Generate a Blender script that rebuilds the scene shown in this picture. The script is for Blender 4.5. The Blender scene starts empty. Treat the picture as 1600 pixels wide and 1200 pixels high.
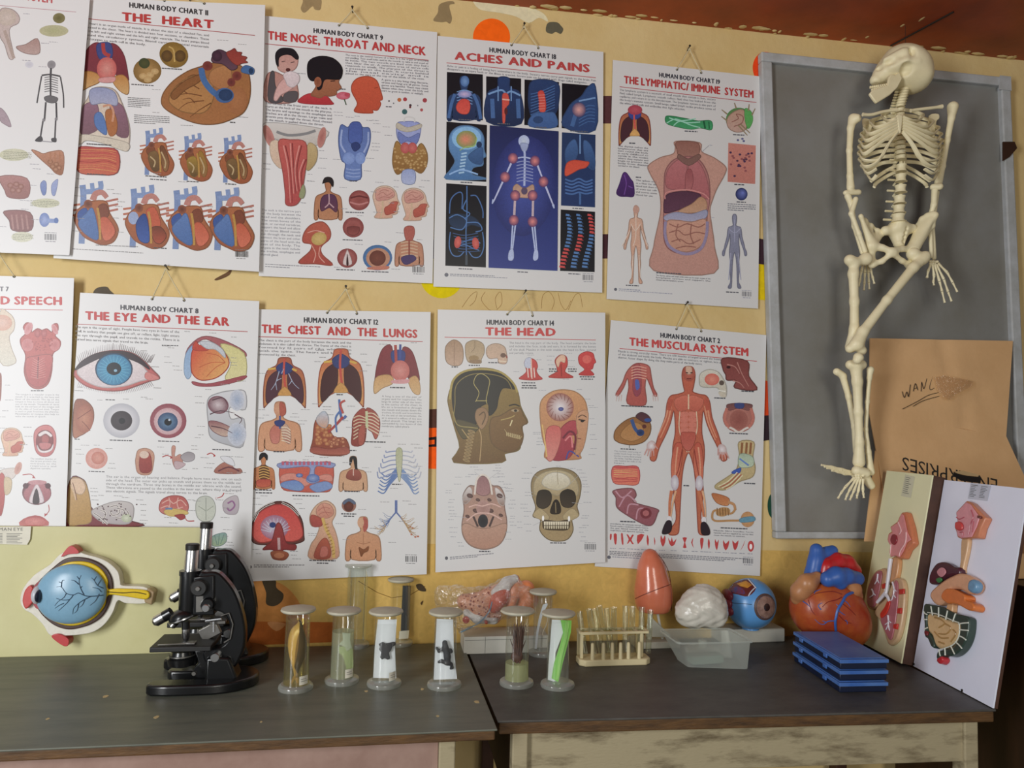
import bpy, math, random
import numpy as np
from math import sin, cos, radians, pi, hypot, atan2
from mathutils import Vector, Matrix, noise
from mathutils.geometry import tessellate_polygon

random.seed(7)
C = bpy.context.scene.collection
SC = bpy.context.scene

# ------------------------------------------------------------------ camera
F = 1200.0                                   # focal length in pixels of the 1600 px frame
YAW, PITCH, ROLL = radians(9.0), radians(3.3), radians(1.13)
ZC, DIST = 1.38, 2.26
_f = np.array([sin(YAW)*cos(PITCH), cos(YAW)*cos(PITCH), sin(PITCH)])
_r = np.array([cos(YAW), -sin(YAW), 0.0])
_u = np.cross(_r, _f)
_R = np.array([cos(ROLL)*_r + sin(ROLL)*_u, -sin(ROLL)*_r + cos(ROLL)*_u, _f])
_C = np.array([0.0, -DIST, ZC])
cam = bpy.data.cameras.new('camera')
cam.sensor_width = 36.0
cam.lens = 36.0*F/1600.0
cam.clip_start = 0.05
camo = bpy.data.objects.new('camera', cam)
m = Matrix.Identity(4)
for i in range(3):
    m[i][0], m[i][1], m[i][2], m[i][3] = _R[0][i], _R[1][i], -_R[2][i], _C[i]
camo.matrix_world = m
C.objects.link(camo)
SC.camera = camo

# ------------------------------------------------------------------ light
SC.view_settings.view_transform = 'Standard'
SC.view_settings.look = 'None'
SC.view_settings.exposure = 0.0
SC.view_settings.gamma = 1.0
SC.view_settings.use_curve_mapping = False
wd = bpy.data.worlds.new('room_air')
SC.world = wd
wd.use_nodes = True
wd.node_tree.nodes['Background'].inputs[0].default_value = (0.80, 0.84, 0.90, 1)
wd.node_tree.nodes['Background'].inputs[1].default_value = 0.15


def area(name, loc, target, sx, sy, power, col):
    l = bpy.data.lights.new(name, 'AREA')
    l.shape = 'RECTANGLE'
    l.size, l.size_y = sx, sy
    l.energy = power
    l.color = col
    o = bpy.data.objects.new(name, l)
    o.location = loc
    o.rotation_euler = (Vector(target)-Vector(loc)).to_track_quat('-Z', 'Y').to_euler()
    C.objects.link(o)
    return o


area('window_daylight', (-2.35, -2.85, 1.62), (0.3, 0.0, 1.4), 0.75, 1.9, 88, (0.97, 0.985, 1.0))
area('added_rear_fill', (0.6, -4.8, 1.7), (0.5, 0.0, 1.5), 1.1, 1.9, 53, (1.0, 0.95, 0.85))  # fill lamp added behind the camera to even out brightness towards the right


# ------------------------------------------------------------------ pixel helpers: a pixel of the photo met with a real plane of the room
def ray(x, y):
    return np.array([(x-800)/F, -(y-600)/F, 1.0]) @ _R


def W(x, y, Y):                              # on the vertical plane y = Y (parallel to the back wall)
    d = ray(x, y)
    t = (Y-_C[1])/d[1]
    return _C + t*d


def G(x, y, Z):                              # on the horizontal plane z = Z
    d = ray(x, y)
    t = (Z-_C[2])/d[2]
    return _C + t*d


TOP = 0.76                                   # table top height


# ------------------------------------------------------------------ colours
def s2l(c):
    return c/12.92 if c <= 0.04045 else ((c+0.055)/1.055)**2.4


def hx(h):
    return tuple(s2l(int(h[i:i+2], 16)/255) for i in (0, 2, 4))


# ------------------------------------------------------------------ materials
def mat(name, col, rough=0.5, metal=0.0, var=0.0, vscale=12.0, col2=None, bump=0.0, bscale=60.0, spec=0.5,
        coat=0.0, sss=0.0, stretch=None, thr=None):
    m = bpy.data.materials.new(name)
    m.use_nodes = True
    nt = m.node_tree
    b = nt.nodes['Principled BSDF']
    c = hx(col) if isinstance(col, str) else col
    b.inputs['Base Color'].default_value = (*c, 1)
    b.inputs['Roughness'].default_value = rough
    b.inputs['Metallic'].default_value = metal
    b.inputs['Specular IOR Level'].default_value = spec
    b.inputs['Coat Weight'].default_value = coat
    b.inputs['Coat Roughness'].default_value = 0.08
    if sss:
        b.inputs['Subsurface Weight'].default_value = sss
        b.inputs['Subsurface Radius'].default_value = (0.01, 0.006, 0.004)
    tc = nt.nodes.new('ShaderNodeTexCoord')
    vec = tc.outputs['Object']
    if stretch:
        mp = nt.nodes.new('ShaderNodeMapping')
        mp.inputs['Scale'].default_value = stretch
        nt.links.new(vec, mp.inputs['Vector'])
        vec = mp.outputs['Vector']
    n = nt.nodes.new('ShaderNodeTexNoise')
    n.inputs['Scale'].default_value = vscale
    n.inputs['Detail'].default_value = 6
    n.inputs['Roughness'].default_value = 0.65
    nt.links.new(vec, n.inputs['Vector'])
    r = nt.nodes.new('ShaderNodeValToRGB')
    lo, hi = thr or (0.3, 0.7)
    r.color_ramp.elements[0].position = lo
    r.color_ramp.elements[1].position = hi
    c2 = hx(col2) if col2 else tuple(min(1, v*(1+var)) for v in c)
    c1 = c if col2 else tuple(v*(1-var) for v in c)
    r.color_ramp.elements[0].color = (*c1, 1)
    r.color_ramp.elements[1].color = (*c2, 1)
    nt.links.new(n.outputs['Fac'], r.inputs['Fac'])
    nt.links.new(r.outputs['Color'], b.inputs['Base Color'])
    if bump:
        n2 = nt.nodes.new('ShaderNodeTexNoise')
        n2.inputs['Scale'].default_value = bscale
        n2.inputs['Detail'].default_value = 5
        nt.links.new(vec, n2.inputs['Vector'])
        bp = nt.nodes.new('ShaderNodeBump')
        bp.inputs['Strength'].default_value = bump
        bp.inputs['Distance'].default_value = 0.004
        nt.links.new(n2.outputs['Fac'], bp.inputs['Height'])
        nt.links.new(bp.outputs['Normal'], b.inputs['Normal'])
    return m


def print_mat(name, rough=0.3, tex=0.22, scale=170.0, spec=0.4, bump=0.0):
    """colours come from the mesh's own colour attribute (printed or hand-painted areas), mottled by noise."""
    m = bpy.data.materials.new(name)
    m.use_nodes = True
    nt = m.node_tree
    b = nt.nodes['Principled BSDF']
    b.inputs['Roughness'].default_value = rough
    b.inputs['Specular IOR Level'].default_value = spec
    at = nt.nodes.new('ShaderNodeAttribute')
    at.attribute_name = 'Col'
    tc = nt.nodes.new('ShaderNodeTexCoord')
    n = nt.nodes.new('ShaderNodeTexNoise')
    n.inputs['Scale'].default_value = scale
    n.inputs['Detail'].default_value = 4
    n.inputs['Distortion'].default_value = 1.2
    nt.links.new(tc.outputs['Object'], n.inputs['Vector'])
    mr = nt.nodes.new('ShaderNodeMapRange')
    mr.inputs['From Min'].default_value = 0.3
    mr.inputs['From Max'].default_value = 0.7
    mr.inputs['To Min'].default_value = 1-tex*1.5
    mr.inputs['To Max'].default_value = 1+tex
    nt.links.new(n.outputs['Fac'], mr.inputs['Value'])
    mu = nt.nodes.new('ShaderNodeMix')
    mu.data_type = 'RGBA'
    mu.blend_type = 'MULTIPLY'
    nt.links.new(at.outputs['Alpha'], mu.inputs['Factor'])
    nt.links.new(at.outputs['Color'], mu.inputs[6])
    nt.links.new(mr.outputs['Result'], mu.inputs[7])
    nt.links.new(mu.outputs[2], b.inputs['Base Color'])
    if bump:
        bp = nt.nodes.new('ShaderNodeBump')
        bp.inputs['Strength'].default_value = bump
        bp.inputs['Distance'].default_value = 0.003
        nt.links.new(n.outputs['Fac'], bp.inputs['Height'])
        nt.links.new(bp.outputs['Normal'], b.inputs['Normal'])
    return m


def glass_mat(name, tint='ffffff', gloss=0.05, edge=0.35, haze=0.0, hazecol='ffffff', base=0.04, bump=0.0, bscale=30):
    """thin clear wall: lets light straight through, mirrors at glancing angles, optional milky haze."""
    m = bpy.data.materials.new(name)
    m.use_nodes = True
    nt = m.node_tree
    nt.nodes.remove(nt.nodes['Principled BSDF'])
    out = nt.nodes['Material Output']
    tr = nt.nodes.new('ShaderNodeBsdfTransparent')
    tr.inputs[0].default_value = (*hx(tint), 1)
    gl = nt.nodes.new('ShaderNodeBsdfGlossy')
    gl.inputs['Roughness'].default_value = gloss
    gl.inputs['Color'].default_value = (0.95, 0.97, 0.96, 1)
    lw = nt.nodes.new('ShaderNodeLayerWeight')
    lw.inputs['Blend'].default_value = 0.25
    ma = nt.nodes.new('ShaderNodeMath')
    ma.operation = 'MULTIPLY_ADD'
    ma.inputs[1].default_value = edge
    ma.inputs[2].default_value = base
    nt.links.new(lw.outputs['Facing'], ma.inputs[0])
    mx = nt.nodes.new('ShaderNodeMixShader')
    nt.links.new(ma.outputs[0], mx.inputs[0])
    nt.links.new(tr.outputs[0], mx.inputs[1])
    nt.links.new(gl.outputs[0], mx.inputs[2])
    last = mx
    if haze:
        df = nt.nodes.new('ShaderNodeBsdfDiffuse')
        df.inputs[0].default_value = (*hx(hazecol), 1)
        tl = nt.nodes.new('ShaderNodeBsdfTranslucent')
        tl.inputs[0].default_value = (*hx(hazecol), 1)
        md = nt.nodes.new('ShaderNodeMixShader')
        md.inputs[0].default_value = 0.45
        nt.links.new(df.outputs[0], md.inputs[1])
        nt.links.new(tl.outputs[0], md.inputs[2])
        m2 = nt.nodes.new('ShaderNodeMixShader')
        m2.inputs[0].default_value = haze
        nt.links.new(mx.outputs[0], m2.inputs[1])
        nt.links.new(md.outputs[0], m2.inputs[2])
        last = m2
    if bump:
        tc = nt.nodes.new('ShaderNodeTexCoord')
        vo = nt.nodes.new('ShaderNodeTexNoise')
        vo.inputs['Scale'].default_value = bscale
        vo.inputs['Detail'].default_value = 3
        vo.inputs['Distortion'].default_value = 2.0
        nt.links.new(tc.outputs['Object'], vo.inputs['Vector'])
        bp = nt.nodes.new('ShaderNodeBump')
        bp.inputs['Strength'].default_value = bump
        bp.inputs['Distance'].default_value = 0.02
        nt.links.new(vo.outputs['Fac'], bp.inputs['Height'])
        nt.links.new(bp.outputs['Normal'], gl.inputs['Normal'])
        nt.links.new(bp.outputs['Normal'], lw.inputs['Normal'])
    nt.links.new(last.outputs[0], out.inputs['Surface'])
    return m


# ------------------------------------------------------------------ objects
ORIG = {}


def tag(o, label=None, cat=None, group=None, kind=None):
    if label:
        o['label'] = label
    if cat:
        o['category'] = cat
    if group:
        o['group'] = group
    if kind:
        o['kind'] = kind
    return o


def thing(name, label, cat, loc, group=None):
    o = bpy.data.objects.new(name, None)
    o.empty_display_size = 0.05
    o.location = tuple(float(v) for v in loc)
    C.objects.link(o)
    ORIG[o.name] = np.array(loc, float)
    return tag(o, label, cat, group)


def dup(root, loc, label=None):
    r = root.copy()
    C.objects.link(r)
    r.location = tuple(float(v) for v in loc)
    ORIG[r.name] = np.array(loc, float)
    if label:
        r['label'] = label
    for ch in list(root.children):
        c = ch.copy()
        C.objects.link(c)
        c.parent = r
        for g in ch.children:
            d = g.copy()
            C.objects.link(d)
            d.parent = c
    return r


class MB:
    """collects geometry in world coordinates; build() links it as one mesh object."""

    def __init__(s):
        s.v, s.f, s.m, s.c = [], [], [], []

    def add(s, vs, fs, mi=0, col=None):
        o = len(s.v)
        s.v += [tuple(float(q) for q in p) for p in vs]
        s.f += [[int(i)+o for i in f] for f in fs]
        s.m += [mi]*len(fs)
        s.c += [col]*len(fs)
        return s

    def box(s, c, size, rot=None, mi=0, col=None, taper=1.0):
        x, y, z = (q/2 for q in size)
        vs = []
        for k, t in ((-1, taper), (1, 1.0)):
            for a, b in ((-1, -1), (1, -1), (1, 1), (-1, 1)):
                p = Vector((a*x*t, b*y*t, k*z))
                if rot:
                    p = rot @ p
                vs.append(np.array(p)+np.array(c))
        return s.add(vs, [(3, 2, 1, 0), (4, 5, 6, 7), (0, 1, 5, 4), (1, 2, 6, 5), (2, 3, 7, 6), (3, 0, 4, 7)], mi, col)

    def tube(s, pts, r, n=8, mi=0, col=None, flat=1.0, up=(0, 0, 1)):
        P = [np.array(p, float) for p in pts]
        if not hasattr(r, '__len__'):
            r = [r]*len(P)
        vs, fs = [], []
        prev = None
        for i, p in enumerate(P):
            d = P[min(i+1, len(P)-1)]-P[max(i-1, 0)]
            d = d/(np.linalg.norm(d)+1e-12)
            if prev is None:
                a = np.array(up, float)
                if abs(d @ a) > 0.9:
                    a = np.array([1.0, 0, 0])
            else:
                a = prev
            a = a-d*(a @ d)
            a /= np.linalg.norm(a)+1e-12
            prev = a
            b = np.cross(d, a)
            for k in range(n):
                t = 2*pi*k/n
                vs.append(p+r[i]*(cos(t)*a+flat*sin(t)*b))
        for i in range(len(P)-1):
            for k in range(n):
                k2 = (k+1) % n
                fs.append((i*n+k, i*n+k2, (i+1)*n+k2, (i+1)*n+k))
        fs.append(tuple(range(n-1, -1, -1)))
        fs.append(tuple((len(P)-1)*n+k for k in range(n)))
        return s.add(vs, fs, mi, col)

    def lathe(s, prof, c, n=32, mi=0, rot=None, col=None):
        """prof: list of (radius, height); closed with discs where radius is 0."""
        vs, fs = [], []
        for (r, z) in prof:
            for k in range(n):
                t = 2*pi*k/n
                p = Vector((r*cos(t), r*sin(t), z))
                if rot:
                    p = rot @ p
                vs.append(np.array(p)+np.array(c))
        for i in range(len(prof)-1):
            for k in range(n):
                k2 = (k+1) % n
                fs.append((i*n+k, i*n+k2, (i+1)*n+k2, (i+1)*n+k))
        fs.append(tuple(range(n-1, -1, -1)))
        fs.append(tuple((len(prof)-1)*n+k for k in range(n)))
        return s.add(vs, fs, mi, col)

    def prism(s, pts, d, mi=0, col=None, side=None, sidecol=None):
        n = len(pts)
        P = [np.array(p, float) for p in pts]
        d = np.array(d, float)
        # orient so that the cap at +d faces d
        nrm = np.zeros(3)
        for i in range(n):
            nrm += np.cross(P[i]-P[0], P[(i+1) % n]-P[0])
        if nrm @ d < 0:
            P = P[::-1]
        vs = P+[p+d for p in P]
        s.add(vs, [tuple(range(n-1, -1, -1)), tuple(range(n, 2*n))], mi, col)
        o = len(s.v)-2*n
        for i in range(n):
            j = (i+1) % n
            s.f.append([o+i, o+j, o+n+j, o+n+i])
            s.m.append(mi if side is None else side)
            s.c.append(col if sidecol is None else sidecol)
        return s

    def ell(s, c, r, rot=None, n=24, m=14, mi=0, col=None):
        vs, fs = [], []
        for i in range(m+1):
            ph = pi*i/m
            for k in range(n):
                t = 2*pi*k/n
                p = Vector((r[0]*sin(ph)*cos(t), r[1]*sin(ph)*sin(t), r[2]*cos(ph)))
                if rot:
                    p = rot @ p
                vs.append(np.array(p)+np.array(c))
        for i in range(m):
            for k in range(n):
                k2 = (k+1) % n
                fs.append((i*n+k, (i+1)*n+k, (i+1)*n+k2, i*n+k2))
        return s.add(vs, fs, mi, col)

    def build(s, name, mats, parent=None, smooth=True, bevel=0.0, angle=38, seg=2, merge=True):
        me = bpy.data.meshes.new(name)
        V = np.array(s.v, float)
        if parent is not None:
            root = parent
            while root.parent:
                root = root.parent
            o0 = ORIG[root.name]
        else:
            o0 = np.array([(V[:, 0].min()+V[:, 0].max())/2, (V[:, 1].min()+V[:, 1].max())/2, V[:, 2].min()])
        me.from_pydata((V-o0).tolist(), [], s.f)
        if not isinstance(mats, (list, tuple)):
            mats = [mats]
        for q in mats:
            me.materials.append(q)
        me.polygons.foreach_set('material_index', s.m)
        if any(c is not None for c in s.c):
            at = me.color_attributes.new('Col', 'FLOAT_COLOR', 'CORNER')
            buf = []
            for f, c in zip(s.f, s.c):
                if c is None:
                    c = (0.8, 0.8, 0.8, 0)
                if isinstance(c, list):              # one colour per corner
                    for q in c:
                        buf += q
                else:
                    buf += list(c)*len(f)
            at.data.foreach_set('color', buf)
        if smooth:
            me.polygons.foreach_set('use_smooth', [True]*len(me.polygons))
            me.set_sharp_from_angle(angle=radians(angle))
        me.update()
        o = bpy.data.objects.new(name, me)
        C.objects.link(o)
        if parent is not None:
            o.parent = parent
        else:
            o.location = tuple(o0)
            ORIG[o.name] = o0
        if bevel:
            b = o.modifiers.new('bevel', 'BEVEL')
            b.width = bevel
            b.segments = seg
            b.limit_method = 'ANGLE'
            b.angle_limit = radians(40)
            b.harden_normals = False
        return o


def pts2(t):
    return [tuple(float(q) for q in p.split(',')) for p in t.split()]


def catmull(P, n=6, closed=True):
    P = [np.array(p, float) for p in P]
    L = len(P)
    out = []
    for i in range(L if closed else L-1):
        if closed:
            a, b, c, d = P[i-1], P[i], P[(i+1) % L], P[(i+2) % L]
        else:
            a, b, c, d = P[max(i-1, 0)], P[i], P[i+1], P[min(i+2, L-1)]
        for k in range(n):
            t = k/n
            out.append(0.5*((2*b)+(c-a)*t+(2*a-5*b+4*c-d)*t*t+(3*b-a-3*c+d)*t**3))
    if not closed:
        out.append(P[-1])
    return out


class Px:
    """reads points off a zoomed crop of the photograph: crop origin and scale."""

    def __init__(s, x0, y0, k):
        s.x0, s.y0, s.k = x0, y0, k

    def __call__(s, x, y):
        return s.x0+x/s.k, s.y0+y/s.k

    def w(s, x, y, Y):
        return W(*s(x, y), Y)

    def path(s, t, Y, smooth=4, closed=False):
        P = pts2(t) if isinstance(t, str) else t
        if smooth:
            P = catmull(P, smooth, closed)
        return [s.w(p[0], p[1], Y) for p in P]


# ------------------------------------------------------------------ organic shapes: distance fields meshed by surface nets
def snet(fn, lo, hi, h):
    lo = np.array(lo, float)
    n = (np.ceil((np.array(hi)-lo)/h)+1).astype(int)
    X = np.stack(np.meshgrid(*[lo[i]+h*np.arange(n[i]) for i in range(3)], indexing='ij'), -1)
    d = fn(X)
    s = d < 0
    cn = n-1
    acc = np.zeros((*cn, 3))
    cnt = np.zeros(tuple(cn))

    def sl(o):
        return tuple(slice(o[i], o[i]+cn[i]) for i in range(3))
    for a in range(3):
        b, c = [q for q in range(3) if q != a]
        for i in (0, 1):
            for j in (0, 1):
                o = [0, 0, 0]
                o[b], o[c] = i, j
                o2 = list(o)
                o2[a] = 1
                d0, d1 = d[sl(o)], d[sl(o2)]
                mk = (d0 < 0) != (d1 < 0)
                t = np.where(mk, d0/np.where(mk, d0-d1, 1), 0)
                for q in range(3):
                    acc[..., q] += np.where(mk, (t if q == a else o[q]), 0)
                cnt += mk
    mk = cnt > 0
    idx = -np.ones(tuple(cn), int)
    idx[mk] = np.arange(mk.sum())
    V = lo+h*(np.argwhere(mk)+acc[mk]/cnt[mk][:, None])
    Fs = []
    for a in range(3):
        b, c = (a+1) % 3, (a+2) % 3
        sa = np.take(s, range(0, n[a]-1), a)
        sb = np.take(s, range(1, n[a]), a)
        for e in np.argwhere(sa != sb):
            if e[b] < 1 or e[c] < 1 or e[b] > cn[b]-1 or e[c] > cn[c]-1:
                continue
            q = []
            for i, j in ((-1, -1), (0, -1), (0, 0), (-1, 0)):
                k = e.copy()
                k[b] += i
                k[c] += j
                q.append(idx[tuple(k)])
            if min(q) < 0:
                continue
            Fs.append(q if sa[tuple(e)] else q[::-1])
    return V, Fs


def sd_ell(P, c, r, R=None):
    q = P-np.array(c)
    if R is not None:
        q = q @ R                           # columns of R are the local axes
    r = np.array(r)
    k0 = np.linalg.norm(q/r, axis=-1)
    k1 = np.linalg.norm(q/(r*r), axis=-1)
    return k0*(k0-1)/(k1+1e-9)


def sd_cap(P, a, b, ra, rb=None):
    rb = ra if rb is None else rb
    a, b = np.array(a, float), np.array(b, float)
    ab = b-a
    t = np.clip(((P-a) @ ab)/(ab @ ab+1e-12), 0, 1)
    return np.linalg.norm(P-(a+t[..., None]*ab), axis=-1)-(ra+(rb-ra)*t)


def smin(a, b, k):
    h = np.clip(0.5+0.5*(b-a)/k, 0, 1)
    return b+(a-b)*h-k*h*(1-h)


def ssub(a, b, k):
    return -smin(-a, b, k)


def march(fn, x, y, t0=1.2, t1=3.2, n=220):
    """where the sight line of a pixel meets a distance field (for veins painted on a surface)."""
    d = ray(x, y)
    d = d/np.linalg.norm(d)
    T = np.linspace(t0, t1, n)
    v = fn(_C+T[:, None]*d)
    k = np.argmax(v < 0)
    if v[k] >= 0:
        k = int(np.argmin(v))
        return _C+T[k]*d
    a, b = T[k-1], T[k]
    t = a+(b-a)*v[k-1]/(v[k-1]-v[k])
    return _C+t*d
# ------------------------------------------------------------------ lettering: every glyph is turned into a mesh once
GL = {}


def make_glyphs():
    chars = "ABCDEFGHIJKLMNOPQRSTUVWXYZabcdefghijklmnopqrstuvwxyz0123456789,.:/'-()"
    tmp = []
    for bold, off in ((0, 0.0),):
        for ch in chars:
            cu = bpy.data.curves.new('g', 'FONT')
            cu.body = ch
            cu.resolution_u = 2
            cu.offset = off
            o = bpy.data.objects.new('g', cu)
            C.objects.link(o)
            tmp.append((bold, ch, o))
    dg = bpy.context.evaluated_depsgraph_get()
    for bold, ch, o in tmp:
        me = bpy.data.meshes.new_from_object(o.evaluated_get(dg))
        V = [(v.co.x, v.co.y) for v in me.vertices]
        Fs = [tuple(p.vertices) for p in me.polygons]
        x0 = min(v[0] for v in V)
        x1 = max(v[0] for v in V)
        GL[(bold, ch)] = ([(v[0]-x0, v[1]) for v in V], Fs, x1-x0)
        bpy.data.meshes.remove(me)
    H = max(v[1] for v in GL[(0, 'H')][0])
    for k, (V, Fs, w) in list(GL.items()):
        GL[k] = ([(x/H, y/H) for x, y in V], Fs, w/H)
    for bold, ch, o in tmp:
        cu = o.data
        bpy.data.objects.remove(o)
        bpy.data.curves.remove(cu)


make_glyphs()


def layout(text, bold=0, track=0.13, space=0.42):
    V, Fs, x = [], [], 0.0
    if bold:
        track += 0.10
    for ch in text:
        if (0, ch) not in GL:
            x += space
            continue
        v, f, w = GL[(0, ch)]
        o = len(V)
        V += [(p[0]+x, p[1]) for p in v]
        Fs += [tuple(i+o for i in q) for q in f]
        x += w+track
    return V, Fs, max(x-track, 0.01)


# ------------------------------------------------------------------ printed artwork: flat ink areas lying on a sheet
FIG = pts2("0,0 .03,.01 .042,.055 .032,.12 .027,.15 .07,.165 .115,.175 .138,.22 .15,.30 .19,.40 .212,.465 .24,.50 .245,.55 .212,.555 .19,.485 .145,.40 .115,.33 .095,.26 .086,.33 .086,.40 .10,.47 .10,.55 .085,.66 .095,.74 .08,.86 .085,.92 .125,.97 .12,.995 .07,.99 .06,.94 .055,.85 .05,.76 .045,.68 .03,.58 0,.51")
FIG = FIG+[(-x, y) for x, y in FIG[-2:0:-1]]
HEADP = pts2("95,705 120,640 100,560 75,470 70,420 95,350 140,310 210,293 290,305 350,350 375,400 385,455 400,490 418,530 395,545 395,570 398,590 385,610 385,640 370,655 340,662 315,670 305,705")
HEADP = [((x-70)/412, (y-293)/412) for x, y in HEADP]
BUST = pts2("0,0 .1,.02 .13,.12 .1,.24 .08,.33 .2,.39 .42,.45 .5,.6 .52,1 .38,1 .36,.75 .33,1")
BUST = BUST+[(-x, y) for x, y in BUST[::-1][:-1]]
INK = '3c3c40'


class Art:
    def __init__(s, px, Y, white, tex=1.0):
        s.px, s.Y, s.mb, s.boxes = px, Y, MB(), []
        s.wl = hx(white)
        s.tex = tex
        s.rnd = random.Random(len(white)+int(Y*-1e4)+int(px.x0))

    def col(s, h, a=None):
        c = hx(h)
        q = [min(1.0, v/w*0.70) for v, w in zip(c, s.wl)]
        if max(q)-min(q) > 0.03 or max(q) < 0.44:
            g = sum(q)/3                      # printing inks are a little duller than the chosen colours
            q = [(v*.88+g*.12)*.84 for v in q]
        if a is None:
            a = s.tex if max(q)-min(q) > 0.06 else 0.0
        return (*q, a)

    def lev(s, P):
        x0, y0 = min(p[0] for p in P), min(p[1] for p in P)
        x1, y1 = max(p[0] for p in P), max(p[1] for p in P)
        l = 1
        for b in s.boxes:
            if b[4] >= l and b[0] < x1 and b[2] > x0 and b[1] < y1 and b[3] > y0:
                l = b[4]+1
        s.boxes.append((x0, y0, x1, y1, l))
        return s.Y-0.0008-l*0.00005

    def tri(s, V, Fs, cols):
        y = s.lev(V)
        P = [s.px.w(v[0], v[1], s.Y) for v in V]
        for p in P:
            p[1] = y
        if not isinstance(cols, list):
            s.mb.add(P, Fs, 1, cols)
            return
        o = len(s.mb.v)
        s.mb.v += [tuple(p) for p in P]
        for f in Fs:
            s.mb.f.append([i+o for i in f])
            s.mb.m.append(1)
            s.mb.c.append([cols[i] for i in f])

    def P(s, pts, col, col2=None, smooth=4, d=(0, 1), a=None):
        """filled outline; with col2 the ink runs from col to col2 along direction d."""
        pts = pts2(pts) if isinstance(pts, str) else pts
        Q = [tuple(p) for p in (catmull(pts, smooth) if smooth else pts)]
        Fs = tessellate_polygon([[Vector((p[0], p[1], 0)) for p in Q]])
        # front faces look to -y
        G2 = []
        for f in Fs:
            (x1, y1), (x2, y2), (x3, y3) = (Q[i] for i in f)
            G2.append(f if (x2-x1)*(y3-y1)-(x3-x1)*(y2-y1) < 0 else f[::-1])
        if col2 is None:
            s.tri(Q, G2, s.col(col, a))
        else:
            t = [p[0]*d[0]+p[1]*d[1] for p in Q]
            lo, hi = min(t), max(t)
            A, B = s.col(col, a), s.col(col2, a)
            s.tri(Q, G2, [tuple(A[k]+(B[k]-A[k])*(v-lo)/(hi-lo+1e-9) for k in range(4)) for v in t])
        dim = min(max(p[0] for p in Q)-min(p[0] for p in Q), max(p[1] for p in Q)-min(p[1] for p in Q))
        if smooth > 2 and dim > 24 and a is None:        # printed contour, a little darker than the area
            d_ = ''.join('%02x' % int(int(col[i:i+2], 16)*.80) for i in (0, 2, 4))
            s.L(Q+Q[:1], min(4.5, 1.2+dim*.022), d_, smooth=0)
        return s

    def E(s, cx, cy, rx, ry, col, col2=None, rot=0, off=(0, 0), n=26, a=None):
        """ellipse; col2 is the colour of its middle."""
        cr, sr = cos(radians(rot)), sin(radians(rot))
        V = []
        for k in range(n):
            t = -2*pi*k/n
            x, y = rx*cos(t), ry*sin(t)
            V.append((cx+x*cr-y*sr, cy+x*sr+y*cr))
        A = s.col(col, a)
        B = s.col(col2, a) if col2 else A
        V.append((cx+off[0], cy+off[1]))
        s.tri(V, [(k, (k+1) % n, n) for k in range(n)], [A]*n+[B])
        return s

    def L(s, pts, w, col, w2=None, smooth=4, col2=None):
        pts = pts2(pts) if isinstance(pts, str) else pts
        Q = catmull(pts, smooth, False) if smooth and len(pts) > 2 else [np.array(p, float) for p in pts]
        n = len(Q)
        V = []
        for i in range(n):
            d = Q[min(i+1, n-1)]-Q[max(i-1, 0)]
            d = d/(np.linalg.norm(d)+1e-9)
            t = i/(n-1)
            h = (w+((w if w2 is None else w2)-w)*t)/2
            nn = np.array([-d[1], d[0]])*h
            V += [tuple(Q[i]-nn), tuple(Q[i]+nn)]
        Fs = [(2*i, 2*i+1, 2*i+3, 2*i+2) for i in range(n-1)]
        A = s.col(col)
        if col2:
            B = s.col(col2)
            s.tri(V, Fs, [tuple(A[k]+(B[k]-A[k])*(i//2)/(n-1) for k in range(4)) for i in range(2*n)])
        else:
            s.tri(V, Fs, A)
        return s

    def T(s, text, x0, y0, x1, y1, h, col=INK, bold=0, space=0.42, up=(0, -1)):
        V, Fs, w = layout(text, bold, space=space)
        ux, uy = (x1-x0)/w, (y1-y0)/w
        for dx, dy in (((-.085, 0), (0, .045), (0, -.04), (.085, 0), (.04, 0), (-.04, 0)) if bold else ((0, 0),)):
            Q = [(x0+ux*(v[0]+dx)+up[0]*h*(v[1]+dy), y0+uy*(v[0]+dx)+up[1]*h*(v[1]+dy)) for v in V]
            s.tri(Q, Fs, s.col(col, 0))
        return s

    def para(s, lines, x0, y0, x1, y1, lh, h, col='707076', last=0.6, dl=0):
        """lines of small print, justified from x0 to x1; y1 is the baseline at the right end of the first line."""
        for i, t in enumerate(lines):
            k = last if i == len(lines)-1 else 1
            a = dl*i
            s.T(t, x0+a, y0+i*lh, x0+a+(x1-x0)*k, y0+i*lh+(y1-y0)*k, h, col, 0, 0.5)
        return s

    def dash(s, x, y, w, h=2.4, sl=0.06, col='8a8a8c'):
        """one line of print too small to read."""
        q = x
        V, Fs = [], []
        while q < x+w-2:
            l = min(s.rnd.uniform(6, 16), x+w-q)
            o = len(V)
            yy = y+(q-x)*sl
            V += [(q, yy), (q+l, yy+l*sl), (q+l, yy+l*sl-h), (q, yy-h)]
            Fs.append((o, o+1, o+2, o+3))
            q += l+2.5
        if Fs:
            s.tri(V, Fs, s.col(col, 0))
        return s

    def block(s, x, y, w, n, lh=8, h=3, sl=0.06, col='808084', last=0.6):
        for i in range(n):
            s.dash(x, y+i*lh, w*(last if i == n-1 else 1), h, sl, col)
        return s

    def labs(s, t, w=34, sl=0.06, n=1):
        for (x, y) in pts2(t):
            for i in range(n):
                s.dash(x, y+i*5.5, w*s.rnd.uniform(0.6, 1.1), 2.2, sl, '9a9a9c')
        return s

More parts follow.
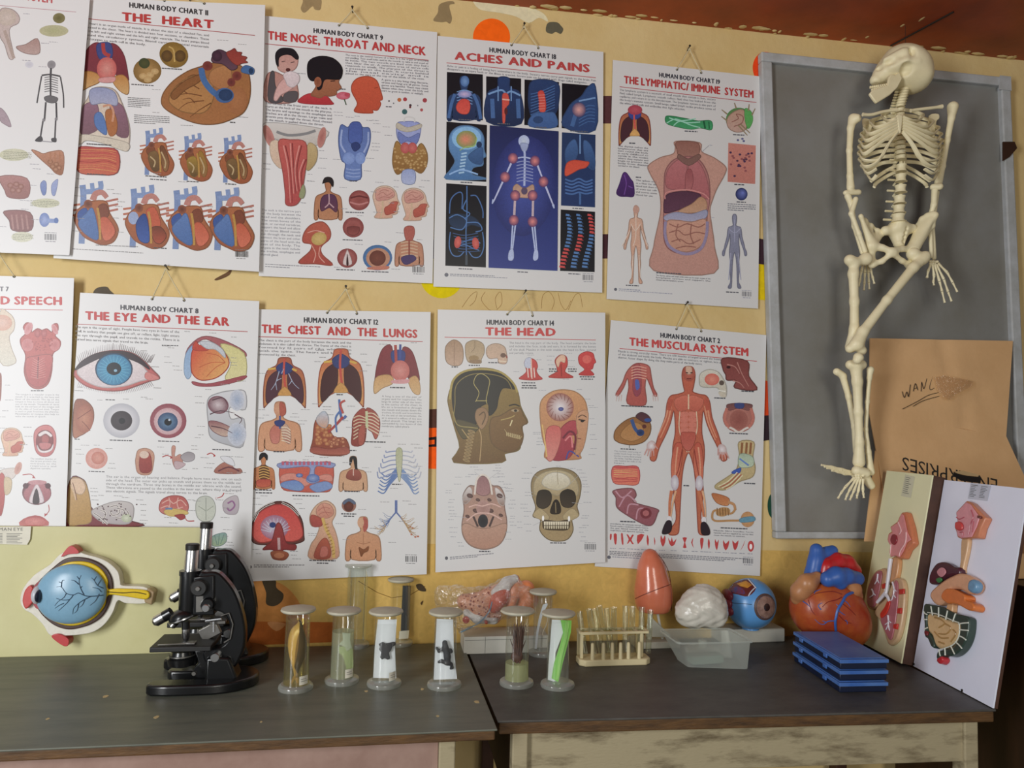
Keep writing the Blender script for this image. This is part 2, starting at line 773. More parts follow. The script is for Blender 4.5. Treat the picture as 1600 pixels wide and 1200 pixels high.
    def code(s, x, y, w, sl=0.06):
        """bar code patch at a sheet's lower corner."""
        h = w*0.5
        V, Fs = [], []
        q = x
        while q < x+w:
            l = s.rnd.choice((1.2, 1.8, 2.8))
            o = len(V)
            yy = y+(q-x)*sl
            V += [(q, yy), (q+l, yy), (q+l, yy-h), (q, yy-h)]
            Fs.append((o, o+1, o+2, o+3))
            q += l+s.rnd.choice((1.2, 2.0, 2.8))
        s.tri(V, Fs, s.col('4a4a4e', 0))
        s.dash(x, y-h-4, w, 2.4, sl)
        s.dash(x+4, y+8, w-8, 3, sl)
        return s

    # ---- repeated motifs
    def local(s, unit, cx, cy, sx, sy=None, rot=0):
        sy = sx if sy is None else sy
        c, n = cos(radians(rot)), sin(radians(rot))
        return [(cx+x*sx*c-y*sy*n, cy+x*sx*n+y*sy*c) for x, y in unit]

    def fig(s, cx, top, h, col, col2=None, wx=1.0, rot=0):
        return s.P(s.local(FIG, cx, top, h*wx, h, rot), col, col2, 3)

    def headp(s, x, y, h, col, col2=None, flip=1, rot=0):
        return s.P(s.local(HEADP, x, y, h*flip, h, rot), col, col2, 3)

    def bust(s, cx, y, h, col, col2=None, wx=1.0):
        return s.P(s.local(BUST, cx, y, h*wx, h), col, col2, 3)

    def lungs(s, cx, y, w, h, lung='7a3038', body='c8643c', base='d0a050', heart=None, mid='33407a'):
        u = lambda t: s.local(pts2(t), cx, y, w, h)
        s.P(u("0,0 .14,.02 .2,.16 .42,.28 .5,.6 .5,1 .46,1 .3,.85 .1,.76 0,.74 -.1,.76 -.3,.85 -.46,1 -.5,1 -.5,.6 -.42,.28 -.2,.16 -.14,.02"), body, base)
        s.P(u("-.08,.3 -.2,.28 -.38,.42 -.45,.7 -.42,.94 -.25,.82 -.09,.66"), lung)
        s.P(u(".08,.3 .2,.28 .38,.42 .45,.7 .42,.94 .25,.82 .09,.66"), lung)
        s.P(u("-.2,.2 -.05,.1 .05,.1 .2,.2 .12,.32 -.1,.34"), mid)
        s.L(u("0,.02 -.02,.3 .02,.62"), w*0.05, 'c84a3c')
        s.P(u("-.16,.76 0,.6 .16,.76 0,.78"), 'd09a4a')
        if heart:
            s.E(cx+.02*w, y+.52*h, .15*w, .17*h, heart, 'e0a090')
        return s

    def section(s, x, y, w, h, kind):
        """a heart cut open, with its great vessels; x, y is the top left corner."""
        u = lambda t: s.local(pts2(t), x, y, w, h)
        for q in (.38, .46, .54):
            s.L(u(".0,%g .2,%g" % (q, q-.02)), w*.045, 'c8785a')
            s.L(u(".72,%g .98,%g" % (q-.06, q-.1)), w*.045, 'c07a6a')
        s.L(u(".22,.06 .24,.3 .2,.98"), w*.13, '7f9bd0')
        s.L(u(".6,.0 .58,.14 .2,.17"), w*.11, '88a4d8')
        s.L(u(".42,.03 .44,.16"), w*.09, '88a4d8')
        s.L(u(".44,.3 .5,.2 .64,.18 .74,.26"), w*.14, 'c98a80', w*.1)
        s.P(u(".2,.4 .4,.32 .72,.32 .8,.5 .95,.68 .98,.8 .88,.95 .66,1 .45,.95 .22,.85 .05,.62 .1,.48"), 'b9703f', 'a85c34')
        if kind == 0:
            s.P(u(".12,.5 .28,.42 .33,.52 .16,.64"), '3a5fae')
            s.P(u(".3,.5 .45,.44 .56,.9 .3,.84 .13,.66"), '5f86c8', '4a74b8')
            s.P(u(".56,.4 .72,.36 .78,.54 .58,.58"), '8a4a30')
            s.P(u(".6,.6 .76,.58 .92,.78 .8,.92 .66,.9"), 'd0603c', 'e07858')
        elif kind == 1:
            s.E(x+.22*w, y+.52*h, .11*w, .1*h, '9fb4e0')
            s.P(u(".28,.6 .48,.46 .56,.88 .34,.86"), '2a4a98', '3a62b8')
            s.P(u(".5,.4 .68,.36 .8,.62 .64,.7 .54,.56"), 'd0603c')
            s.P(u(".6,.68 .8,.66 .92,.8 .8,.92 .66,.88"), '7a4028', 'b85030')
        else:
            s.P(u(".2,.44 .38,.38 .44,.5 .24,.56"), '8a5030')
            s.P(u(".24,.56 .5,.5 .56,.86 .36,.88"), '8a6a3c' if kind == 2 else 'b09030', '6a5030')
            s.P(u(".58,.42 .7,.4 .84,.7 .78,.9 .66,.84"), '7a4a2c' if kind == 2 else 'a88028', '9a7040')
            s.L(u(".3,.6 .44,.7 .4,.82"), w*.04, 'c8b080')
            s.L(u(".62,.5 .74,.7 .72,.84"), w*.04, 'c8b080')
        s.L(u(".54,.42 .58,.6 .6,.92"), w*.05, 'c89a40')
        s.E(x+.34*w, y+.36*h, .09*w, .07*h, '9a5a40', '6a3a28')
        return s

    def muscle(s, x, y, w, h, sl=0.05):
        s.P([(x, y+4), (x+w*.5, y), (x+w, y+w*sl+3), (x+w*1.0, y+h), (x+w*.5, y+h+w*sl*.5+4), (x+2, y+h-6)], 'c8504a', 'd87050')
        for i in range(9):
            yy = y+h*(i+.7)/10
            s.L([(x+4, yy+s.rnd.uniform(-2, 2)), (x+w*.35, yy+s.rnd.uniform(-4, 5)), (x+w*.7, yy+s.rnd.uniform(-4, 5)), (x+w-4, yy+w*sl)], 2.5, s.rnd.choice(('e8a860', 'b03a38', 'e09058')))
        return s

    def brain_head(s, x, y, h, flip=1, muscle='c8604a'):
        """side view of a head with the skull opened on the brain."""
        s.headp(x, y, h, 'e8c8a8', 'dca888', flip)
        u = lambda t: s.local(pts2(t), x, y, h*flip, h)
        s.P(u(".08,.35 .1,.14 .35,.05 .6,.12 .68,.3 .5,.42 .3,.46 .14,.46"), 'e0a890', 'd09080')
        for t in (".14,.3 .3,.2 .44,.3 .6,.2", ".18,.4 .32,.34 .5,.36 .62,.28", ".2,.18 .34,.12 .5,.16"):
            s.L(u(t), h*.02, 'b87868')
        s.P(u(".6,.5 .78,.5 .74,.62 .7,.8 .6,.86 .4,.9 .36,.7 .5,.6"), muscle, 'b8503c')
        s.L(u(".3,.46 .3,.7 .24,1"), h*.05, 'd8b890')
        return s

    def sheet(s, quad, border=None):
        """the paper itself: corners in crop pixels, TL TR BR BL."""
        P = [s.px.w(x, y, s.Y) for x, y in quad]
        s.mb.prism(P, (0, -0.0008, 0), 0, (0.70, 0.70, 0.70, 0))
        s.mb.v = [(v[0], v[1], v[2]) for v in s.mb.v]


M_PRINT = print_mat('printed_paper', 0.33, 0.10, 230.0, 0.35)
M_CORD = mat('cotton_cord', 'cfc4a0', 0.8, var=0.15, vscale=80)
M_NAIL = mat('dark_iron', '3a3632', 0.5, 0.7, var=0.2, vscale=60)


def chart(a, quad, label, title, cord, art):
    """a printed chart: sheet with its artwork, cord looped over a nail."""
    P = [a.px.w(x, y, a.Y) for x, y in quad]
    base = (np.array(P[2])+np.array(P[3]))/2
    t = thing('anatomy_chart', label, 'poster', base, 'printed anatomy charts on the wall')
    a.sheet(quad)
    art(a)
    a.mb.build('sheet', [M_PRINT, M_PRINT], t, smooth=False)
    if cord:
        (nx, ny), (ax, ay), (bx, by) = cord
        N = a.px.w(nx, ny, a.Y-0.010)
        m = MB()
        for q, w in (((ax, ay), 1), ((bx, by), 1)):
            e = a.px.w(q[0], q[1], a.Y-0.004)
            h = a.px.w(q[0]+(q[0]-nx)*0.03, q[1]+5, a.Y-0.001)
            m.tube([N, (N+e)/2+np.array([0, 0, -0.002]), e, h], 0.0013, 6)
        m.tube([N+np.array([-.004, 0, -.003]), N+np.array([0, -.001, .001]), N+np.array([.004, 0, -.003])], 0.0014, 6)
        m.build('hanging_cord', M_CORD, t)
        for q in ((ax, ay), (bx, by)):
            e = MB()
            p = a.px.w(q[0], q[1]+3, a.Y-0.0012)
            e.lathe([(0.0, -0.001), (0.0035, -0.001), (0.0035, 0.001), (0.0, 0.001)], p, 10, rot=Matrix.Rotation(pi/2, 3, 'X'))
            e.build('eyelet', M_NAIL, t)
        n = MB()
        p0 = N+np.array([0, 0, 0.0006])
        n.tube([(p0[0], -0.0005, p0[2]+.002), (p0[0], p0[1]-0.004, p0[2]+0.0075)], 0.0016, 7)
        n.lathe([(0, -.001), (.0036, -.001), (.0036, .0006), (0, .0006)], (p0[0], p0[1]-0.004, p0[2]+0.0075), 10, rot=Matrix.Rotation(pi/2, 3, 'X'))
        o = n.build('nail', M_NAIL)
        tag(o, 'small iron nail holding the cord of '+'the '+title+' chart', 'nail', 'nails above the charts')
    return t
# ------------------------------------------------------------------ the room
CEIL = ZC+1.293
M_WALL = mat('cream_distemper', 'dcc590', 0.82, var=0.0, vscale=3.5, col2='d2b67c', bump=0.35, bscale=45, spec=0.2)
M_PAINT = print_mat('mural_paint', 0.7, 0.14, 40.0, 0.2, 0.3)
M_RED = mat('red_oxide_paint', 'b04a1e', 0.42, vscale=5, col2='8c3a18', bump=0.25, bscale=20, spec=0.4)
M_FLOOR = mat('cement_floor', '5a5248', 0.8, var=0.25, vscale=6)
M_DARKWALL = mat('dark_brown_paint', '2c1a10', 0.6, vscale=4, col2='1c100a')
b = MB()
b.box(((-1.9+2.45)/2, 0.05, CEIL/2), (4.35, 0.1, CEIL))


def wcol(h):
    return (*hx(h), 0.45)


class WallPaint:
    n = 0


def patch(t, col, smooth=4, k=0):
    """paint or bare plaster on the wall, target pixels"""
    WallPaint.n += 1
    Q = catmull(pts2(t), smooth) if smooth else pts2(t)
    P = [W(x, y, 0.0) for x, y in Q]
    Fs = tessellate_polygon([[Vector((p[0], p[2], 0)) for p in P]])
    G2 = []
    for f in Fs:
        (x1, z1), (x2, z2), (x3, z3) = ((P[i][0], P[i][2]) for i in f)
        G2.append(f if (x2-x1)*(z3-z1)-(x3-x1)*(z2-z1) > 0 else f[::-1])
    yy = -0.0002-0.00006*WallPaint.n
    b.add([(p[0], yy, p[2]) for p in P], G2, 1, wcol(col))


def disc(cx, cy, rx, ry, col):
    patch(' '.join('%.2f,%.2f' % (cx+rx*cos(k*pi/10), cy+ry*sin(k*pi/10)) for k in range(20)), col, 2)


# lower part of the wall in a stronger yellow
patch('-30,838 330,846 700,850 1000,856 1420,864 1420,1100 -30,1100', 'd4b064', 0)
disc(768, 58, 29, 29, 'ff6a10')
disc(690, 434, 33, 32, 'e2cc08')
disc(1196, 106, 20, 25, 'f04a18')
patch('476,-4 500,-6 501,14 492,15 488,10 476,20 470,14 473,4', '9c8660')
patch('686,8 696,3 707,2 710,6 702,9 706,28 703,37 697,34 690,35 677,32 684,20', '94805c')
patch('742,-6 800,-5 828,10 850,22 856,34 842,28 826,36 806,26 780,20 748,14', 'e6ddb8')
patch('856,36 870,35 876,40 880,46 876,53 868,50 862,53 853,49', '64604e')
patch('941,150 958,150 958,193 941,193', '5a3538', 0)
patch('941,366 960,366 960,404 941,404', '4a2a30', 0)
patch('1182,372 1203,376 1203,415 1182,412', '3c2630', 0)
patch('1182,412 1203,415 1204,470 1182,468', 'e0c410', 0)
patch('674,374 690,375 690,406 674,404', '5c3c48', 0)
patch('664,640 694,638 694,668 664,670', '5c3a30', 0)
patch('664,669 694,668 694,733 664,732', 'ff6414', 0)
patch('668,684 682,682 683,698 668,698 668,695 679,694 679,687 668,688', '241c1c', 0)
patch('1186,604 1200,596 1210,624 1208,650 1186,652', 'd8481c')
patch('1186,650 1212,648 1212,686 1186,690', '33242c', 0)
disc(1208, 790, 9, 20, '1e4a38')
patch('146,457 152,450 166,448 172,454 178,462 150,462', '5e564a')
patch('336,436 354,426 362,420 358,430 340,438', '6a4c34')
# painted orange roundel, its base band and bare patches, behind the microscopes
patch('376,898 430,908 456,925 472,950 478,972 380,975', 'd08e4c')
patch('300,970 521,972 520,1003 300,1012', 'b5642a', 0)
patch('418,972 446,974 432,986', 'd39560')
patch('410,905 430,906 432,918 443,928 440,940 428,947 416,943 416,926', '4e4230')
patch('650,914 658,912 665,920 664,924 654,922', '4a3d2c')
patch('657,942 661,938 659,945', '5a4228')
# scratched spiral scribbles above the head chart, and cracks
for t in ('722,480 735,462 745,456 742,470 734,478', '758,456 752,468 762,482 770,486', '776,482 774,466 782,456 784,474 776,484',
          '846,482 848,462 858,456 866,470 862,484', '872,458 876,474 884,484 892,470', '888,484 898,462 906,460 910,480'):
    P = catmull(pts2(t), 5, False)
    m_ = [W(p[0], p[1], -0.0004) for p in P]
    b.tube(m_, 0.0006, 4, 1, wcol('a98450'))
b.tube([W(x, y, -0.0006) for x, y in ((560, 908), (590, 926), (612, 934), (640, 930), (664, 916))], 0.0009, 4, 1, wcol('8a6a38'))
wall = b.build('wall_back', [M_WALL, M_PAINT], smooth=False)
tag(wall, 'cream yellow plaster wall with painted dots and flaking patches', 'wall', kind='structure')
b = MB().box((0.3, -1.6, -0.05), (4.4, 3.4, 0.1))
tag(b.build('floor', M_FLOOR, smooth=False), 'grey cement floor under the tables', 'floor', kind='structure')
b = MB().box((0.275, -0.75, CEIL+0.05), (4.35, 1.5, 0.1))
# flaking cream lumps along the joint of ceiling and wall
for i in range(46):
    x = random.uniform(0.35, 2.1)
    s_ = random.uniform(0.004, 0.03)
    b.ell((x, -random.uniform(0, 0.025), CEIL-0.0005), (s_, random.uniform(.003, .012), random.uniform(.001, .004)), n=7, m=4, mi=1)
for x, y in ((1318, 62), (1312, 68), (1290, 66), (1355, 58), (1300, 72), (1410, 40), (1440, 30)):
    g = G(x, y, CEIL)
    b.ell(g, (random.uniform(.004, .009), random.uniform(.006, .016), .001), n=6, m=4, mi=1)
g0, g1 = G(1392, 71, CEIL-.0005), G(1490, 18, CEIL-.0005)
b.tube([g0, g1], 0.0035, 5, mi=2)
tag(b.build('ceiling', [M_RED, M_WALL, M_DARKWALL]), 'red oxide painted ceiling slab with flaking edge', 'ceiling', kind='structure')
b = MB().box((2.30, -0.9, CEIL/2), (0.1, 1.8, CEIL))
tag(b.build('wall_right', M_DARKWALL, smooth=False), 'dark brown wall beyond the carton', 'wall', kind='structure')
# ------------------------------------------------------------------ the charts
def art_heart(a):
    a.T('HUMAN BODY CHART 11', 552, 32, 886, 66, 21, '3a3a3e', 1)
    a.T('THE  HEART', 523, 88, 908, 122, 34, 'cc3a38', 1, 0.5)
    a.L("345,78 1086,152", 3, 'c05050', smooth=0)
    a.para(['The heart is an organ made of muscle. It is about the size of a clenched fist, and', 'is located in the chest. The heart is divided into four sections, or chambers. These',
            'are the left and right atrium and the left and right ventricle. The heart pumps blood', 'around the circulatory system. Blood carries essential materials', 'and oxygen to each cell in the body.'],
           352, 102, 890, 156, 16.5, 9, last=.5)
    # lungs and heart, and the chest below
    a.P("370,215 400,186 430,190 440,250 420,330 350,330 338,360 345,270", '8c3040', '7a2838')
    a.P("470,190 500,195 530,240 546,320 545,345 500,330 480,250", '8c3040', '7a2838')
    a.P("333,385 340,320 380,305 420,320 425,350 380,372 350,388", 'c88a3a', 'd8b070')
    a.P("480,335 520,320 547,345 547,400 520,395 490,365", 'c88a3a', 'd8b070')
    a.P("415,190 470,185 480,240 450,260 420,245", '3a4a90')
    a.L("440,185 445,225 470,240", 16, 'b83a3a')
    a.E(456, 295, 42, 50, 'd0605c', 'e09a90')
    a.P("425,335 490,330 482,352 430,352", 'e0a0a0')
    a.P("375,420 395,380 440,372 490,385 520,440 550,530 552,600 540,640 500,600 440,585 380,590 335,615 325,600 335,520 350,460", 'd8c8b8', 'e8e0d0')
    a.P("345,520 360,450 410,440 425,500 415,555 350,575", '9a7088', '84606e')
    a.P("470,440 520,450 545,520 545,585 490,565", '9a7088', '84606e')
    a.P("385,385 440,375 490,395 500,450 440,440 390,445", '98a4d0', 'b0b8d8')
    a.P("405,490 430,480 450,520 455,575 425,560 405,530", '5a84c8')
    a.P("450,480 480,470 500,520 495,570 465,575", 'b8743c')
    a.L("440,455 470,450 485,480 480,520", 9, 'd8a080')
    a.P("325,608 350,575 440,585 545,610 543,645 500,635 440,612 370,600 345,615", 'ded8c8')
    a.E(628, 303, 60, 54, '8a6a30', 'c09a58')
    a.E(615, 270, 24, 22, '3c4a28', '56582c', 20)
    for x, y in ((610, 325), (640, 320), (660, 305), (630, 340)):
        a.E(x, y, 17, 13, 'c8a468', 'd8bc80')
    a.E(741, 235, 62, 54, '8a6c24', 'b08c3c', 20)
    for x, y in ((712, 240), (768, 240)):
        a.E(x, y, 24, 25, '5c4420', '7a5c28')
    a.L("720,200 740,215 745,265", 6, 'd0b060')
    # the large heart
    a.P("688,432 700,392 740,345 800,305 852,286 905,270 990,268 1050,300 1066,350 1064,420 1040,478 990,508 930,528 860,530 800,515 740,488 700,460", 'a8713c', 'b27640', d=(.3, 1))
    a.P("720,420 760,360 840,320 900,350 910,420 870,480 790,480 740,455", 'ba8648', 'c08a4c')
    a.P("905,300 960,280 985,300 985,350 960,380 920,375 890,340", 'c08850', 'b67a48')
    a.E(1010, 430, 44, 60, 'ac7040', 'b87c4a')
    for t in ("860,410 800,400 740,410", "850,380 790,350 750,370", "870,430 800,440 760,470", "900,440 850,470 810,500", "880,340 830,320 800,330", "800,400 770,380", "830,440 810,420 780,425"):
        a.L(t, 5, '7c4c24', 2)
    a.P("730,400 790,345 860,318 850,350 790,385 745,425", '94602f')
    a.L("858,290 868,340 900,385 935,412", 26, '4274b4', 24)
    a.E(957, 408, 40, 32, '3c68a8', '44709c')
    a.E(962, 406, 30, 25, '20406c', '2a4a78')
    a.P("902,250 925,215 960,222 1000,262 1012,290 985,300 950,275 910,268", '54384c', '6a4a5c')
    a.E(925, 240, 22, 24, '3c2838', '54344a', -20)
    a.P("965,228 985,216 1000,208 1010,222 1030,225 1028,238 1052,245 1045,258 1055,268 1030,272 1012,280 985,262", '9c3c34', 'a84438')
    a.E(885, 282, 21, 20, '8a4038', '70302c')
    a.E(1010, 325, 20, 20, '90443a', '6c302c')
    a.E(986, 352, 17, 18, '8a4038', '683030')
    a.P("1030,292 1050,280 1082,294 1078,318 1050,315 1030,308", '3c70b0', '4878b4')
    a.E(1070, 304, 10, 13, '22446e')
    a.muscle(331, 630, 170, 106, 0.06)
    a.section(596, 545, 148, 205, 2)
    a.section(762, 568, 145, 205, 3)
    a.section(930, 575, 148, 208, 2)
    for i, (x, y) in enumerate(((308, 772), (525, 788), (708, 795), (886, 800))):
        a.section(x, y, 200, 272, (0, 1, 0, 0)[i])
    a.block(545, 418, 95, 6, 7.5, 2.6).block(572, 492, 150, 5, 8, 2.6)
    a.labs("925,172 1015,190 648,382 650,480 770,535 1015,500 318,762 316,800 316,835 455,808 480,826 500,860 490,880 670,868 860,880 1030,884 310,985 310,930 655,740 760,775 480,930 500,990", 48)
    for x, y, w in ((560, 362, 95), (690, 294, 85), (370, 616, 110), (372, 744, 80), (620, 752, 90), (640, 766, 70), (796, 775, 50), (960, 786, 46), (655, 1058, 55), (980, 524, 22)):
        a.dash(x, y, w, 4.5, .06, '5a5a5e')
    a.dash(310, 1062, 300, 3, .06)
    a.dash(408, 1046, 180, 3, .04)
    a.code(1003, 1094, 52)


def art_nose(a):
    a.T('HUMAN BODY CHART 9', 252, 88, 553, 120, 20, '36363a', 1)
    a.T('THE NOSE, THROAT AND NECK', 54, 116, 738, 186, 35, 'cc3838', 1, .45)
    a.L("40,136 752,208", 3, 'c05050', smooth=0)
    # woman with a tissue
    a.P("92,225 90,180 120,156 160,165 182,195 180,230 165,250 130,262 100,250", 'c89080', 'd0a090')
    a.P("88,220 86,180 105,158 135,155 165,162 185,192 178,205 150,185 120,185 100,200 98,235", '1e1c22')
    a.P("40,385 45,280 75,258 110,270 160,300 180,320 172,388", 'c08878', 'c89888')
    a.P("55,384 62,270 80,260 85,320 120,385", '565050')
    a.P("120,386 130,350 180,345 172,388", '5c5656')
    a.P("78,372 100,310 150,270 172,290 160,330 110,360 90,385", 'd8a498', 'e0b4a8')
    a.P("130,300 120,270 150,256 185,270 188,300 165,325 140,320", 'e4d4d0', 'd8c8c4')
    a.L("112,215 128,212", 3, '4a3030').L("152,218 168,215", 3, '4a3030')
    a.E(140, 250, 10, 8, '5a2a28')
    # boy smelling a flower
    a.P("190,394 200,368 240,352 300,360 328,385 328,402", 'c83038', 'b82830')
    a.P("240,358 262,320 250,285 270,255 330,260 362,285 360,305 372,330 352,342 350,358 320,365 300,362 280,372 255,366", 'b4724c', 'a0603c')
    a.P("226,270 230,215 275,192 335,200 374,240 370,285 345,292 300,292 285,330 270,335 262,300 240,296", '17161c')
    a.E(270, 303, 16, 22, 'a4603c', '8a4c30')
    a.L("325,300 345,298", 4, '2a1a18')
    a.E(380, 363, 30, 17, 'd05868', 'e07888').E(398, 358, 12, 9, 'c84858')
    a.L("385,378 393,403", 4, '3a5a38')
    a.P("430,432 442,395 418,345 420,310 445,285 490,278 525,295 540,330 552,375 540,384 544,400 530,425 508,425 506,438", 'd85830', 'c84c28')
    a.L("516,330 532,326", 3, '9a3818')
    for x, y, r, c in ((625, 380, 9, 'c87030'), (650, 378, 9, 'b83a40'), (736, 382, 10, 'b04048'), (673, 404, 6, '4a3a40'), (722, 424, 7, 'c05858'), (648, 432, 12, '3c6a68'), (580, 385, 4, '504848'), (672, 412, 5, '7a3030'), (600, 395, 3, '666666'), (705, 405, 3, '888888')):
        a.E(x, y, r, r, c, None, n=10)
    a.para(['The nose is the central feature of a face. It is the organ of breathing', 'and smelling. Two small holes used in the nostrils to take in and expel air', 'lie inside. The two nostrils are lined with tiny hairs', 'that filter the air. A sensitive area of nerve cells',
            'responds to smells. The pharynx of the throat is', 'a passage at the back. It starts behind', 'the nasal cavity and is', 'joined to the ears at the top of the inside of the nose.'], 390, 188, 752, 214, 11.5, 7.5, '74747c', .95)
    a.para(['A germ is a tiny living thing. Bacteria,', 'viruses and fungi are all germs. Some', 'germs are harmful. These may cause', 'disease when they enter the body and', 'start to grow in number, or multiply.'], 547, 296, 750, 312, 12, 8, '74747c', .9)
    a.para(['The throat is the front part of the neck. It', 'starts at the back of the mouth in the pharynx.', 'The larynx and openings to the esophagus and', 'trachea are all in the throat. Large veins and', 'arteries pass through the throat. Food, chewed', 'in the mouth, is pushed down the throat.'], 42, 398, 330, 424, 14.6, 9, '74747c', .88)
    # neck muscles
    a.P("42,480 300,510 290,560 250,580 120,560 70,540", 'd8d4c8', 'c8c0b0')
    a.L("90,520 140,535 210,530 260,515", 12, '8a8a86')
    a.E(57, 540, 20, 52, 'c88878', 'b06a60', -20).E(287, 545, 17, 46, 'c88878', 'b06a60', 12)
    a.P("62,570 100,560 120,620 110,680 70,640", 'e0c8a8', 'd8b898')
    a.P("230,570 265,590 262,650 225,690 215,640", 'c8b078', 'b89c60')
    a.P("98,565 150,555 215,565 222,640 215,690 205,760 200,800 175,838 132,838 128,790 118,700", 'c85c50', 'b84844')
    for t in ("120,580 140,680 150,830", "150,570 155,660 165,790", "190,580 170,680 180,780", "210,640 190,700 195,770"):
        a.L(t, 6, 'e09080', 3)
        a.L([(x+9, y) for x, y in pts2(t)], 5, '8c3230', 2)
    a.P("188,800 205,750 215,780 205,810", '9aa070')
    # larynx
    a.P("370,490 400,500 420,478 450,478 465,500 495,505 498,560 480,620 460,660 455,726 388,724 390,660 372,640 360,560", '5a74b0', '6a88c0')
    a.P("405,560 408,490 435,476 460,490 462,560 440,575", '465ea4', '4a66ac')
    a.P("415,575 440,565 455,585 430,605", '2c4078')
    a.E(405, 635, 26, 26, '7a98d0', '88a4d8').E(455, 635, 22, 26, '7a98d0', '88a4d8')
    a.L("375,510 370,570 390,610", 8, '9cb0d8').L("490,520 488,570 470,610", 8, '9cb0d8')
    for y in (680, 695, 710):
        a.L([(392, y), (425, y+6), (454, y+3)], 5, '8ea6d4')
    # thyroid
    a.P("615,485 640,475 690,475 718,490 712,545 690,580 640,575 615,540", '98a4d8', 'a8b4dc')
    a.P("618,480 660,500 718,485 715,505 660,520 614,505", 'c8c0a8')
    a.L("645,475 650,458 670,455 690,462 692,478", 7, 'c8c8c0')
    a.P("620,520 664,545 712,525 700,570 660,560 630,570", '7284c0')
    a.P("600,600 615,560 650,600 690,605 720,570 745,610 745,660 720,700 680,680 650,685 615,705 596,660", 'b08440', '94682c')
    for i in range(60):
        a.E(602+a.rnd.random()*138, 590+a.rnd.random()*100, 7, 5.5, 'a87c3a', 'd8b470', n=8, a=0)
    a.E(650, 590, 20, 24, 'c0504c', 'd87468').E(682, 590, 20, 24, 'c0504c', 'd87468')
    a.P("640,690 690,688 690,744 640,742", '9cacd4', 'b4c0dc')
    # lower figures
    a.bust(315, 718, 180, 'b8784c', 'c08458', 0.65)
    a.P("290,745 300,720 325,718 338,735 335,760 320,740 298,742", '241c1c')
    a.P("282,820 300,795 340,795 355,830 350,870 320,850 285,865", '5a3050', '6a3a4c')
    a.L("318,790 318,830 300,850", 5, 'c8a0a0').L("318,830 340,850", 5, 'c8a0a0')
    for x, y, r in ((450, 818, 46), (424, 936, 46), (398, 1070, 44)):
        a.E(x, y, r, r*.96, '8c3c38', 'c07064')
        a.E(x, y, r*.72, r*.6, 'a85850', '984840')
    a.L("412,808 450,800 488,808", 7, '6c2828').L("410,826 450,836 490,826", 7, 'c88078')
    a.P("400,935 450,935 445,962 424,970 402,962", '7c3430', '9a4c44')
    a.P("380,1095 395,1040 402,1040 418,1095", 'dccac0').P("394,1098 398,1050 404,1098", '3a1818')
    a.brain_head(510, 755, 140).brain_head(636, 765, 140)
    a.P("185,1090 235,1040 240,1010 205,1000 210,960 240,925 290,912 322,945 322,985 285,1020 290,1055 335,1100 260,1095", 'c05c40', 'b04434')
    a.E(275, 985, 34, 28, 'c0a050', 'd8b868', -20)
    for t in ("240,1010 260,1050 250,1090", "280,1020 275,1060 300,1090", "225,960 260,950 300,960"):
        a.L(t, 4, 'e0a088')
    a.E(530, 1068, 64, 56, '3a6a9c', '6aa0c4').E(532, 1070, 52, 44, 'c08864', 'd8a080').E(530, 1070, 36, 34, '6a3020', '80402c')
    a.P("490,1110 575,1104 570,1120 495,1120", 'c8785c')
    a.bust(668, 930, 170, 'c0805c', 'c88c68', 0.70)
    a.P("645,950 655,932 685,932 692,960 680,992 655,992", 'b85c4c')
    for i in range(6):
        a.L([(632, 1004+i*14), (668, 998+i*14), (705, 1006+i*14)], 5, 'd8b48c')
    a.L("668,990 668,1080", 7, '9a4a38').P("635,1066 680,1056 698,1075 660,1098 640,1090", '4a3468')
    a.para(['The neck is the narrow part', 'of the body between the', 'head and the shoulders.', 'The seven bones of the', 'neck, or cervical vertebrae,', 'support the head and allow', 'it to move. Blood vessels', 'run through the neck and', 'connect the brain and other', 'parts of the head with the', 'rest of the body. The', 'organs in the neck include', 'the trachea, esophagus and', 'thyroid gland.'], 26, 864, 196, 872, 14.9, 9, '70707a', .45, -.4)
    a.labs("180,266 338,434 342,448 392,456 430,452 480,470 505,470 510,484 552,498 560,535 505,520 505,570 500,600 505,585 480,635 470,690 335,640 275,602 275,635 270,678 225,705 222,735 600,732 520,740 720,732 600,760 500,782 710,760 364,762 30,616 32,660 32,682 580,830 600,868 510,870 370,855 195,830 340,1110 590,1118 700,990 610,960 560,1000 430,1010 440,885", 36)
    for x, y, w in ((408, 736, 36), (390, 872, 80), (378, 992, 86), (350, 1122, 80), (460, 1130, 120), (364, 336, 30), (566, 412, 26)):
        a.dash(x, y, w, 4.5, .03, '55555a')
    a.dash(40, 1098, 240, 3.2, .05).dash(40, 1108, 110, 3.2, .05)
    a.code(682, 1132, 52, .03)


def xr(a, q, c1, c2='1c3050'):
    a.P(q, c1, c2, 0, a=.5)


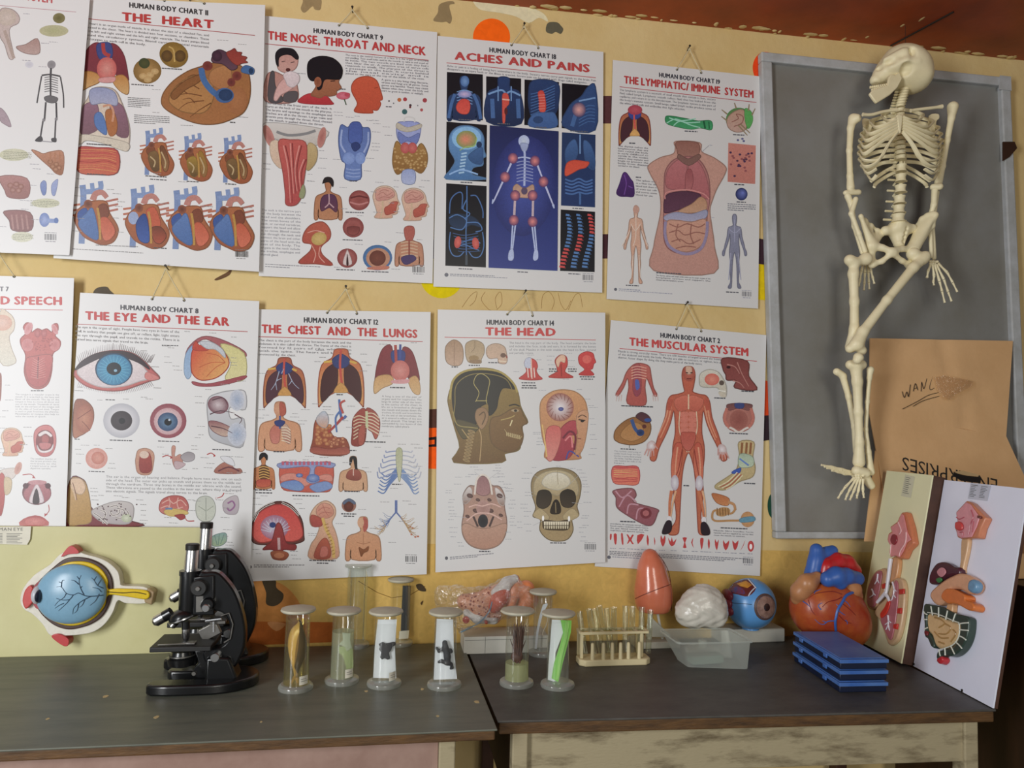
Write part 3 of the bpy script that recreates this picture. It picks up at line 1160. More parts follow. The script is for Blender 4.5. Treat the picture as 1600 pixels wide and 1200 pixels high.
def art_aches(a):
    a.T('HUMAN BODY CHART 18', 251, 116, 540, 147, 20, '36363a', 1)
    a.T('ACHES AND PAINS', 101, 148, 684, 204, 33, 'b83a36', 1, .5)
    a.L("63,163 714,228", 3, 'b85050', smooth=0)
    a.para(['Ache or pain is a feeling of being hurt somewhere in the body. Sensory nerves carry pain signals to the brain. Pain', 'disappears as an injury heals or the illness is treated. Severe pain can be eased with drugs called analgesics.'], 65, 180, 714, 245, 13, 8.5, '6c6c70', .94)
    K = '0e0e16'
    B1, B2, B3 = '26446c', '3c6494', '6c94bc'
    # stomach ache
    xr(a, "65,203 221,214 221,414 63,406", K, K)
    a.bust(140, 222, 188, B1, '182848', .75)
    a.E(143, 244, 19, 24, B2, B3)
    for i in range(5):
        a.L([(108, 290+i*13), (142, 282+i*13), (176, 292+i*13)], 3.5, B3)
    a.E(142, 300, 30, 16, '7080b0', 'c0a8c0')
    a.P("108,345 130,322 160,328 166,360 155,385 128,386 108,370", 'c83c30', 'd84c38')
    a.L("72,405 85,340 100,300", 14, B2).L("212,408 200,345 180,300", 14, B2)
    # chest
    xr(a, "236,222 388,232 388,430 235,420", K, K)
    a.P("240,300 285,270 290,228 335,230 340,272 385,300 388,428 240,420", '1e3c68', '162848')
    a.L("245,300 300,282 320,296", 8, B3).L("385,306 345,288 325,298", 8, B3)
    for x in (262, 374):
        a.L([(x, 320), (x+4, 405)], 18, B2)
    for x in (288, 345):
        a.L([(x, 266), (x, 330)], 5, B3)
    a.P("308,300 330,300 336,340 322,362 318,420 308,422 306,350", 'cc4434', 'd0503c').L("306,322 338,326", 6, 'e0a890').E(322, 375, 7, 16, '5a2020')
    # back
    xr(a, "403,236 553,247 552,445 402,434", K, K)
    a.P("420,300 440,240 545,250 552,330 530,390 445,400 425,370", '203c66', '1a3054')
    for i in range(9):
        a.L([(430, 300+i*13), (470, 290+i*12), (535, 262+i*12)], 4, B2)
    a.P("462,292 485,288 496,340 492,376 468,374 466,330", 'c83c30', 'd04a38')
    for i in range(6):
        a.L([(464, 305+i*12), (492, 303+i*12)], 3, 'e0806c')
    a.P("424,440 440,388 500,380 535,385 540,444", B2, '34588a').E(462, 412, 22, 16, B1)
    # shoulder
    xr(a, "566,252 713,264 711,458 565,448", K, K)
    a.P("570,440 600,350 650,310 680,268 712,268 711,456", '2a4c78', '24406c')
    for i in range(6):
        a.L([(640, 370+i*14), (680, 350+i*14), (710, 352+i*14)], 4, B2)
    a.L("640,330 690,320 712,316", 7, B3).L("610,440 625,390 640,350", 18, B2)
    a.E(640, 368, 30, 32, '4a4468', 'f0a090')
    # headache
    xr(a, "63,420 239,434 236,682 60,672", K, K)
    a.P("62,670 80,630 100,590 76,540 78,480 110,444 160,438 205,455 225,490 226,540 234,570 222,580 220,610 180,620 175,650 236,670", '5c8cb4', '3c6c98')
    a.E(150, 492, 64, 50, '7cb0d0', '8cb8d4')
    a.E(150, 497, 45, 38, '7c9050', 'e08060', 0, (-6, 0))
    a.L("120,545 150,530 185,525 195,490", 4, '9ab860')
    a.P("165,560 215,530 222,570 215,605 180,600 160,580", '38608c', '2c5078').E(205, 520, 12, 14, '1c3454')
    for i in range(7):
        a.L([(128-i*2, 560+i*14), (152-i*2, 556+i*14)], 7, '9cc0dc')
    a.L("75,650 130,630 200,650", 7, '84acd0')
    # liver
    xr(a, "566,466 712,477 710,793 562,785", '1c3458', '1c3460')
    a.P("585,600 580,550 600,510 625,500 635,560 600,620", B2, B1).P("660,505 690,520 710,580 705,630 670,600", B2, B1)
    a.L("645,476 645,560", 6, B3)
    for i in range(5):
        a.L([(580, 670+i*15), (610, 680+i*14), (640, 668+i*15), (670, 682+i*13), (700, 672+i*14)], 7, '40689c')
    a.P("580,655 585,605 615,588 660,592 685,598 670,620 640,628 610,645", 'd04428', 'd84c2c')
    a.L("645,730 645,782", 9, B2)
    # kidneys
    xr(a, "62,688 238,700 235,1055 58,1047", K, K)
    a.L("76,820 82,760 110,730 132,735 130,800", 5, B2).L("168,742 195,745 220,800 222,840", 5, B2)
    a.P("75,830 110,820 170,830 200,850 215,880 170,870 130,890 80,870", '16283c', '1c3450')
    for t in ("75,840 110,825 150,850 130,890 80,880", "150,860 200,860 218,890 190,900", "152,700 152,830 148,900 150,1000", "150,760 135,800 165,820 145,840", "80,900 75,960 90,1000 120,1005 140,985", "220,900 226,960 210,1005 180,1010 160,985", "100,930 130,945 180,930 210,950", "105,970 140,955 175,970 205,980"):
        a.L(t, 4.5, '4470a0')
    for i in range(7):
        a.L([(90+i*4, 905+i*13), (140, 915+i*12), (200+i*2, 905+i*13)], 2.5, '385c8c')
    a.E(112, 945, 15, 26, 'b84038', 'd06050', 8).E(190, 950, 15, 26, 'b84038', 'd06050', -8)
    a.L("150,1000 150,1045", 10, '40484e')
    # joints
    xr(a, "251,436 551,462 546,1070 246,1056", '1a2450', '26367c')
    a.E(400, 700, 138, 220, '222c66', '40509c', 4)
    a.E(400, 505, 24, 26, 'a8b4d0', 'c0ccdc').P("385,515 418,518 412,545 402,550 392,545", '98a4c0')
    W_ = 'aab6d2'
    a.L("402,548 404,580 402,700", 9, W_)
    a.L("348,585 402,575 455,590", 6, W_)
    for i in range(7):
        a.L([(368, 598+i*14), (402, 592+i*14), (440, 600+i*14)], 4, '8a94ba')
    a.P("352,712 370,692 402,712 438,694 445,718 430,748 402,752 366,745", 'b08c70', 'c89878')
    a.E(402, 722, 14, 16, '5a4a60')
    for t in ("350,590 318,660", "318,660 268,768", "452,592 486,680", "486,680 530,790"):
        a.L(t, 9, 'b4b8d0', 6)
    for t in ("268,760 262,778", "527,782 532,798"):
        a.L(t, 11, W_, 5)
    for t in ("362,745 357,845", "440,748 438,855"):
        a.L(t, 10, 'c0a8a8')
    for t in ("352,860 344,985", "364,860 350,980", "434,860 450,990", "446,862 456,980"):
        a.L(t, 7, W_, 6)
    a.P("336,985 352,975 356,1010 348,1025 332,1020", W_).P("446,982 460,980 462,1015 448,1026 440,1015", W_)
    for x, y in ((352, 580), (448, 592), (318, 662), (485, 682), (362, 742), (438, 742), (356, 850), (438, 856)):
        a.E(x, y, 22, 24, '5a3460', 'f08478', n=14)
    # backache spines
    xr(a, "561,802 711,812 709,1075 558,1070", K, K)
    for j, (x, p) in enumerate(((588, 2), (634, 1), (683, 0))):
        for i in range(16):
            t = i/15
            xx = x+14*sin(t*4.2+.2)+(-8*t if j == 0 else -4*t)
            yy = 825+t*225
            hot = (p == 2 and t > .6) or (p == 1 and .35 < t < .68) or (p == 0 and t < .36)
            a.L([(xx-8-4*t, yy), (xx+8+4*t, yy+3)], 9, 'd0403c' if hot else '4a78a8')
            a.L([(xx+8, yy+3), (xx+15, yy+8)], 3.5, 'b83838' if hot else '34587c')
    for x, y, w in ((115, 412, 55), (285, 430, 54), (452, 446, 50), (602, 462, 76), (124, 686, 52), (612, 799, 48), (116, 1062, 60), (372, 1076, 50), (594, 1084, 52)):
        a.dash(x, y, w, 4.5, .05, '5c5c60')
    a.E(63, 1087, 9, 9, '6a6a6e', n=10).dash(78, 1086, 195, 4, .04).dash(78, 1092, 250, 3, .04)
    a.code(657, 1110, 48, .03)


def art_lymph(a):
    a.T('HUMAN BODY CHART 19', 257, 144, 527, 176, 19, '36363a', 1)
    a.T('THE LYMPHATIC/ IMMUNE  SYSTEM', 101, 172, 676, 238, 32, 'b0302c', 1, .4)
    a.L("80,188 690,258", 3, 'b04848', smooth=0)
    a.para(['The lymphatic system is a network of small vessels that contain a clear, watery', 'fluid called lymph. Lymphatic vessels collect fluid that has leaked from the', 'capillaries and return it to the bloodstream. The lymphatic system is also part of', "the body's immune system. Small lumps called lymph nodes produce some of", 'the white blood cells and antibodies that fight infection.'], 80, 206, 508, 250, 14.5, 9, '6c6c6a', .68)
    a.lungs(147, 275, 140, 170, '46262a', 'a04434', 'c08a40')
    a.E(148, 292, 32, 22, 'a03440', 'b84a50')
    a.P("285,322 310,318 380,330 430,340 488,340 490,380 440,372 400,378 340,368 290,352", '2c8048', '3c9858')
    for t in ("290,350 330,332 380,348 440,345", "320,362 350,342 400,360 440,370", "300,326 350,340 420,330"):
        a.L(t, 5, '8cc49c')
    a.L("455,340 462,374", 8, '1c5c34').L("478,344 480,376", 5, '1c5c34')
    a.E(612, 335, 58, 54, '4a8040', '8c7c4c').P("560,330 590,300 630,290 650,330 640,380 600,390 565,370", 'b08868', 'b8947a')
    a.P("640,285 668,300 674,340 655,375 640,340", '54a048')
    for t in ("560,310 535,290", "600,285 592,260", "655,295 658,265", "670,315 685,285", "560,340 534,320", "610,360 650,405", "620,355 662,395"):
        a.L(t, 7, '8c7a54', 4)
    a.L("580,345 610,330 600,310 630,320 625,350 590,365", 4, '8a5a48')
    a.P("565,438 688,450 685,622 562,612", 'c07860', 'b8705a', 0)
    for i in range(22):
        a.E(575+a.rnd.random()*95, 480+a.rnd.random()*115, 6, 5, a.rnd.choice(('5a3844', '8c4c48', '483048')), None, n=8)
    a.P("66,660 80,620 95,575 110,572 130,600 142,620 144,675 110,678 80,676", '4c2460', '3c1c4c')
    a.L("100,580 110,620 100,670", 4, '6a3c80').L("118,630 138,640", 4, '6a3c80')
    a.E(624, 667, 27, 28, '22284c', '6470a8', 0, (6, -6))
    for x, y in ((608, 426), (628, 420), (634, 430)):
        a.E(x, y, 6, 5, '5a5a78', n=8)
    # torso
    a.P("330,432 436,438 445,478 500,505 552,545 548,580 515,640 495,690 482,740 492,820 502,900 500,1020 232,1008 232,900 248,820 262,750 262,690 250,640 215,575 208,540 260,505 318,488 328,460", 'bc8c70', 'b4826a')
    a.P("336,434 430,440 425,500 350,500 335,470", '8c5c48', '9a6a54')
    a.P("285,560 320,515 370,500 420,505 455,540 478,600 482,690 470,760 465,850 430,915 375,935 310,920 280,880 275,800 278,700 278,620", 'a4685c', 'b47868')
    a.P("292,640 290,570 330,520 375,505 380,560 378,640", 'b06860', 'a45a54').P("395,505 435,530 462,580 478,650 470,690 395,650 385,580", 'b06860', 'a45a54')
    a.P("345,490 385,510 430,490 440,505 390,540 340,510", '7c5848').P("380,560 400,560 408,610 395,650 375,648 372,600", '944c48', 'a86058')
    a.P("280,690 300,665 370,655 430,665 440,680 400,712 350,735 285,752 276,730", '54303c', '5e3844')
    a.P("440,680 466,700 462,740 400,752 340,745 400,712", 'b08058', 'b88c64')
    a.P("280,765 330,748 400,756 466,738 462,775 400,790 330,785 284,785", '8c8c98', '9c98a0')
    a.P("290,790 340,785 400,792 462,780 466,840 440,900 375,925 310,905 290,860", 'c08c6c', 'b88464')
    for t in ("300,800 340,815 380,800 430,815 460,800", "300,840 340,830 370,850 420,838 460,845", "310,880 350,870 390,890 440,870", "330,910 375,900 420,905", "340,800 330,850 350,880", "400,800 395,850 410,890"):
        a.L(t, 5, '905c48')
    a.L("284,790 282,850 305,905 375,935 440,912 466,850 470,790", 13, '8c7c8c').L("282,690 290,660 375,648 450,665 478,690", 5, 'c88070')
    # figures
    a.fig(152, 718, 350, 'c89c78', 'c49470', .62)
    a.E(153, 736, 14, 18, 'b88c70')
    for t in ("152,760 152,850 140,900", "130,800 150,830 172,800", "140,940 132,1040", "166,940 172,1040", "125,830 90,900", "178,830 205,900"):
        a.L(t, 3, 'e0c0a0')
    a.fig(592, 757, 332, '84848c', '74747c', .66)
    for t in ("592,780 592,880", "565,820 592,840 620,820", "575,930 566,1050", "608,930 620,1050"):
        a.L(t, 3, '9c9ca4')
    a.para(['The thymus makes the', 'lymphocytes that are', 'sent round the body', 'in early childhood to', 'settle in the nodes', 'where they mature and', 'begin to protect the', 'body from disease', 'carried in the blood'], 72, 455, 206, 466, 11, 7, '6c6c6a', .7)
    a.para(['The spleen acts', 'as a filter for the', 'blood and clears it', 'of worn out cells', 'and stores some', 'blood for use'], 152, 608, 245, 616, 13, 7, '6c6c6a', .8)
    a.block(562, 712, 125, 4, 9, 4, .05, '70706e')
    a.para(['The thymus, spleen and lymph nodes make up the major organs of the', 'lymphatic system and support the', 'immune and the lymphatic system'], 242, 1032, 484, 1048, 10, 6, '6c6c6a', .5)
    for x, y, w in ((243, 1020, 114), (370, 388, 58), (122, 442, 30), (586, 404, 50), (592, 626, 48), (602, 704, 44), (108, 1076, 58), (555, 1106, 56), (152, 594, 24)):
        a.dash(x, y, w, 5, .05, '4c4c4c')
    a.labs("480,450 490,772", 20)
    a.L("478,450 445,480", 1.5, '8a8a88', smooth=0)
    a.E(62, 1092, 7, 7, '5c5c5c', n=10).dash(76, 1092, 100, 4, .06).dash(76, 1099, 240, 3, .06)
    a.code(626, 1122, 42, .05)


def art_skeletal(a):
    a.T('SYSTEM', 92, -2, 222, 14, 28, 'cc5a58', 1)
    a.L("0,24 325,52", 2.5, 'c89898', smooth=0)
    a.P("0,45 50,40 82,70 78,100 40,130 60,240 40,250 20,190 0,150", 'c8b8a8', 'd0c4b4')
    a.E(30, 75, 40, 35, 'c8bca4', 'd4c8b4')
    a.L("20,130 40,190 60,250", 14, 'b8a894')
    a.P("70,200 110,190 160,165 170,225 130,232 90,220", 'b09080', 'c0a898')
    a.E(252, 78, 26, 22, '8a8450', '6a6830')
    a.E(230, 132, 62, 25, 'c0c090', 'b4b880')
    a.P("0,460 30,490 48,540 20,530 0,510", 'b0a0a0')
    a.E(125, 276, 18, 14, 'd8dcd8', 'c8ccca')
    S = '50504e'
    a.E(220, 276, 18, 18, '9a9a96', '868682').L("218,290 216,330", 9, S)
    a.L("178,322 215,318 258,326", 7, S)
    for i in range(7):
        a.L([(190, 332+i*10), (216, 328+i*10), (248, 336+i*10)], 3.5, '70706c')
    a.L("216,320 216,420", 7, S)
    a.P("190,415 215,408 246,418 240,436 218,440 196,432", '6c6c68')
    for t in ("178,325 168,380 158,440", "258,328 270,400 272,460"):
        a.L(t, 6, S)
    for t in ("196,436 190,510", "240,438 242,510", "184,515 172,590", "238,512 234,600"):
        a.L(t, 7, S)
    a.E(187, 512, 6, 7, '8a8a86').E(240, 508, 6, 7, '8a8a86')
    a.P("150,600 172,580 182,592 178,604", S).P("220,590 240,588 240,606 222,604", S)
    a.L("178,602 224,606", 4, 'a0a09c')
    a.P("135,640 160,645 185,655 225,645 270,650 268,738 240,740 215,715 175,680", 'c8916c', 'a06c48')
    for x, y in ((240, 700), (225, 710), (252, 715), (238, 722), (215, 690)):
        a.E(x, y, 12, 10, '94603c', 'c89870')
    for x in (215, 235, 255):
        a.L([(x, 650), (x, 690)], 7, 'b88058')
    a.P("0,752 115,760 120,840 40,842 20,810", 'b8887c', '9c6c60')
    for x, y in ((45, 790), (70, 785), (90, 795), (55, 810), (80, 812)):
        a.E(x, y, 13, 11, '94604c', 'c09484')
    a.P("18,900 128,905 135,980 55,982 40,940", '9c6c64', '8a5a54')
    for x in (50, 70, 92, 112):
        a.L([(x, 915), (x+8, 978)], 8, 'b08478')
    a.E(60, 660, 62, 26, 'd0d4ac', 'd8dab8').E(195, 866, 60, 20, 'd4d8b0').E(95, 1010, 46, 22, 'd8dcb8')
    a.block(15, 648, 120, 5, 7, 2.6, .05, 'a0a484').block(130, 856, 120, 4, 7, 2.6, .05, '9ca084').block(55, 1000, 88, 4, 7, 2.6, .05, '9ca084')
    a.P("172,790 185,770 198,780 196,825 182,830", '8ca0c8', '7088b8').P("220,790 235,770 248,768 236,830 222,828", 'a0b0d0', '90a4c8')
    a.E(190, 937, 22, 30, '6c88bc', 'a4b8dc').L("200,940 248,942", 18, '8ca4cc').E(240, 940, 10, 12, '6080b4')
    a.labs("100,60 210,180 175,185 95,258 165,285 128,700 140,720 200,742 85,855 90,892 0,966 135,936 130,790", 44)
    a.code(190, 1022, 52, .04)


def art_eye(a):
    a.T('HUMAN BODY CHART 8', 515, 174, 845, 190, 20, '505058', 1)
    a.T('THE EYE AND THE EAR', 366, 216, 975, 243, 34, 'cc3c3c', 1, .5)
    a.L("330,236 1055,268", 3, 'c05454', smooth=0)
    a.para(['The eye is the organ of sight. People have two eyes in front of the', 'skull, in sockets that people see give off, or reflect, light. Light enters', 'the eye through the pupil, and travels to the retina. There it is', 'turned into nerve signals that travel to the brain.'], 322, 252, 764, 274, 17.5, 10, '84848a', .7)
    # the big eye
    for i in range(44):
        t = i/43
        x = 340+t*300
        y = 400-48*sin(pi*min(1, t*1.05))
        a.L([(x, y), (x+(t-.35)*30, y-28-8*a.rnd.random())], 3, '8a8088', 1, 0)
        y2 = 478+34*sin(pi*t)
        a.L([(x, y2), (x+(t-.4)*24, y2+22)], 2.5, '9a9098', 1, 0)
    a.P("322,432 350,395 410,362 490,348 560,358 610,390 650,430 680,466 640,478 590,496 520,518 440,518 370,500 322,462", 'c05a5a', 'c86a68')
    a.P("330,440 370,400 440,372 520,368 590,395 630,440 660,464 600,478 530,500 440,505 370,480", 'e4dce0', 'd8ccd4')
    a.P("322,432 350,395 410,362 490,350 560,360 610,392 640,430 590,400 520,376 440,378 370,408", '3a2830')
    a.E(487, 428, 80, 70, '1c3c5c')
    a.E(487, 430, 74, 65, '2c84b4', '48acd8', n=40)
    for k in range(24):
        t = 2*pi*k/24
        a.L([(487+34*cos(t), 430+30*sin(t)), (487+68*cos(t), 430+60*sin(t))], 2, '5cb8dc', 2, 0)
    a.E(487, 426, 31, 27, '0c1420').E(494, 434, 7, 6, '8cc0e0')
    a.P("630,440 680,466 640,476 618,462", 'd88480')
    # section of an eyeball
    a.P("790,400 800,340 860,290 940,300 1040,350 1040,378 960,350 880,300 830,330 810,390", 'b06068', 'a85860')
    a.P("940,320 1040,360 1042,470 960,470 985,400", 'dcd890', 'e4e0a4')
    a.P("820,480 880,490 960,475 1045,455 1040,470 960,494 880,502 830,496", 'a84c58')
    a.P("785,440 790,370 815,330 830,340 812,400 815,450 800,470", '8ab0dc', 'a0c0e4')
    a.P("815,420 822,345 870,335 940,345 975,390 965,430 920,465 860,475 826,455", 'd84820', 'e8b060', d=(1, .6))
    for t in ("960,400 920,420 880,460", "960,400 900,400 850,420", "960,400 930,370 880,360"):
        a.L(t, 3, 'c86030')
    a.P("820,340 835,308 850,325 880,318 890,345 850,350", 'c84028').P("850,312 900,312 950,345 960,380 920,345 880,340", 'c8d0dc')
    # second row
    a.P("318,575 345,555 375,568 398,600 398,650 375,690 345,710 312,712", '9a5840', 'b87858')
    a.E(360, 640, 38, 60, 'a86048', 'c88868')
    a.L("330,640 360,620 390,600", 3, '803828').L("350,650 370,670 385,690", 3, '803828')
    a.E(518, 647, 78, 74, 'b8bcc8', 'e4e6ec').E(518, 647, 46, 42, '3c3438', '4c444c').E(520, 648, 14, 13, '14141a')
    a.E(717, 648, 78, 74, '984858', 'c08890').E(716, 650, 60, 57, 'd0a8b0', 'e4dce4').E(715, 652, 43, 40, '33507c', '6c94b8').E(716, 653, 16, 15, '0c1018').E(722, 644, 5, 5, 'c8d8e8', n=8)
    # inner ear bones
    a.P("885,560 930,530 1000,518 1045,525 1045,600 980,590 985,640 1040,640 1035,755 970,750 900,720 888,660", 'c8ccd4', 'b4bac4')
    a.E(930, 580, 45, 38, '7c4858', 'd4c8d0', 15)
    a.P("890,650 940,655 1000,690 960,715 905,690", '986068', 'd0b8a8')
    a.E(1010, 560, 32, 45, 'ccd4e4', 'a0b4d4').E(1010, 705, 40, 50, 'ccd4e4', 'a0b4d4')
    for t in ("895,620 940,605 1000,615", "900,670 950,680 990,700", "1000,620 1030,640 1020,660", "905,560 950,550 970,580"):
        a.L(t, 5, '583844', 2)
    # third row
    a.E(412, 808, 47, 45, 'd89488', 'e8beb4').E(418, 806, 28, 27, 'c87868', 'e0a090')
    a.P("580,800 590,772 625,765 655,785 655,830 640,875 590,872 578,830", 'd0a088', 'c48c74').P("595,810 610,780 640,790 645,860 600,865", 'b04c40', '983a38').E(615, 792, 20, 16, 'e0c8b8')
    a.P("732,760 748,758 745,800 770,790 778,830 750,850 735,820", 'd09a88', 'c0847c').P("770,800 800,780 828,790 825,815 790,822", '9c98a0', 'b4b0b8').P("745,820 790,830 770,850 748,852", 'c8b0b8')
    a.P("918,870 930,840 970,822 1000,850 1025,852 1024,872", 'b87c6c', 'a86c60').P("940,800 985,805 1000,840 960,825", 'd0d4dc').L("930,862 975,845 1020,862", 6, '74404a')
    for t, tip in (("692,802 712,795 730,803", 0), ("882,792 900,785 914,795", 0), ("955,955 945,970 925,977", 0), ("828,1074 800,1074 790,1062", 0), ("97,878 130,875 148,888", 1), ("207,1005 210,1030 193,1050", 1)):
        if tip == 0:
            P = pts2(t)
            a.L(t, 5, 'b84040', 3)
            a.P([(P[-1][0]+6*((P[-1][0] > P[-2][0])*2-1), P[-1][1]+2), (P[-1][0]-4, P[-1][1]-8), (P[-1][0]-4, P[-1][1]+8)], 'b84040', None, 0)
    a.para(['The ear is the organ of hearing and balance. People have two ears, one on each', 'side of the head. The outer ear picks up sounds and passes them to the middle ear', 'through the eardrum. Three tiny bones in the middle ear vibrate with the sound.', 'These vibrations are passed to the cochlea in the inner ear, where they are changed', 'into electric signals. The signals travel along nerves to the brain.'], 452, 890, 1028, 902, 15.4, 10, '84848a', .75)
    # big ear section
    a.P("280,1096 300,900 350,895 372,930 385,1010 440,1050 560,1075 600,1096", '7a2c34', '842f38')
    a.P("290,1080 300,905 350,898 375,940 390,1040 385,1080 340,1090", 'c8a060', 'b89040')
    a.P("300,900 345,895 365,930 350,960 320,950", 'e0c0a0')
    a.L("300,920 315,950 325,985", 8, 'd8b890').L("328,985 322,950 310,910", 3, '7a4a38')
    a.P("390,1035 430,1010 500,990 560,1000 570,1040 550,1085 470,1085 420,1070", 'c8c4c4', 'b4aeb4')
    for t in ("430,1030 450,1040 440,1085", "470,1015 500,1010 510,1040 480,1050 470,1030", "500,1020 530,1030 520,1060 495,1060", "520,1070 550,1050 540,1030", "400,1040 430,1060 460,1088"):
        a.L(t, 9, 'e0dcd8')
        a.L(t, 2.5, '504850')
    a.E(540, 1062, 22, 18, 'b8c4a8', 'd4dcc8')
    for i in range(26):
        a.E(395+a.rnd.random()*190, 1000+a.rnd.random()*70, 3.5, 3, '5c4448', None, n=7)
    # brain, skull base, cochlea
    a.P("678,1020 690,985 730,967 780,972 803,1005 795,1040 760,1055 720,1050 690,1040", 'c05c58', 'd08078')
    for t in ("690,1000 720,985 740,1000 770,985 795,1010", "685,1020 715,1010 740,1025 780,1015", "720,975 725,1000 715,1030", "760,975 755,1000 765,1030"):
        a.L(t, 4, 'e4b4a8')
    a.P("700,1030 740,1022 790,1030 800,1045 740,1055 710,1048", 'd8bc68').L("705,1022 735,1022", 8, '6888b8')
    a.P("745,1050 780,1045 790,1060 770,1070 755,1060", 'a84040')
    a.P("835,1000 850,975 880,968 905,980 918,1010 915,1050 895,1075 860,1075 838,1050", 'c4ccc4', 'd0d8cc')
    a.L("878,975 878,1070", 2.5, '8a948a').L("845,1010 875,1030", 3, 'a0aa9c').L("910,1010 882,1030", 3, 'a0aa9c')
    a.P("950,1000 975,975 1010,968 1018,1010 1005,1045 960,1040", 'c4bcc4', 'b8b0bc').L("970,1000 990,990 1000,1010 980,1030 968,1018", 7, '9c6c9c')
    a.P("905,1140 960,1125 965,1160 940,1180 905,1178", '84a8a8', 'a4bc94')
    for t in ("915,1135 925,1175", "935,1130 930,1178", "955,1132 940,1172"):
        a.L(t, 3, '6c9088')
    a.labs("786,268 892,274 985,292 600,350 700,376 645,418 690,330 715,338 700,400 735,415 740,432 655,508 600,548 620,555 415,560 525,556 830,545 832,572 320,770 325,790 345,752 400,752 450,766 325,830 465,830 460,850 670,760 690,790 815,755 815,770 820,852 695,832 775,855 855,805 880,830 868,848 960,800 1000,802 965,870 1010,868 420,966 485,968 520,975 580,985 598,1005 600,1030 600,1050 596,1072 595,1085 385,950 385,936 390,985 390,968 800,985 825,990 800,1030 700,1060 720,1083 940,1060 950,1020 960,948 960,958 920,985 950,1112 955,1165 960,1178 950,1140 875,515 940,492 1010,478 980,400 985,380 985,412 840,672 845,708 830,720 318,520 330,505", 36, .04)
    for x, y, w in ((450, 560, 40), (468, 732, 98), (674, 736, 90), (318, 728, 24), (378, 865, 68), (905, 772, 76), (690, 328, 70)):
        a.dash(x, y, w, 4.5, .03, '606066')


def art_speech(a):
    a.T('HUMAN BODY CHART 7', -262, 94, 37, 96, 19, '606068', 1)
    a.T('TASTE AND SPEECH', -285, 148, 262, 154, 33, 'cc4040', 1, .4)
    a.L("-300,168 268,176", 3, 'c86060', smooth=0)
    a.P("0,185 40,190 62,220 60,260 40,290 50,340 68,400 0,395", 'e0d0b8', 'd8d8c8').E(10, 230, 42, 34, 'd8a890', 'e0c0b0')
    a.P("92,330 88,300 110,275 100,250 115,230 138,240 135,270 160,255 180,262 200,256 222,270 225,240 245,235 248,260 236,285 258,310 252,340 225,365 222,430 205,490 165,512 125,495 104,440 110,370", 'c45c58', 'c06058')
    a.E(118, 325, 25, 27, 'd08080', 'c06868').E(234, 325, 22, 25, 'd08080', 'c06868')
    a.E(122, 255, 15, 28, 'd8989c', 'c87474', 25).E(234, 258, 11, 24, 'd8989c', 'c87474', -25).E(160, 275, 13, 18, 'a84848', 'c87070').E(188, 275, 13, 18, 'a84848', 'c87070')
    a.P("112,385 150,372 220,368 218,430 200,485 165,505 128,488 110,440", 'c4605c', 'b44c4c')
    a.L("164,375 162,420 160,470", 5, '7a3038')
    for i in range(9):
        a.L([(162, 395+i*9), (140-i, 380+i*10)], 2.5, 'e09c94', 1, 0).L([(164, 395+i*9), (190+i, 378+i*10)], 2.5, 'e09c94', 1, 0)
    for i in range(40):
        a.E(135+a.rnd.random()*90, 295+a.rnd.random()*60, 3.5, 3, 'a84848', None, n=6)
    a.P("0,450 8,460 6,540 0,560", '9a5a48')
    a.para(['The tongue is a muscular organ in the', 'mouth. It is attached to the base and', 'floor of the mouth. The tip of the', 'tongue is free to move all about and', 'out of the mouth. Thousands of taste', 'buds on the surface of the tongue and', 'on the sides of food and drink. Tongue', 'is used to push food into the pharynx.', 'Movements of tongue also help to', 'make the sounds of speech.'], 66, 538, 252, 540, 10.4, 6.5, '909096', .7)
    a.brain_head(6, 678, 118, 1)
    a.P("145,730 150,690 180,668 215,670 236,700 238,750 220,790 185,800 155,780", 'd07878', 'c86c6c')
    a.P("155,735 165,700 195,688 222,705 226,745 210,770 185,775 162,765", '94383c', '7a2c30')
    a.P("165,705 195,690 222,708 216,716 195,702 172,714", 'e8e0e0').P("158,748 170,770 190,776 215,768 228,746 222,772 192,784 166,776", 'e8e0e0')
    a.P("180,715 195,708 208,718 206,742 182,742", 'b05454').P("168,745 195,740 220,748 205,768 178,768", 'c47070')
    a.para(['The smallest muscles of', 'the larynx protect the', 'entrances to the', 'respiratory and', 'digestive systems.'], 130, 812, 240, 814, 10.2, 6.5, '909096', .8)
    a.P("0,860 70,850 60,890 20,900 0,900", 'd8d0c8').E(78, 850, 14, 28, 'd0a090', 'c08478', 20)
    a.P("0,880 22,890 20,980 10,1040 0,1040", 'c05048', 'b04440').P("20,890 50,900 45,950 22,960", 'd0bc94')
    a.E(157, 953, 62, 53, '6c2c38', '9c5058').P("105,945 160,905 215,945 205,985 160,1000 112,985", 'b8747c', 'a45c64')
    a.P("125,990 150,925 165,925 188,988 160,998", 'dcd0d4').P("140,995 156,935 168,995", '341820')
    a.E(160, 910, 40, 10, 'c48a90').E(110, 925, 12, 12, '54202c').E(205, 925, 12, 12, '54202c')
    a.P("84,1094 100,1065 150,1050 190,1062 208,1094", 'b04c4c', 'c87068', 2)
    a.E(150, 1078, 44, 18, 'c86c68', 'd88880')
    for t in ("97,878 130,875 146,886", "207,1005 210,1030 196,1048"):
        a.L(t, 4, 'b84848', 3)
    a.P("142,878 152,893 138,892", 'b84848', None, 0).P("190,1042 204,1046 190,1056", 'b84848', None, 0)
    a.labs("22,497 22,560 10,606 0,632 100,676 105,715 85,750 0,680 0,768 0,785 0,850", 34, .01)
    a.dash(132, 522, 56, 5, 0, '606066')


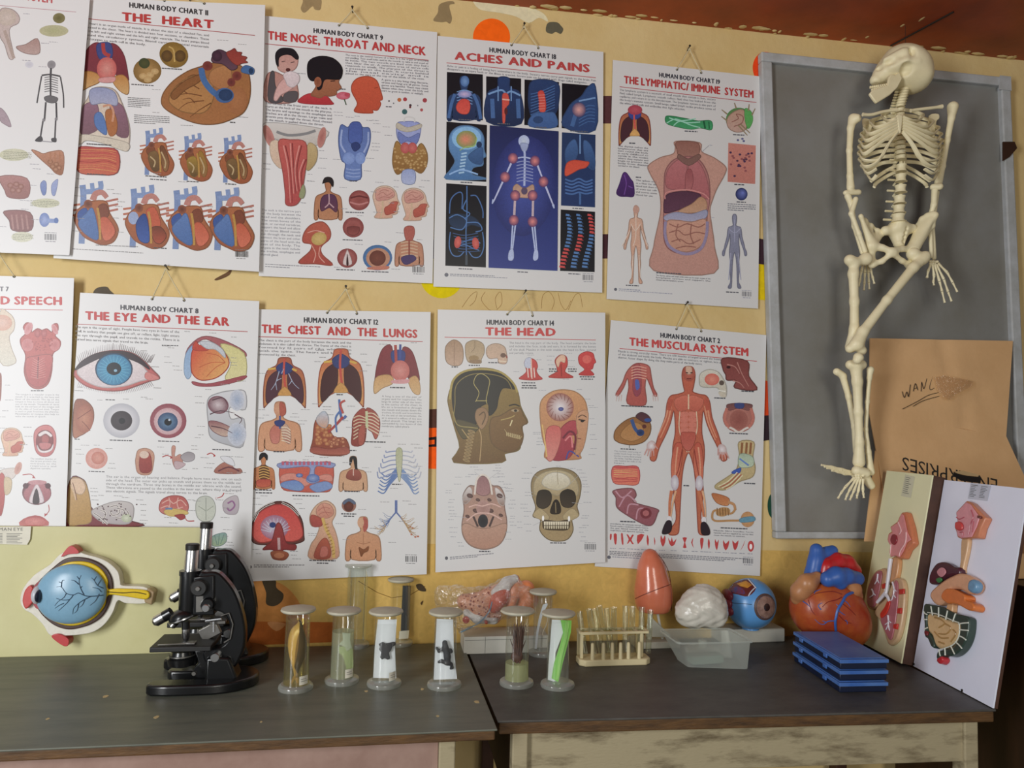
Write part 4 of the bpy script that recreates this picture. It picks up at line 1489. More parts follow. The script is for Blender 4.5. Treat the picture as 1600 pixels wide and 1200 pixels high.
def art_chest(a):
    a.T('HUMAN BODY CHART 12', 246, 92, 561, 102, 21, '3c3c42', 1)
    a.T('THE  CHEST  AND  THE  LUNGS', 67, 136, 726, 158, 34, 'c83a38', 1, .42)
    a.L("52,153 751,174", 3, 'c05050', smooth=0)
    a.para(['The chest is the part of the body between the neck and the', 'abdomen. It is also called the thorax. The frame of the chest is', 'formed by 12 pairs of ribs which join', 'with the spine. The heart and lungs are', 'protected by the chest.'], 54, 172, 446, 184, 15, 9, '78787e', .4)
    a.lungs(163, 242, 178, 208, '54303c', 'b05c40', 'c88848')
    for t in ("140,300 125,350 105,380", "130,340 150,330", "180,310 200,350 225,375", "195,340 180,360", "150,310 160,290", "125,350 130,380"):
        a.L(t, 4, 'a4b0c8', 2)
    a.lungs(403, 205, 192, 240, '4a2428', 'c8643c', 'd8a058')
    a.L("330,262 365,258", 9, 'd8b040').L("440,258 470,266", 9, 'd8b040').L("92,292 125,288", 8, 'd8b040').L("195,290 215,298", 8, 'd8b040')
    a.P("555,280 580,205 620,195 622,320 560,330 545,370", '8a2c38', '7c2632').P("668,198 705,215 730,290 735,345 690,330 665,260", '8a2c38', '7c2632')
    a.P("545,395 550,330 600,315 625,330 620,355 580,372", 'd0a060', 'dcb880').P("690,340 720,320 738,350 738,398 710,390", 'd0a060', 'dcb880')
    a.P("620,215 672,215 670,260 625,262", '303f88').L("635,188 638,260", 12, 'b04038').L("656,186 654,250", 10, '3a509c')
    a.E(655, 298, 40, 44, 'c86860', 'dc9088').P("620,340 690,335 684,352 626,352", 'dc9ca0')
    # breathing man
    a.bust(143, 430, 205, 'd09468', 'd8a078', .86)
    a.E(143, 462, 26, 32, 'cc9470', 'd8a480').P("143,432 165,445 168,480 150,492 143,480", 'b85c48')
    a.P("100,560 120,530 143,525 140,600 110,605", 'c06c58', 'cc8070').P("148,525 175,530 190,570 185,610 160,590", 'c8a890', 'b07060')
    for i in range(6):
        a.L([(150, 540+i*11), (172, 540+i*12), (188, 552+i*11)], 4, 'e4d4b8')
    a.L("143,490 143,545", 8, '4a5c98').P("120,515 143,508 165,516 150,535 128,532", '34407c')
    # alveoli
    a.P("285,650 284,590 295,510 330,500 350,540 375,580 425,590 428,655", 'a85438', '904430')
    for i in range(34):
        a.E(300+a.rnd.random()*60, 530+a.rnd.random()*80, 10, 9, 'a85c34', 'd49a60', n=9)
    for i in range(16):
        a.E(360+a.rnd.random()*60, 585+a.rnd.random()*40, 9, 8, '8c3c28', 'e0a070', n=9)
    a.P("284,622 355,632 428,622 428,655 284,650", '9c4c40', 'b46450')
    a.L("425,490 405,500 395,420", 12, '4a6cb0', 9).L("412,495 380,530 350,560", 12, 'b03c38', 8).L("400,470 380,500 385,560", 9, '5078b8', 6).L("420,425 400,440 412,480", 9, 'c05048')
    a.P("298,500 330,470 350,500 340,540 310,530", 'b8c8d8', 'd0a080')
    # rib muscles
    a.P("455,500 490,460 510,470 512,540 500,610 450,615 450,560", 'a44438', '903830')
    for i in range(7):
        a.L([(456, 500+i*15), (480, 490+i*14), (508, 500+i*10)], 4.5, 'd8c4a0')
    a.P("510,460 545,470 568,510 565,560 550,590 535,560 515,540", 'a44c40', 'b45c4c')
    for i in range(6):
        a.L([(512, 480+i*12), (540, 480+i*15), (566, 500+i*14)], 4.5, 'e0d0b0')
    a.L("512,470 514,540", 11, 'c8d0a0')
    a.P("480,545 505,530 500,605 478,610", 'b05444')
    a.para(['A lung is one of the pair of', 'organs used for respiration. The', 'lungs lie either side of the heart', 'in the cavity of the chest. In', 'life air is breathed in through', 'the mouth and passes down the', 'trachea, bronchi and bronchioles.', 'At the end of the bronchioles, the', 'air is entered in millions of tiny sacs', 'called alveoli. The lungs are', 'surrounded by two layers of thin', 'membrane called pleura.'], 577, 410, 746, 414, 11.6, 7.5, '78787e', .7)
    # small busts
    a.bust(73, 648, 150, 'c88450', 'c07848', .62)
    a.P("56,680 58,655 75,648 90,658 88,680 75,664", '1e1a1c').P("55,740 60,705 90,705 98,750 80,760 60,758", '5c3c24', '6c4428')
    for i in range(5):
        a.L([(54, 712+i*11), (74, 706+i*11), (98, 714+i*11)], 4, 'd8a850')
    a.P("46,765 100,762 98,790 50,792", 'b84838', 'c86040')
    # bronchus section
    a.P("150,690 250,700 362,690 362,800 310,815 210,812 150,795", 'd0604c', 'c85a48')
    a.P("150,745 200,735 260,760 330,740 362,745 362,770 300,760 250,790 200,760 150,770", 'd88c7c')
    a.P("152,775 210,765 245,790 225,810 155,795", '6c8cc8', '7c9ccc').P("270,790 330,770 362,780 360,800 300,815", '7c98cc')
    a.P("150,690 362,690 362,712 300,704 290,740 312,765 280,778 255,765 268,740 262,706 150,714", '8a98c8', 'a4b0d4')
    a.E(284, 756, 28, 18, '4c6cb0', '94a8d4').E(226, 744, 15, 9, '4060a4', '94a8d4')
    for i in range(12):
        a.L([(156+i*18, 684), (156+i*18, 700)], 11, 'c05c78')
    # woman
    a.bust(455, 662, 145, 'd0a078', 'd4a880', .8)
    a.P("440,700 442,670 458,662 470,675 472,712 478,740 465,720 455,672 448,690", '1c181c').P("425,750 440,722 478,722 490,750 475,765 440,762", 'a85848', '8c4438').L("456,715 456,745", 4, 'e0c0b0')
    # rib cage
    for i in range(6):
        y = 640+i*19
        s_ = 44+i*6
        a.L([(640, y), (612, y+3), (640-s_, y+6+i*3), (648-s_*1.22, y-2-i*1), ], 5, '8c9cc4')
        a.L([(660, y), (688, y+3), (658+s_, y+6+i*3), (655+s_*1.2, y-2-i*1)], 5, 'b8c0d0')
        a.L([(645, 700+i*9), (630-i*4, 725+i*12), (600-i*3, 750+i*14), (575-i*3, 735+i*15)], 5, '5c80bc')
        a.L([(655, 700+i*9), (672+i*4, 725+i*12), (700+i*3, 752+i*14), (725+i*2, 738+i*15)], 5, '7898c8')
    a.P("640,632 662,632 664,680 656,760 648,764 638,690", 'b4bc94', 'c8ccac')
    # diaphragm
    a.P("22,1010 28,940 60,885 130,855 190,870 235,930 245,1000 240,1025 180,1040 100,1040 40,1035", '5c3028', '6c3830')
    a.P("26,1000 34,940 66,895 130,868 186,882 226,935 240,1000 200,1025 130,1020 60,1030", 'c83c38', 'dc5c50')
    a.E(120, 965, 60, 52, 'a46c84', 'c0b8cc')
    for k in range(12):
        t = pi*k/11
        a.L([(125+20*cos(t), 985-15*sin(t)), (125+62*cos(t), 975-50*sin(t))], 4, 'c4c8d8', 2, 0)
    a.E(112, 955, 14, 12, '2c3c74')
    for t in ("40,905 80,875 120,860", "150,860 190,880 225,915", "30,940 50,900"):
        a.L(t, 9, 'd8d0c8').L(t, 4, '3c2c2c')
    a.P("110,1020 130,950 150,960 170,1030 210,1040 205,1062 160,1060 140,1080 110,1060 70,1060 90,1040", '9c3434', '8c2c2c')
    a.L("138,1010 140,1060", 12, 'c0a0a0')
    a.P("105,1070 135,1065 170,1070 180,1085 160,1105 120,1102 108,1090", 'a85c38', '8c4028').E(140, 1085, 22, 12, 'c07850')
    # side view of head and neck
    a.headp(275, 852, 150, 'e4c4a4', 'd8a888', -1) if False else None
    a.P("270,1098 275,1040 295,1010 310,965 280,960 270,935 275,905 300,870 340,852 375,875 380,910 365,945 380,985 392,1040 385,1098", 'dcb494', 'd09878')
    a.P("300,885 325,862 360,872 372,905 350,925 318,925 300,910", 'd89c84', 'cc8870')
    for t in ("306,895 330,880 355,885", "310,910 335,900 365,905", "325,868 335,895 350,918"):
        a.L(t, 3, 'b87060')
    a.P("272,935 280,912 315,925 325,945 318,960 285,962", 'b85444', 'a84840')
    a.P("290,1095 305,1040 335,1010 355,1040 355,1095", 'b85c40', 'a44834').P("320,1050 345,1050 345,1085 315,1090", 'c87060')
    a.L("325,925 340,975 368,1030 372,1095", 13, 'd8b45c')
    for i in range(10):
        a.L([(334+i*3.6, 955+i*14), (348+i*3.2, 950+i*14)], 4, 'a88038', smooth=0)
    a.E(437, 872, 31, 29, '9c7060', 'a86850').E(436, 876, 21, 22, '5c2c20', '74382c').P("412,858 437,842 464,858 460,868 437,854 416,868", '5c6c88')
    # man with stomach
    a.bust(498, 920, 182, 'd09c74', 'd09468', .80)
    a.P("498,922 516,935 518,965 505,985 498,975", 'b4584c').E(487, 945, 14, 22, 'd8a884')
    a.L("470,1028 498,1036 528,1028", 3, 'b07850').L("498,990 498,1040", 2.5, 'b47c54')
    a.P("480,1050 500,1060 520,1046 518,1065 500,1075 490,1090 484,1075", '94582c', '7c4420')
    # bronchial tree
    a.L("638,850 638,905", 11, '5c74b0')
    for sgn in (-1, 1):
        a.L([(638, 900), (638+sgn*25, 930), (638+sgn*48, 965)], 7, '5c74b0', 4)
        for t in range(7):
            x, y = 638+sgn*(20+t*6), 922+t*9
            for k in range(3):
                e = (x+sgn*(14+a.rnd.random()*30), y+(k-1)*26+a.rnd.random()*14)
                a.L([(x, y), ((x+e[0])/2, (y+e[1])/2+4), e], 2.5, 'c0a070' if (sgn > 0 or t > 3) else '6c84b4', 1.2, 2)
                if sgn > 0 and k == 2:
                    a.E(e[0], e[1], 4.5, 4, 'c87050', n=8)
    a.labs("296,212 565,186 700,180 310,242 290,260 485,228 490,262 510,276 480,300 50,310 52,465 40,500 70,488 195,482 185,496 220,512 222,526 232,464 280,440 325,452 325,464 430,450 345,486 410,512 425,540 570,562 580,578 545,625 645,612 700,612 715,628 690,690 712,706 700,740 612,800 640,782 250,664 312,668 385,664 180,680 240,678 410,690 492,712 505,730 200,846 210,865 225,886 262,992 265,1000 380,950 475,890 525,970 410,1018 30,868 26,1060 40,1078 185,1068 190,1084 195,1100 570,858 665,854 690,868 605,1030 650,940 25,842 60,832", 38, .02)
    for x, y, w in ((384, 402, 26), (116, 645, 46), (440, 640, 28), (506, 603, 86), (36, 808, 70), (40, 820, 70), (196, 832, 118), (418, 814, 64), (612, 372, 64), (620, 784, 38), (268, 1108, 112), (300, 1120, 50), (404, 910, 64), (414, 920, 45)):
        a.dash(x, y, w, 5, .02, '4c4c52')
    a.E(17, 1134, 7, 7, '6a6a6e', n=10).dash(32, 1128, 215, 4, .0).dash(32, 1136, 150, 4, .0)
    a.code(677, 1112, 50, .02)


def art_head(a):
    a.T('HUMAN BODY CHART 14', 239, 104, 531, 108, 21, '38383c', 1)
    a.T('THE HEAD', 234, 150, 536, 153, 33, 'c03a38', 1, .5)
    a.L("55,159 714,171", 3, 'b84848', smooth=0)
    a.para(['The head is the top part of the body. The head contains the brain', 'and includes the face, scalp and ears. It is formed by the bones', 'of the skull. Muscles in the neck enable the head to flex, extend', 'and partially rotate.'], 337, 188, 714, 190, 14.5, 9, '707074', .28)
    a.P("57,235 62,195 95,170 128,190 137,235 128,275 98,284 66,270", '9c7c5c', 'b8987c')
    a.L("97,175 96,280", 2, '84644c')
    a.P("145,215 150,185 185,172 222,188 228,225 215,255 212,272 165,270 150,250", 'a48c68', 'b49c78')
    a.L("186,175 186,205 170,225", 2, '7c6448').E(182, 250, 22, 12, '94784c').P("166,258 210,258 208,272 168,270", '8c7050')
    a.P("236,225 245,198 280,186 315,200 325,230 328,260 318,275 290,270 285,250 250,252", 'b89c80', 'c4a488').E(310, 238, 12, 10, '6c5040').L("290,262 325,266", 4, 'dcc8a8').P("322,236 330,246 324,250", '8c3c30')
    # x-ray style head in profile
    a.headp(70, 293, 412, '8c7434', '6a4c24')
    a.P("88,420 100,350 150,310 220,300 300,318 352,365 360,385 310,380 290,420 280,470 250,500 245,450 205,470 190,540 130,550 100,500", '1c1c1a', '24221c')
    a.P("100,520 190,540 200,560 150,600 125,590", '4c4428', '584c28')
    a.L("78,430 90,350 140,308 220,298 300,312 355,360 372,400", 9, 'a08c40')
    a.L("92,520 100,450 105,370 160,325 240,318 320,340 350,390", 4, '7c6c34')
    a.L("190,440 205,400 182,360 195,325 222,320 250,345 245,385 236,430 240,450", 3, 'a89850').L("192,436 240,436", 3, 'a89850')
    a.L("90,480 110,540 170,552 200,556", 4, '948444')
    a.P("188,510 195,475 225,466 245,490 240,530 218,560 202,545", '8a6844', '9c7850').L("205,500 225,485 232,505 218,540", 5, '5c4428')
    a.P("255,520 300,500 350,470 385,470 398,500 415,530 390,550 398,590 380,640 330,660 260,620", '7c5c2c', '6c4c24')
    a.L("335,458 360,452 382,460", 6, '2c2418').P("345,478 365,472 380,480 362,486", 'a8926c').E(364, 479, 7, 6, '2c2418')
    a.L("300,520 340,510 360,500", 4, 'b09850').L("315,560 340,590 380,600 392,590", 3, 'a88c58').L("340,545 350,520", 5, 'd8c890')
    for i in range(8):
        a.L([(325+i*8, 572+i*2), (327+i*8, 590+i*2)], 5, 'b09c68', smooth=0)
    for i in range(10):
        a.E(172-i*2.5+(i > 6)*0, 570+i*14, 17, 6.5, 'a08450', '6a5430', 20, n=10)
    a.L("205,560 215,600 208,700", 4, 'b0905c').L("130,560 160,600", 4, 'a88c50')
    # small muscle heads
    a.P("380,340 400,322 412,305 402,270 420,250 450,260 460,285 455,305 465,325 480,342 430,346", 'c84038', 'b83430').P("402,275 410,252 432,250 432,290 410,292", 'b8bcc8').L("432,255 436,340", 5, 'e0b098')
    for i in range(3):
        a.L([(416+i*14, 292), (420+i*14, 335)], 5, 'e8c0b0')
    a.P("510,334 540,312 545,295 536,260 560,236 586,245 590,280 580,310 615,335", 'c83c34', 'b83430').P("540,262 560,238 580,242 578,270 560,265 550,290", 'dcb090').L("562,275 565,330", 4, '8c2420')
    a.P("640,322 665,300 642,275 640,240 670,222 700,228 708,250 714,268 706,275 700,296 690,302 705,324", 'cc3a38', 'bc3030').E(675, 255, 20, 18, 'd85c50')
    # half brain half face
    a.P("470,480 480,430 520,398 565,388 620,395 660,425 676,470 678,540 665,620 645,668 640,690 500,690 495,640 480,590", 'c8905c', 'b87c50')
    a.E(558, 464, 60, 62, '9c5c48', 'e4d4d8', n=36)
    for k in range(16):
        t = 2*pi*k/16
        a.L([(558+56*cos(t), 464+58*sin(t)), (558+34*cos(t+.25), 464+36*sin(t+.25))], 3, '7c4438', 2, 0)
    a.E(562, 472, 12, 9, '44487c', '5c64a0')
    a.P("560,560 600,525 635,530 632,580 600,590 620,640 590,690 520,690 545,620", 'b04048', '9c3040')
    a.P("500,560 555,550 560,610 530,690 500,685", 'c85c54', 'd08474')
    a.L("570,600 600,570 625,590 620,650", 9, '742434').L("580,610 605,590 612,640", 7, 'd87878')
    a.L("585,690 600,655 640,680", 6, '3c4890').L("480,540 490,600 500,680", 6, 'd8b060')
    a.P("630,500 678,480 676,560 660,640 640,668 625,665 634,600", 'c8946c', 'bc8458')
    a.L("638,518 668,522", 5, '3c2c24').L("636,508 655,498 674,508", 4, '5c4030').E(655, 524, 8, 6, '2c2420').L("634,600 650,602", 4, '8c4c40').L("632,560 636,580", 4, '9c6c4c')
    # skull from below
    a.P("130,980 140,910 135,850 160,808 190,805 200,770 222,758 245,775 262,805 295,810 316,850 316,900 326,960 320,1020 290,1065 230,1084 170,1068 138,1030", '9c7868', 'b89078')
    a.P("130,985 150,970 200,990 250,990 322,970 318,1020 290,1064 230,1082 170,1066 140,1030", 'b48c74', 'ac8068')
    a.P("190,830 200,775 222,765 245,780 252,835 222,850", '8c6060', 'a07470')
    a.L("186,845 195,780 222,758 250,782 262,845", 8, 'd0c4b4')
    a.P("140,885 136,850 160,812 175,830 165,870", 'c8c0b8', '8c7060').P("275,815 310,845 315,890 290,880", 'd0c8c0', '8c7060')
    for x, y, r in ((165, 850, 14), (295, 850, 14), (200, 868, 10), (250, 868, 10), (190, 915, 13), (256, 915, 13), (155, 940, 10), (300, 935, 10)):
        a.E(x, y, r, r*.7, '4c3430', '6c4c44', 20)
    a.E(223, 905, 30, 36, 'ac8478', '9c7468').E(222, 960, 22, 29, '2c2c30', '1c1c20')
    a.L("180,940 200,985", 9, '4c3834').L("268,940 250,985", 9, '4c3834')
    for t in ("160,900 190,890 220,895 260,885 300,900", "150,960 190,930 220,925 260,930 305,955"):
        a.L(t, 5, 'd0a898')
    # skull from the front
    a.P("440,940 452,900 435,840 436,780 470,742 545,728 615,745 648,790 645,850 632,895 640,935 610,950 615,1000 590,1040 540,1048 500,1036 470,1000 472,952", '8c7850', 'a48c60')
    a.P("448,850 446,790 480,752 545,738 605,755 636,800 632,850 590,820 545,850 490,825", 'b8a880', 'a8946a')
    a.P("480,800 500,760 545,748 590,765 600,800 545,825", 'd4ccb4', 'c0b490')
    a.P("455,870 465,830 500,825 520,845 515,885 490,905 462,898", '2c2418', '44382a').P("562,880 560,840 590,822 620,835 625,875 605,900 575,898", '2c2418', '44382a')
    a.P("515,922 530,875 545,868 558,890 560,922 540,930", '241c14', '34281c')
    a.L("538,880 540,925", 4, '8c7850')
    a.P("440,935 470,905 510,940 500,960 475,955", 'b09c70').P("640,935 610,905 570,938 585,960 612,955", 'b09c70')
    a.P("482,972 490,955 545,962 592,955 600,972 590,998 540,1000 490,995", '4c3c28')
    for i in range(11):
        a.P([(487+i*10, 962), (496+i*10, 962), (495+i*10, 978), (488+i*10, 978)], 'd8ccac', None, 0)
        a.P([(488+i*10, 981), (495+i*10, 981), (494+i*10, 994), (489+i*10, 994)], 'ccc09c', None, 0)
    a.E(484, 948, 5, 12, 'e0dcd0').E(597, 950, 5, 12, 'e0dcd0')
    a.L("548,735 546,760 550,800", 2, '8c7a54')
    a.labs("165,726 185,738 158,758 145,768 95,800 100,770 60,828 58,838 75,868 70,880 70,900 75,915 72,930 78,940 70,955 76,990 75,1010 80,1030 110,1055 115,1070 275,718 275,730 265,742 265,770 285,756 285,768 290,790 300,815 310,800 320,820 320,830 340,870 332,888 335,905 340,940 340,950 335,965 340,980 320,1010 318,1040 435,728 400,752 390,775 405,836 405,850 385,888 385,905 400,920 370,965 400,940 400,975 372,990 410,1005 540,722 590,732 630,738 640,752 645,770 655,785 655,800 655,812 660,835 660,880 655,938 650,948 655,980 640,990 640,1010 650,1030 645,1048 465,392 630,388 665,430 680,458 685,466 685,515 690,540 688,585 690,605 690,645 682,672 440,575 460,600 455,615 455,628 440,582 415,238 455,258 460,300 355,310 575,230 500,242 500,260 590,262 590,288 505,280 570,343", 34, .01)
    for x, y, w in ((85, 291, 28), (160, 284, 52), (245, 272, 46), (390, 360, 64), (392, 372, 62), (390, 382, 66), (510, 300, 32), (510, 310, 38), (592, 300, 38), (594, 310, 36), (644, 334, 66), (650, 344, 52), (205, 1095, 50), (515, 1058, 70)):
        a.dash(x, y, w, 5, .01, '4c4c50')
    for t in ("185,745 215,770", "300,740 250,775", "130,870 160,865", "330,860 290,850", "100,940 150,945", "440,760 470,775", "640,760 600,800", "655,885 610,880", "440,980 480,960"):
        a.L(t, 1.2, 'a0a0a0', smooth=0)
    a.E(63, 1122, 7, 8, '5c5c60', n=10).dash(78, 1121, 190, 4.5, -.09).dash(78, 1128, 120, 4, -.09)
    a.code(665, 1084, 48, .01)


def art_musc(a):
    a.T('HUMAN BODY CHART 2', 257, 132, 515, 157, 20, '36363a', 1)
    a.T('THE MUSCULAR SYSTEM', 122, 166, 637, 213, 33, 'bc3a36', 1, .4)
    a.L("78,180 676,236", 3, 'b84848', smooth=0)
    a.para(['Muscle is strong, stretchy tissue. There are 650 muscles arranged around the bones', 'of the skeleton and inside the body. Muscles are able to contract, or tighten, into a', 'shorter, fatter shape. By doing this they make parts of the body move.'], 72, 196, 518, 232, 13.5, 9, '6c6c6e', .82)
    # small torso
    a.P("125,262 150,246 185,248 208,262 215,300 225,350 240,380 230,388 212,345 195,310 188,350 190,425 112,420 118,350 112,310 95,350 72,385 62,378 90,330 105,290", 'b45c4c', 'a84c40')
    a.P("140,255 165,250 172,300 170,370 150,390 135,360 138,300", 'a44c48', '8c3c48').P("145,320 160,318 165,350 150,360", '4c5c9c')
    for i in range(5):
        a.L([(128, 265+i*12), (155, 258+i*12), (195, 266+i*12)], 3.5, 'd89c80')
    for x in (66, 76, 86, 222, 232, 242):
        a.L([(x, 382), (x-3 if x < 100 else x+3, 410)], 4, 'c8a898', 2, 0)
    # main figure
    a.fig(378, 258, 738, 'b8583c', 'b4603c', .92)
    a.E(380, 290, 27, 34, 'a04c38', 'b86048').P("366,262 378,258 392,264 390,290 370,290", 'c8a080')
    a.L("366,285 376,287", 4, '3c1c18').L("386,287 396,285", 4, '3c1c18').L("370,312 390,312", 4, '6c2c24')
    a.P("320,400 372,385 378,440 340,455 318,430", 'c8684c', 'b85840').P("384,385 440,400 436,435 410,455 380,440", 'c8684c', 'b85840')
    a.L("378,380 378,445", 6, 'e0b088')
    for i in range(4):
        a.P([(342, 460+i*23), (375, 456+i*23), (375, 476+i*23), (344, 479+i*23)], 'c87058', None, 2)
        a.P([(380, 456+i*23), (412, 460+i*23), (410, 479+i*23), (380, 476+i*23)], 'c87058', None, 2)
    a.L("340,455 338,540 372,632", 4, 'e0b890').L("412,455 414,540 378,632", 4, 'e0b890')
    a.P("345,550 372,545 408,550 400,600 375,628 350,600", 'b4503c', 'b85c48')
    a.P("318,600 350,600 345,690 325,760 308,760 302,690", 'b85038', 'c8704c').P("405,600 432,600 442,690 435,770 415,760 400,690", 'b85038', 'c8704c')
    a.L("330,610 322,680 318,750", 7, 'd89068', 4).L("420,610 428,680 428,750", 7, 'd89068', 4).L("350,620 335,700 322,740", 5, '8c3828', 3).L("402,620 416,700 425,745", 5, '8c3828', 3)
    a.E(318, 765, 17, 34, 'b0a0a0', 'd0ccc8').E(424, 768, 17, 34, 'b0a0a0', 'd0ccc8')
    a.L("304,800 296,850 294,910", 15, 'c06c40', 8).L("322,800 308,860 300,915", 9, 'd8a070', 5).L("420,800 436,860 444,920", 15, 'c06c40', 8).L("438,800 448,850 452,915", 9, 'd8a070', 5)
    a.E(294, 925, 11, 14, 'd0c8c0').E(444, 928, 11, 14, 'd0c8c0')
    a.P("262,985 280,935 300,932 304,965 290,986", '2c2024').P("434,985 432,945 448,936 466,960 470,988 452,994", '2c2024')
    for t in ("290,420 280,480 245,560", "302,430 290,490 255,570", "462,430 470,490 500,570", "450,430 462,500 495,580"):
        a.L(t, 8, 'd08860', 4)
    for t in ("300,400 292,450", "455,400 462,450"):
        a.L(t, 24, 'b05038', 16)
    for cx, cy, sg in ((215, 605, -1), (524, 620, 1)):
        a.E(cx, cy, 19, 24, 'b89c90', 'd8ccc4', 20*-sg)
        for k in range(4):
            a.L([(cx-sg*10+sg*k*9, cy+12), (cx-sg*12+sg*k*14, cy+48-abs(k-1)*4)], 6.5, 'c08c7c', 4, 0)
        a.L([(cx-sg*12, cy-8), (cx-sg*34+sg*4, cy+14)] if sg < 0 else [(cx-16, cy-4), (cx-18, cy+26)], 6.5, 'c08c7c', 4, 0)
    # skull with jaw muscle, neck muscles
    a.P("425,325 430,290 465,272 505,282 530,315 543,350 540,390 520,385 505,352 460,350 432,345", 'c8c0a8', 'b8ac90')
    a.E(480, 315, 32, 26, 'c8604c', 'd88468').E(522, 330, 11, 11, '5c4c40').L("508,362 540,368", 6, 'd8d0b8').P("508,370 535,378 540,392 518,390", 'c0b498')
    a.P("528,222 634,236 640,300 676,360 580,352 585,320 545,318 540,295 528,270", '7c3c34', '8c4840')
    for t in ("590,240 610,290 640,345", "570,320 600,330 620,352", "545,250 580,260 600,290"):
        a.L(t, 5, 'b07464', 3)
    a.E(552, 262, 9, 6, '3c1c1c')
    a.E(597, 482, 70, 64, 'a06050', 'b87864').P("545,425 597,418 655,425 640,450 597,440 555,450", '6c4440', '845048').E(597, 490, 40, 42, '9c5c4c', '8c4c40').P("580,420 618,420 615,440 585,440", '3c4470')
    a.L("545,520 570,530 597,545 625,530 650,520", 9, 'd0c4b0')
    for t in ("545,440 535,490 555,525", "650,440 660,490 640,525"):
        a.L(t, 12, 'b86c58')
    # foot
    a.P("598,588 662,588 658,650 668,700 655,740 600,760 540,795 500,792 496,775 540,745 585,710 600,650", 'c0a870', 'b09c68')
    for x in (612, 632, 650):
        a.L([(x, 590), (x-4, 640)], 10, '8c5c34')
    a.P("602,640 655,650 660,690 620,700 596,690", '9cac8c', 'b4c09c').P("570,715 605,700 600,722 570,726", '34549c').L("600,660 640,690", 7, '5c7cb0')
    for i in range(5):
        a.L([(590+i*6, 720+i*3), (548-i*0+i*6, 760+i*4), (505+i*9, 782+i*3)], 5, 'a8583c' if i % 2 else 'd8c898', 4)
    # heart
    a.P("53,570 60,535 95,500 140,480 190,488 212,510 210,550 185,585 140,600 90,595 65,585", '8c5c2c', 'a06c34')
    a.P("80,560 120,510 170,510 180,560 130,585", 'a87438', 'b07c44')
    a.L("130,490 145,530 165,550", 15, '34507c').E(168, 547, 17, 15, '28406c', '1c2c4c').P("148,475 170,458 200,470 215,495 195,505 165,492", '4c2c30', '5c3434').E(200, 492, 15, 8, '2c4c84').E(185, 520, 9, 9, '5c2c28')
    a.muscle(48, 693, 112, 76, 0.02)
    a.P("50,800 130,790 150,820 140,850 240,880 242,900 220,948 180,945 100,900 65,870 62,830", '945858', '8c4c50')
    for t in ("60,800 90,830 130,800", "75,870 110,820 150,850", "110,900 120,860 160,862", "150,925 160,880 200,880"):
        a.L(t, 6, 'b88488')
    a.E(192, 898, 25, 24, '7c3438', '5c2428').E(192, 898, 14, 13, 'a85c58')
    # neurons
    a.P("480,812 520,818 555,835 548,865 510,858 490,840", 'b06434', 'c07c44').L("550,850 575,860 582,885", 13, 'b88450', 10)
    a.E(528, 892, 32, 20, 'b48850', '9c7038', -10)
    a.L("582,880 560,900 500,885 482,900 490,930 560,930 620,930", 9, 'b08048')
    a.E(635, 925, 30, 34, 'b4804c', 'c8985c').P("605,920 660,912 664,932 606,938", '5c8c98')
    for i in range(5):
        a.L([(502+i*12, 875), (504+i*12, 908)], 3.5, '7c5428', smooth=0)
    # row of muscle shapes
    R = 'b83834'
    for t in ("36,990 44,990 42,1012 36,1014", "52,990 66,990 64,1032 56,1030", "84,988 92,988 95,1032 88,1032", "108,992 116,992 124,1005 132,992 140,994 130,1014 140,1032 132,1032 124,1020 116,1030 110,1030 118,1012", "155,994 186,992 158,1034", "198,992 206,1012 202,1042 196,1020", "228,1002 234,1020 230,1038", "258,994 266,1012 275,994 277,1020 266,1044 256,1020",
              "290,1004 300,1022 306,1002 312,1024 326,1008 318,1034 304,1042 294,1028", "352,1005 372,1005 364,1026 370,1048 354,1048 360,1026", "400,1005 390,1026 402,1050 396,1028", "430,1008 444,1008 442,1032 436,1058 430,1034", "466,1008 472,1028 468,1056 462,1032", "494,1010 502,1026 510,1012 508,1036 502,1060 494,1038", "530,1014 540,1032 556,1016 552,1044 540,1060 530,1040", "570,1016 582,1030 596,1016 592,1044 580,1060 572,1040", "626,1014 618,1040 604,1062 616,1038"):
        a.P(t, R, None, 2)
    a.E(650, 1042, 14, 24, R, 'c84c44').E(650, 1044, 6, 12, 'd8d0c4')
    for i, x in enumerate((36, 76, 112, 142, 172, 216, 250, 300, 352, 392, 430, 456, 494, 528, 562, 600, 636)):
        a.dash(x, 1052+i*1.5, 26, 3, .05)
    for i in range(3):
        a.dash(34, 1066+i*7, 600-i*50, 3.4, .055, '6a6a6c')
    a.para(['The rhythmic contracting of', 'cardiac muscle keeps the heart', 'beating to pump blood around', 'the body. Cardiac tissue is', 'only found in the walls of the', 'heart.'], 55, 630, 172, 636, 10.4, 6.5, '6c6c6e', .4)
    a.para(['controlled by the autonomic nervous system.', 'Smooth muscle is involuntary muscle found in', 'the gut, blood vessels and the', 'respiratory and digestive systems.'], 36, 946, 202, 956, 9.5, 6, '6c6c6e', .9)
    a.para(['Muscle fibre bundles form', 'fascicles and are supplied by nerves that', 'cause the muscle to contract.'], 488, 976, 660, 984, 10, 6, '6c6c6e', .8)
    for x, y, w in ((85, 432, 138), (490, 398, 48), (608, 368, 54), (556, 552, 80), (620, 770, 48), (356, 780, 26), (82, 620, 66), (80, 936, 70), (518, 964, 116)):
        a.dash(x, y, w, 5, .04, '4c4c4e')
    a.L("120,602 120,614", 2, '5c5c5c', smooth=0)
    a.E(32, 1090, 8, 8, '5c5c60', n=10).dash(46, 1090, 200, 4, .06)
    a.code(616, 1116, 44, .05)


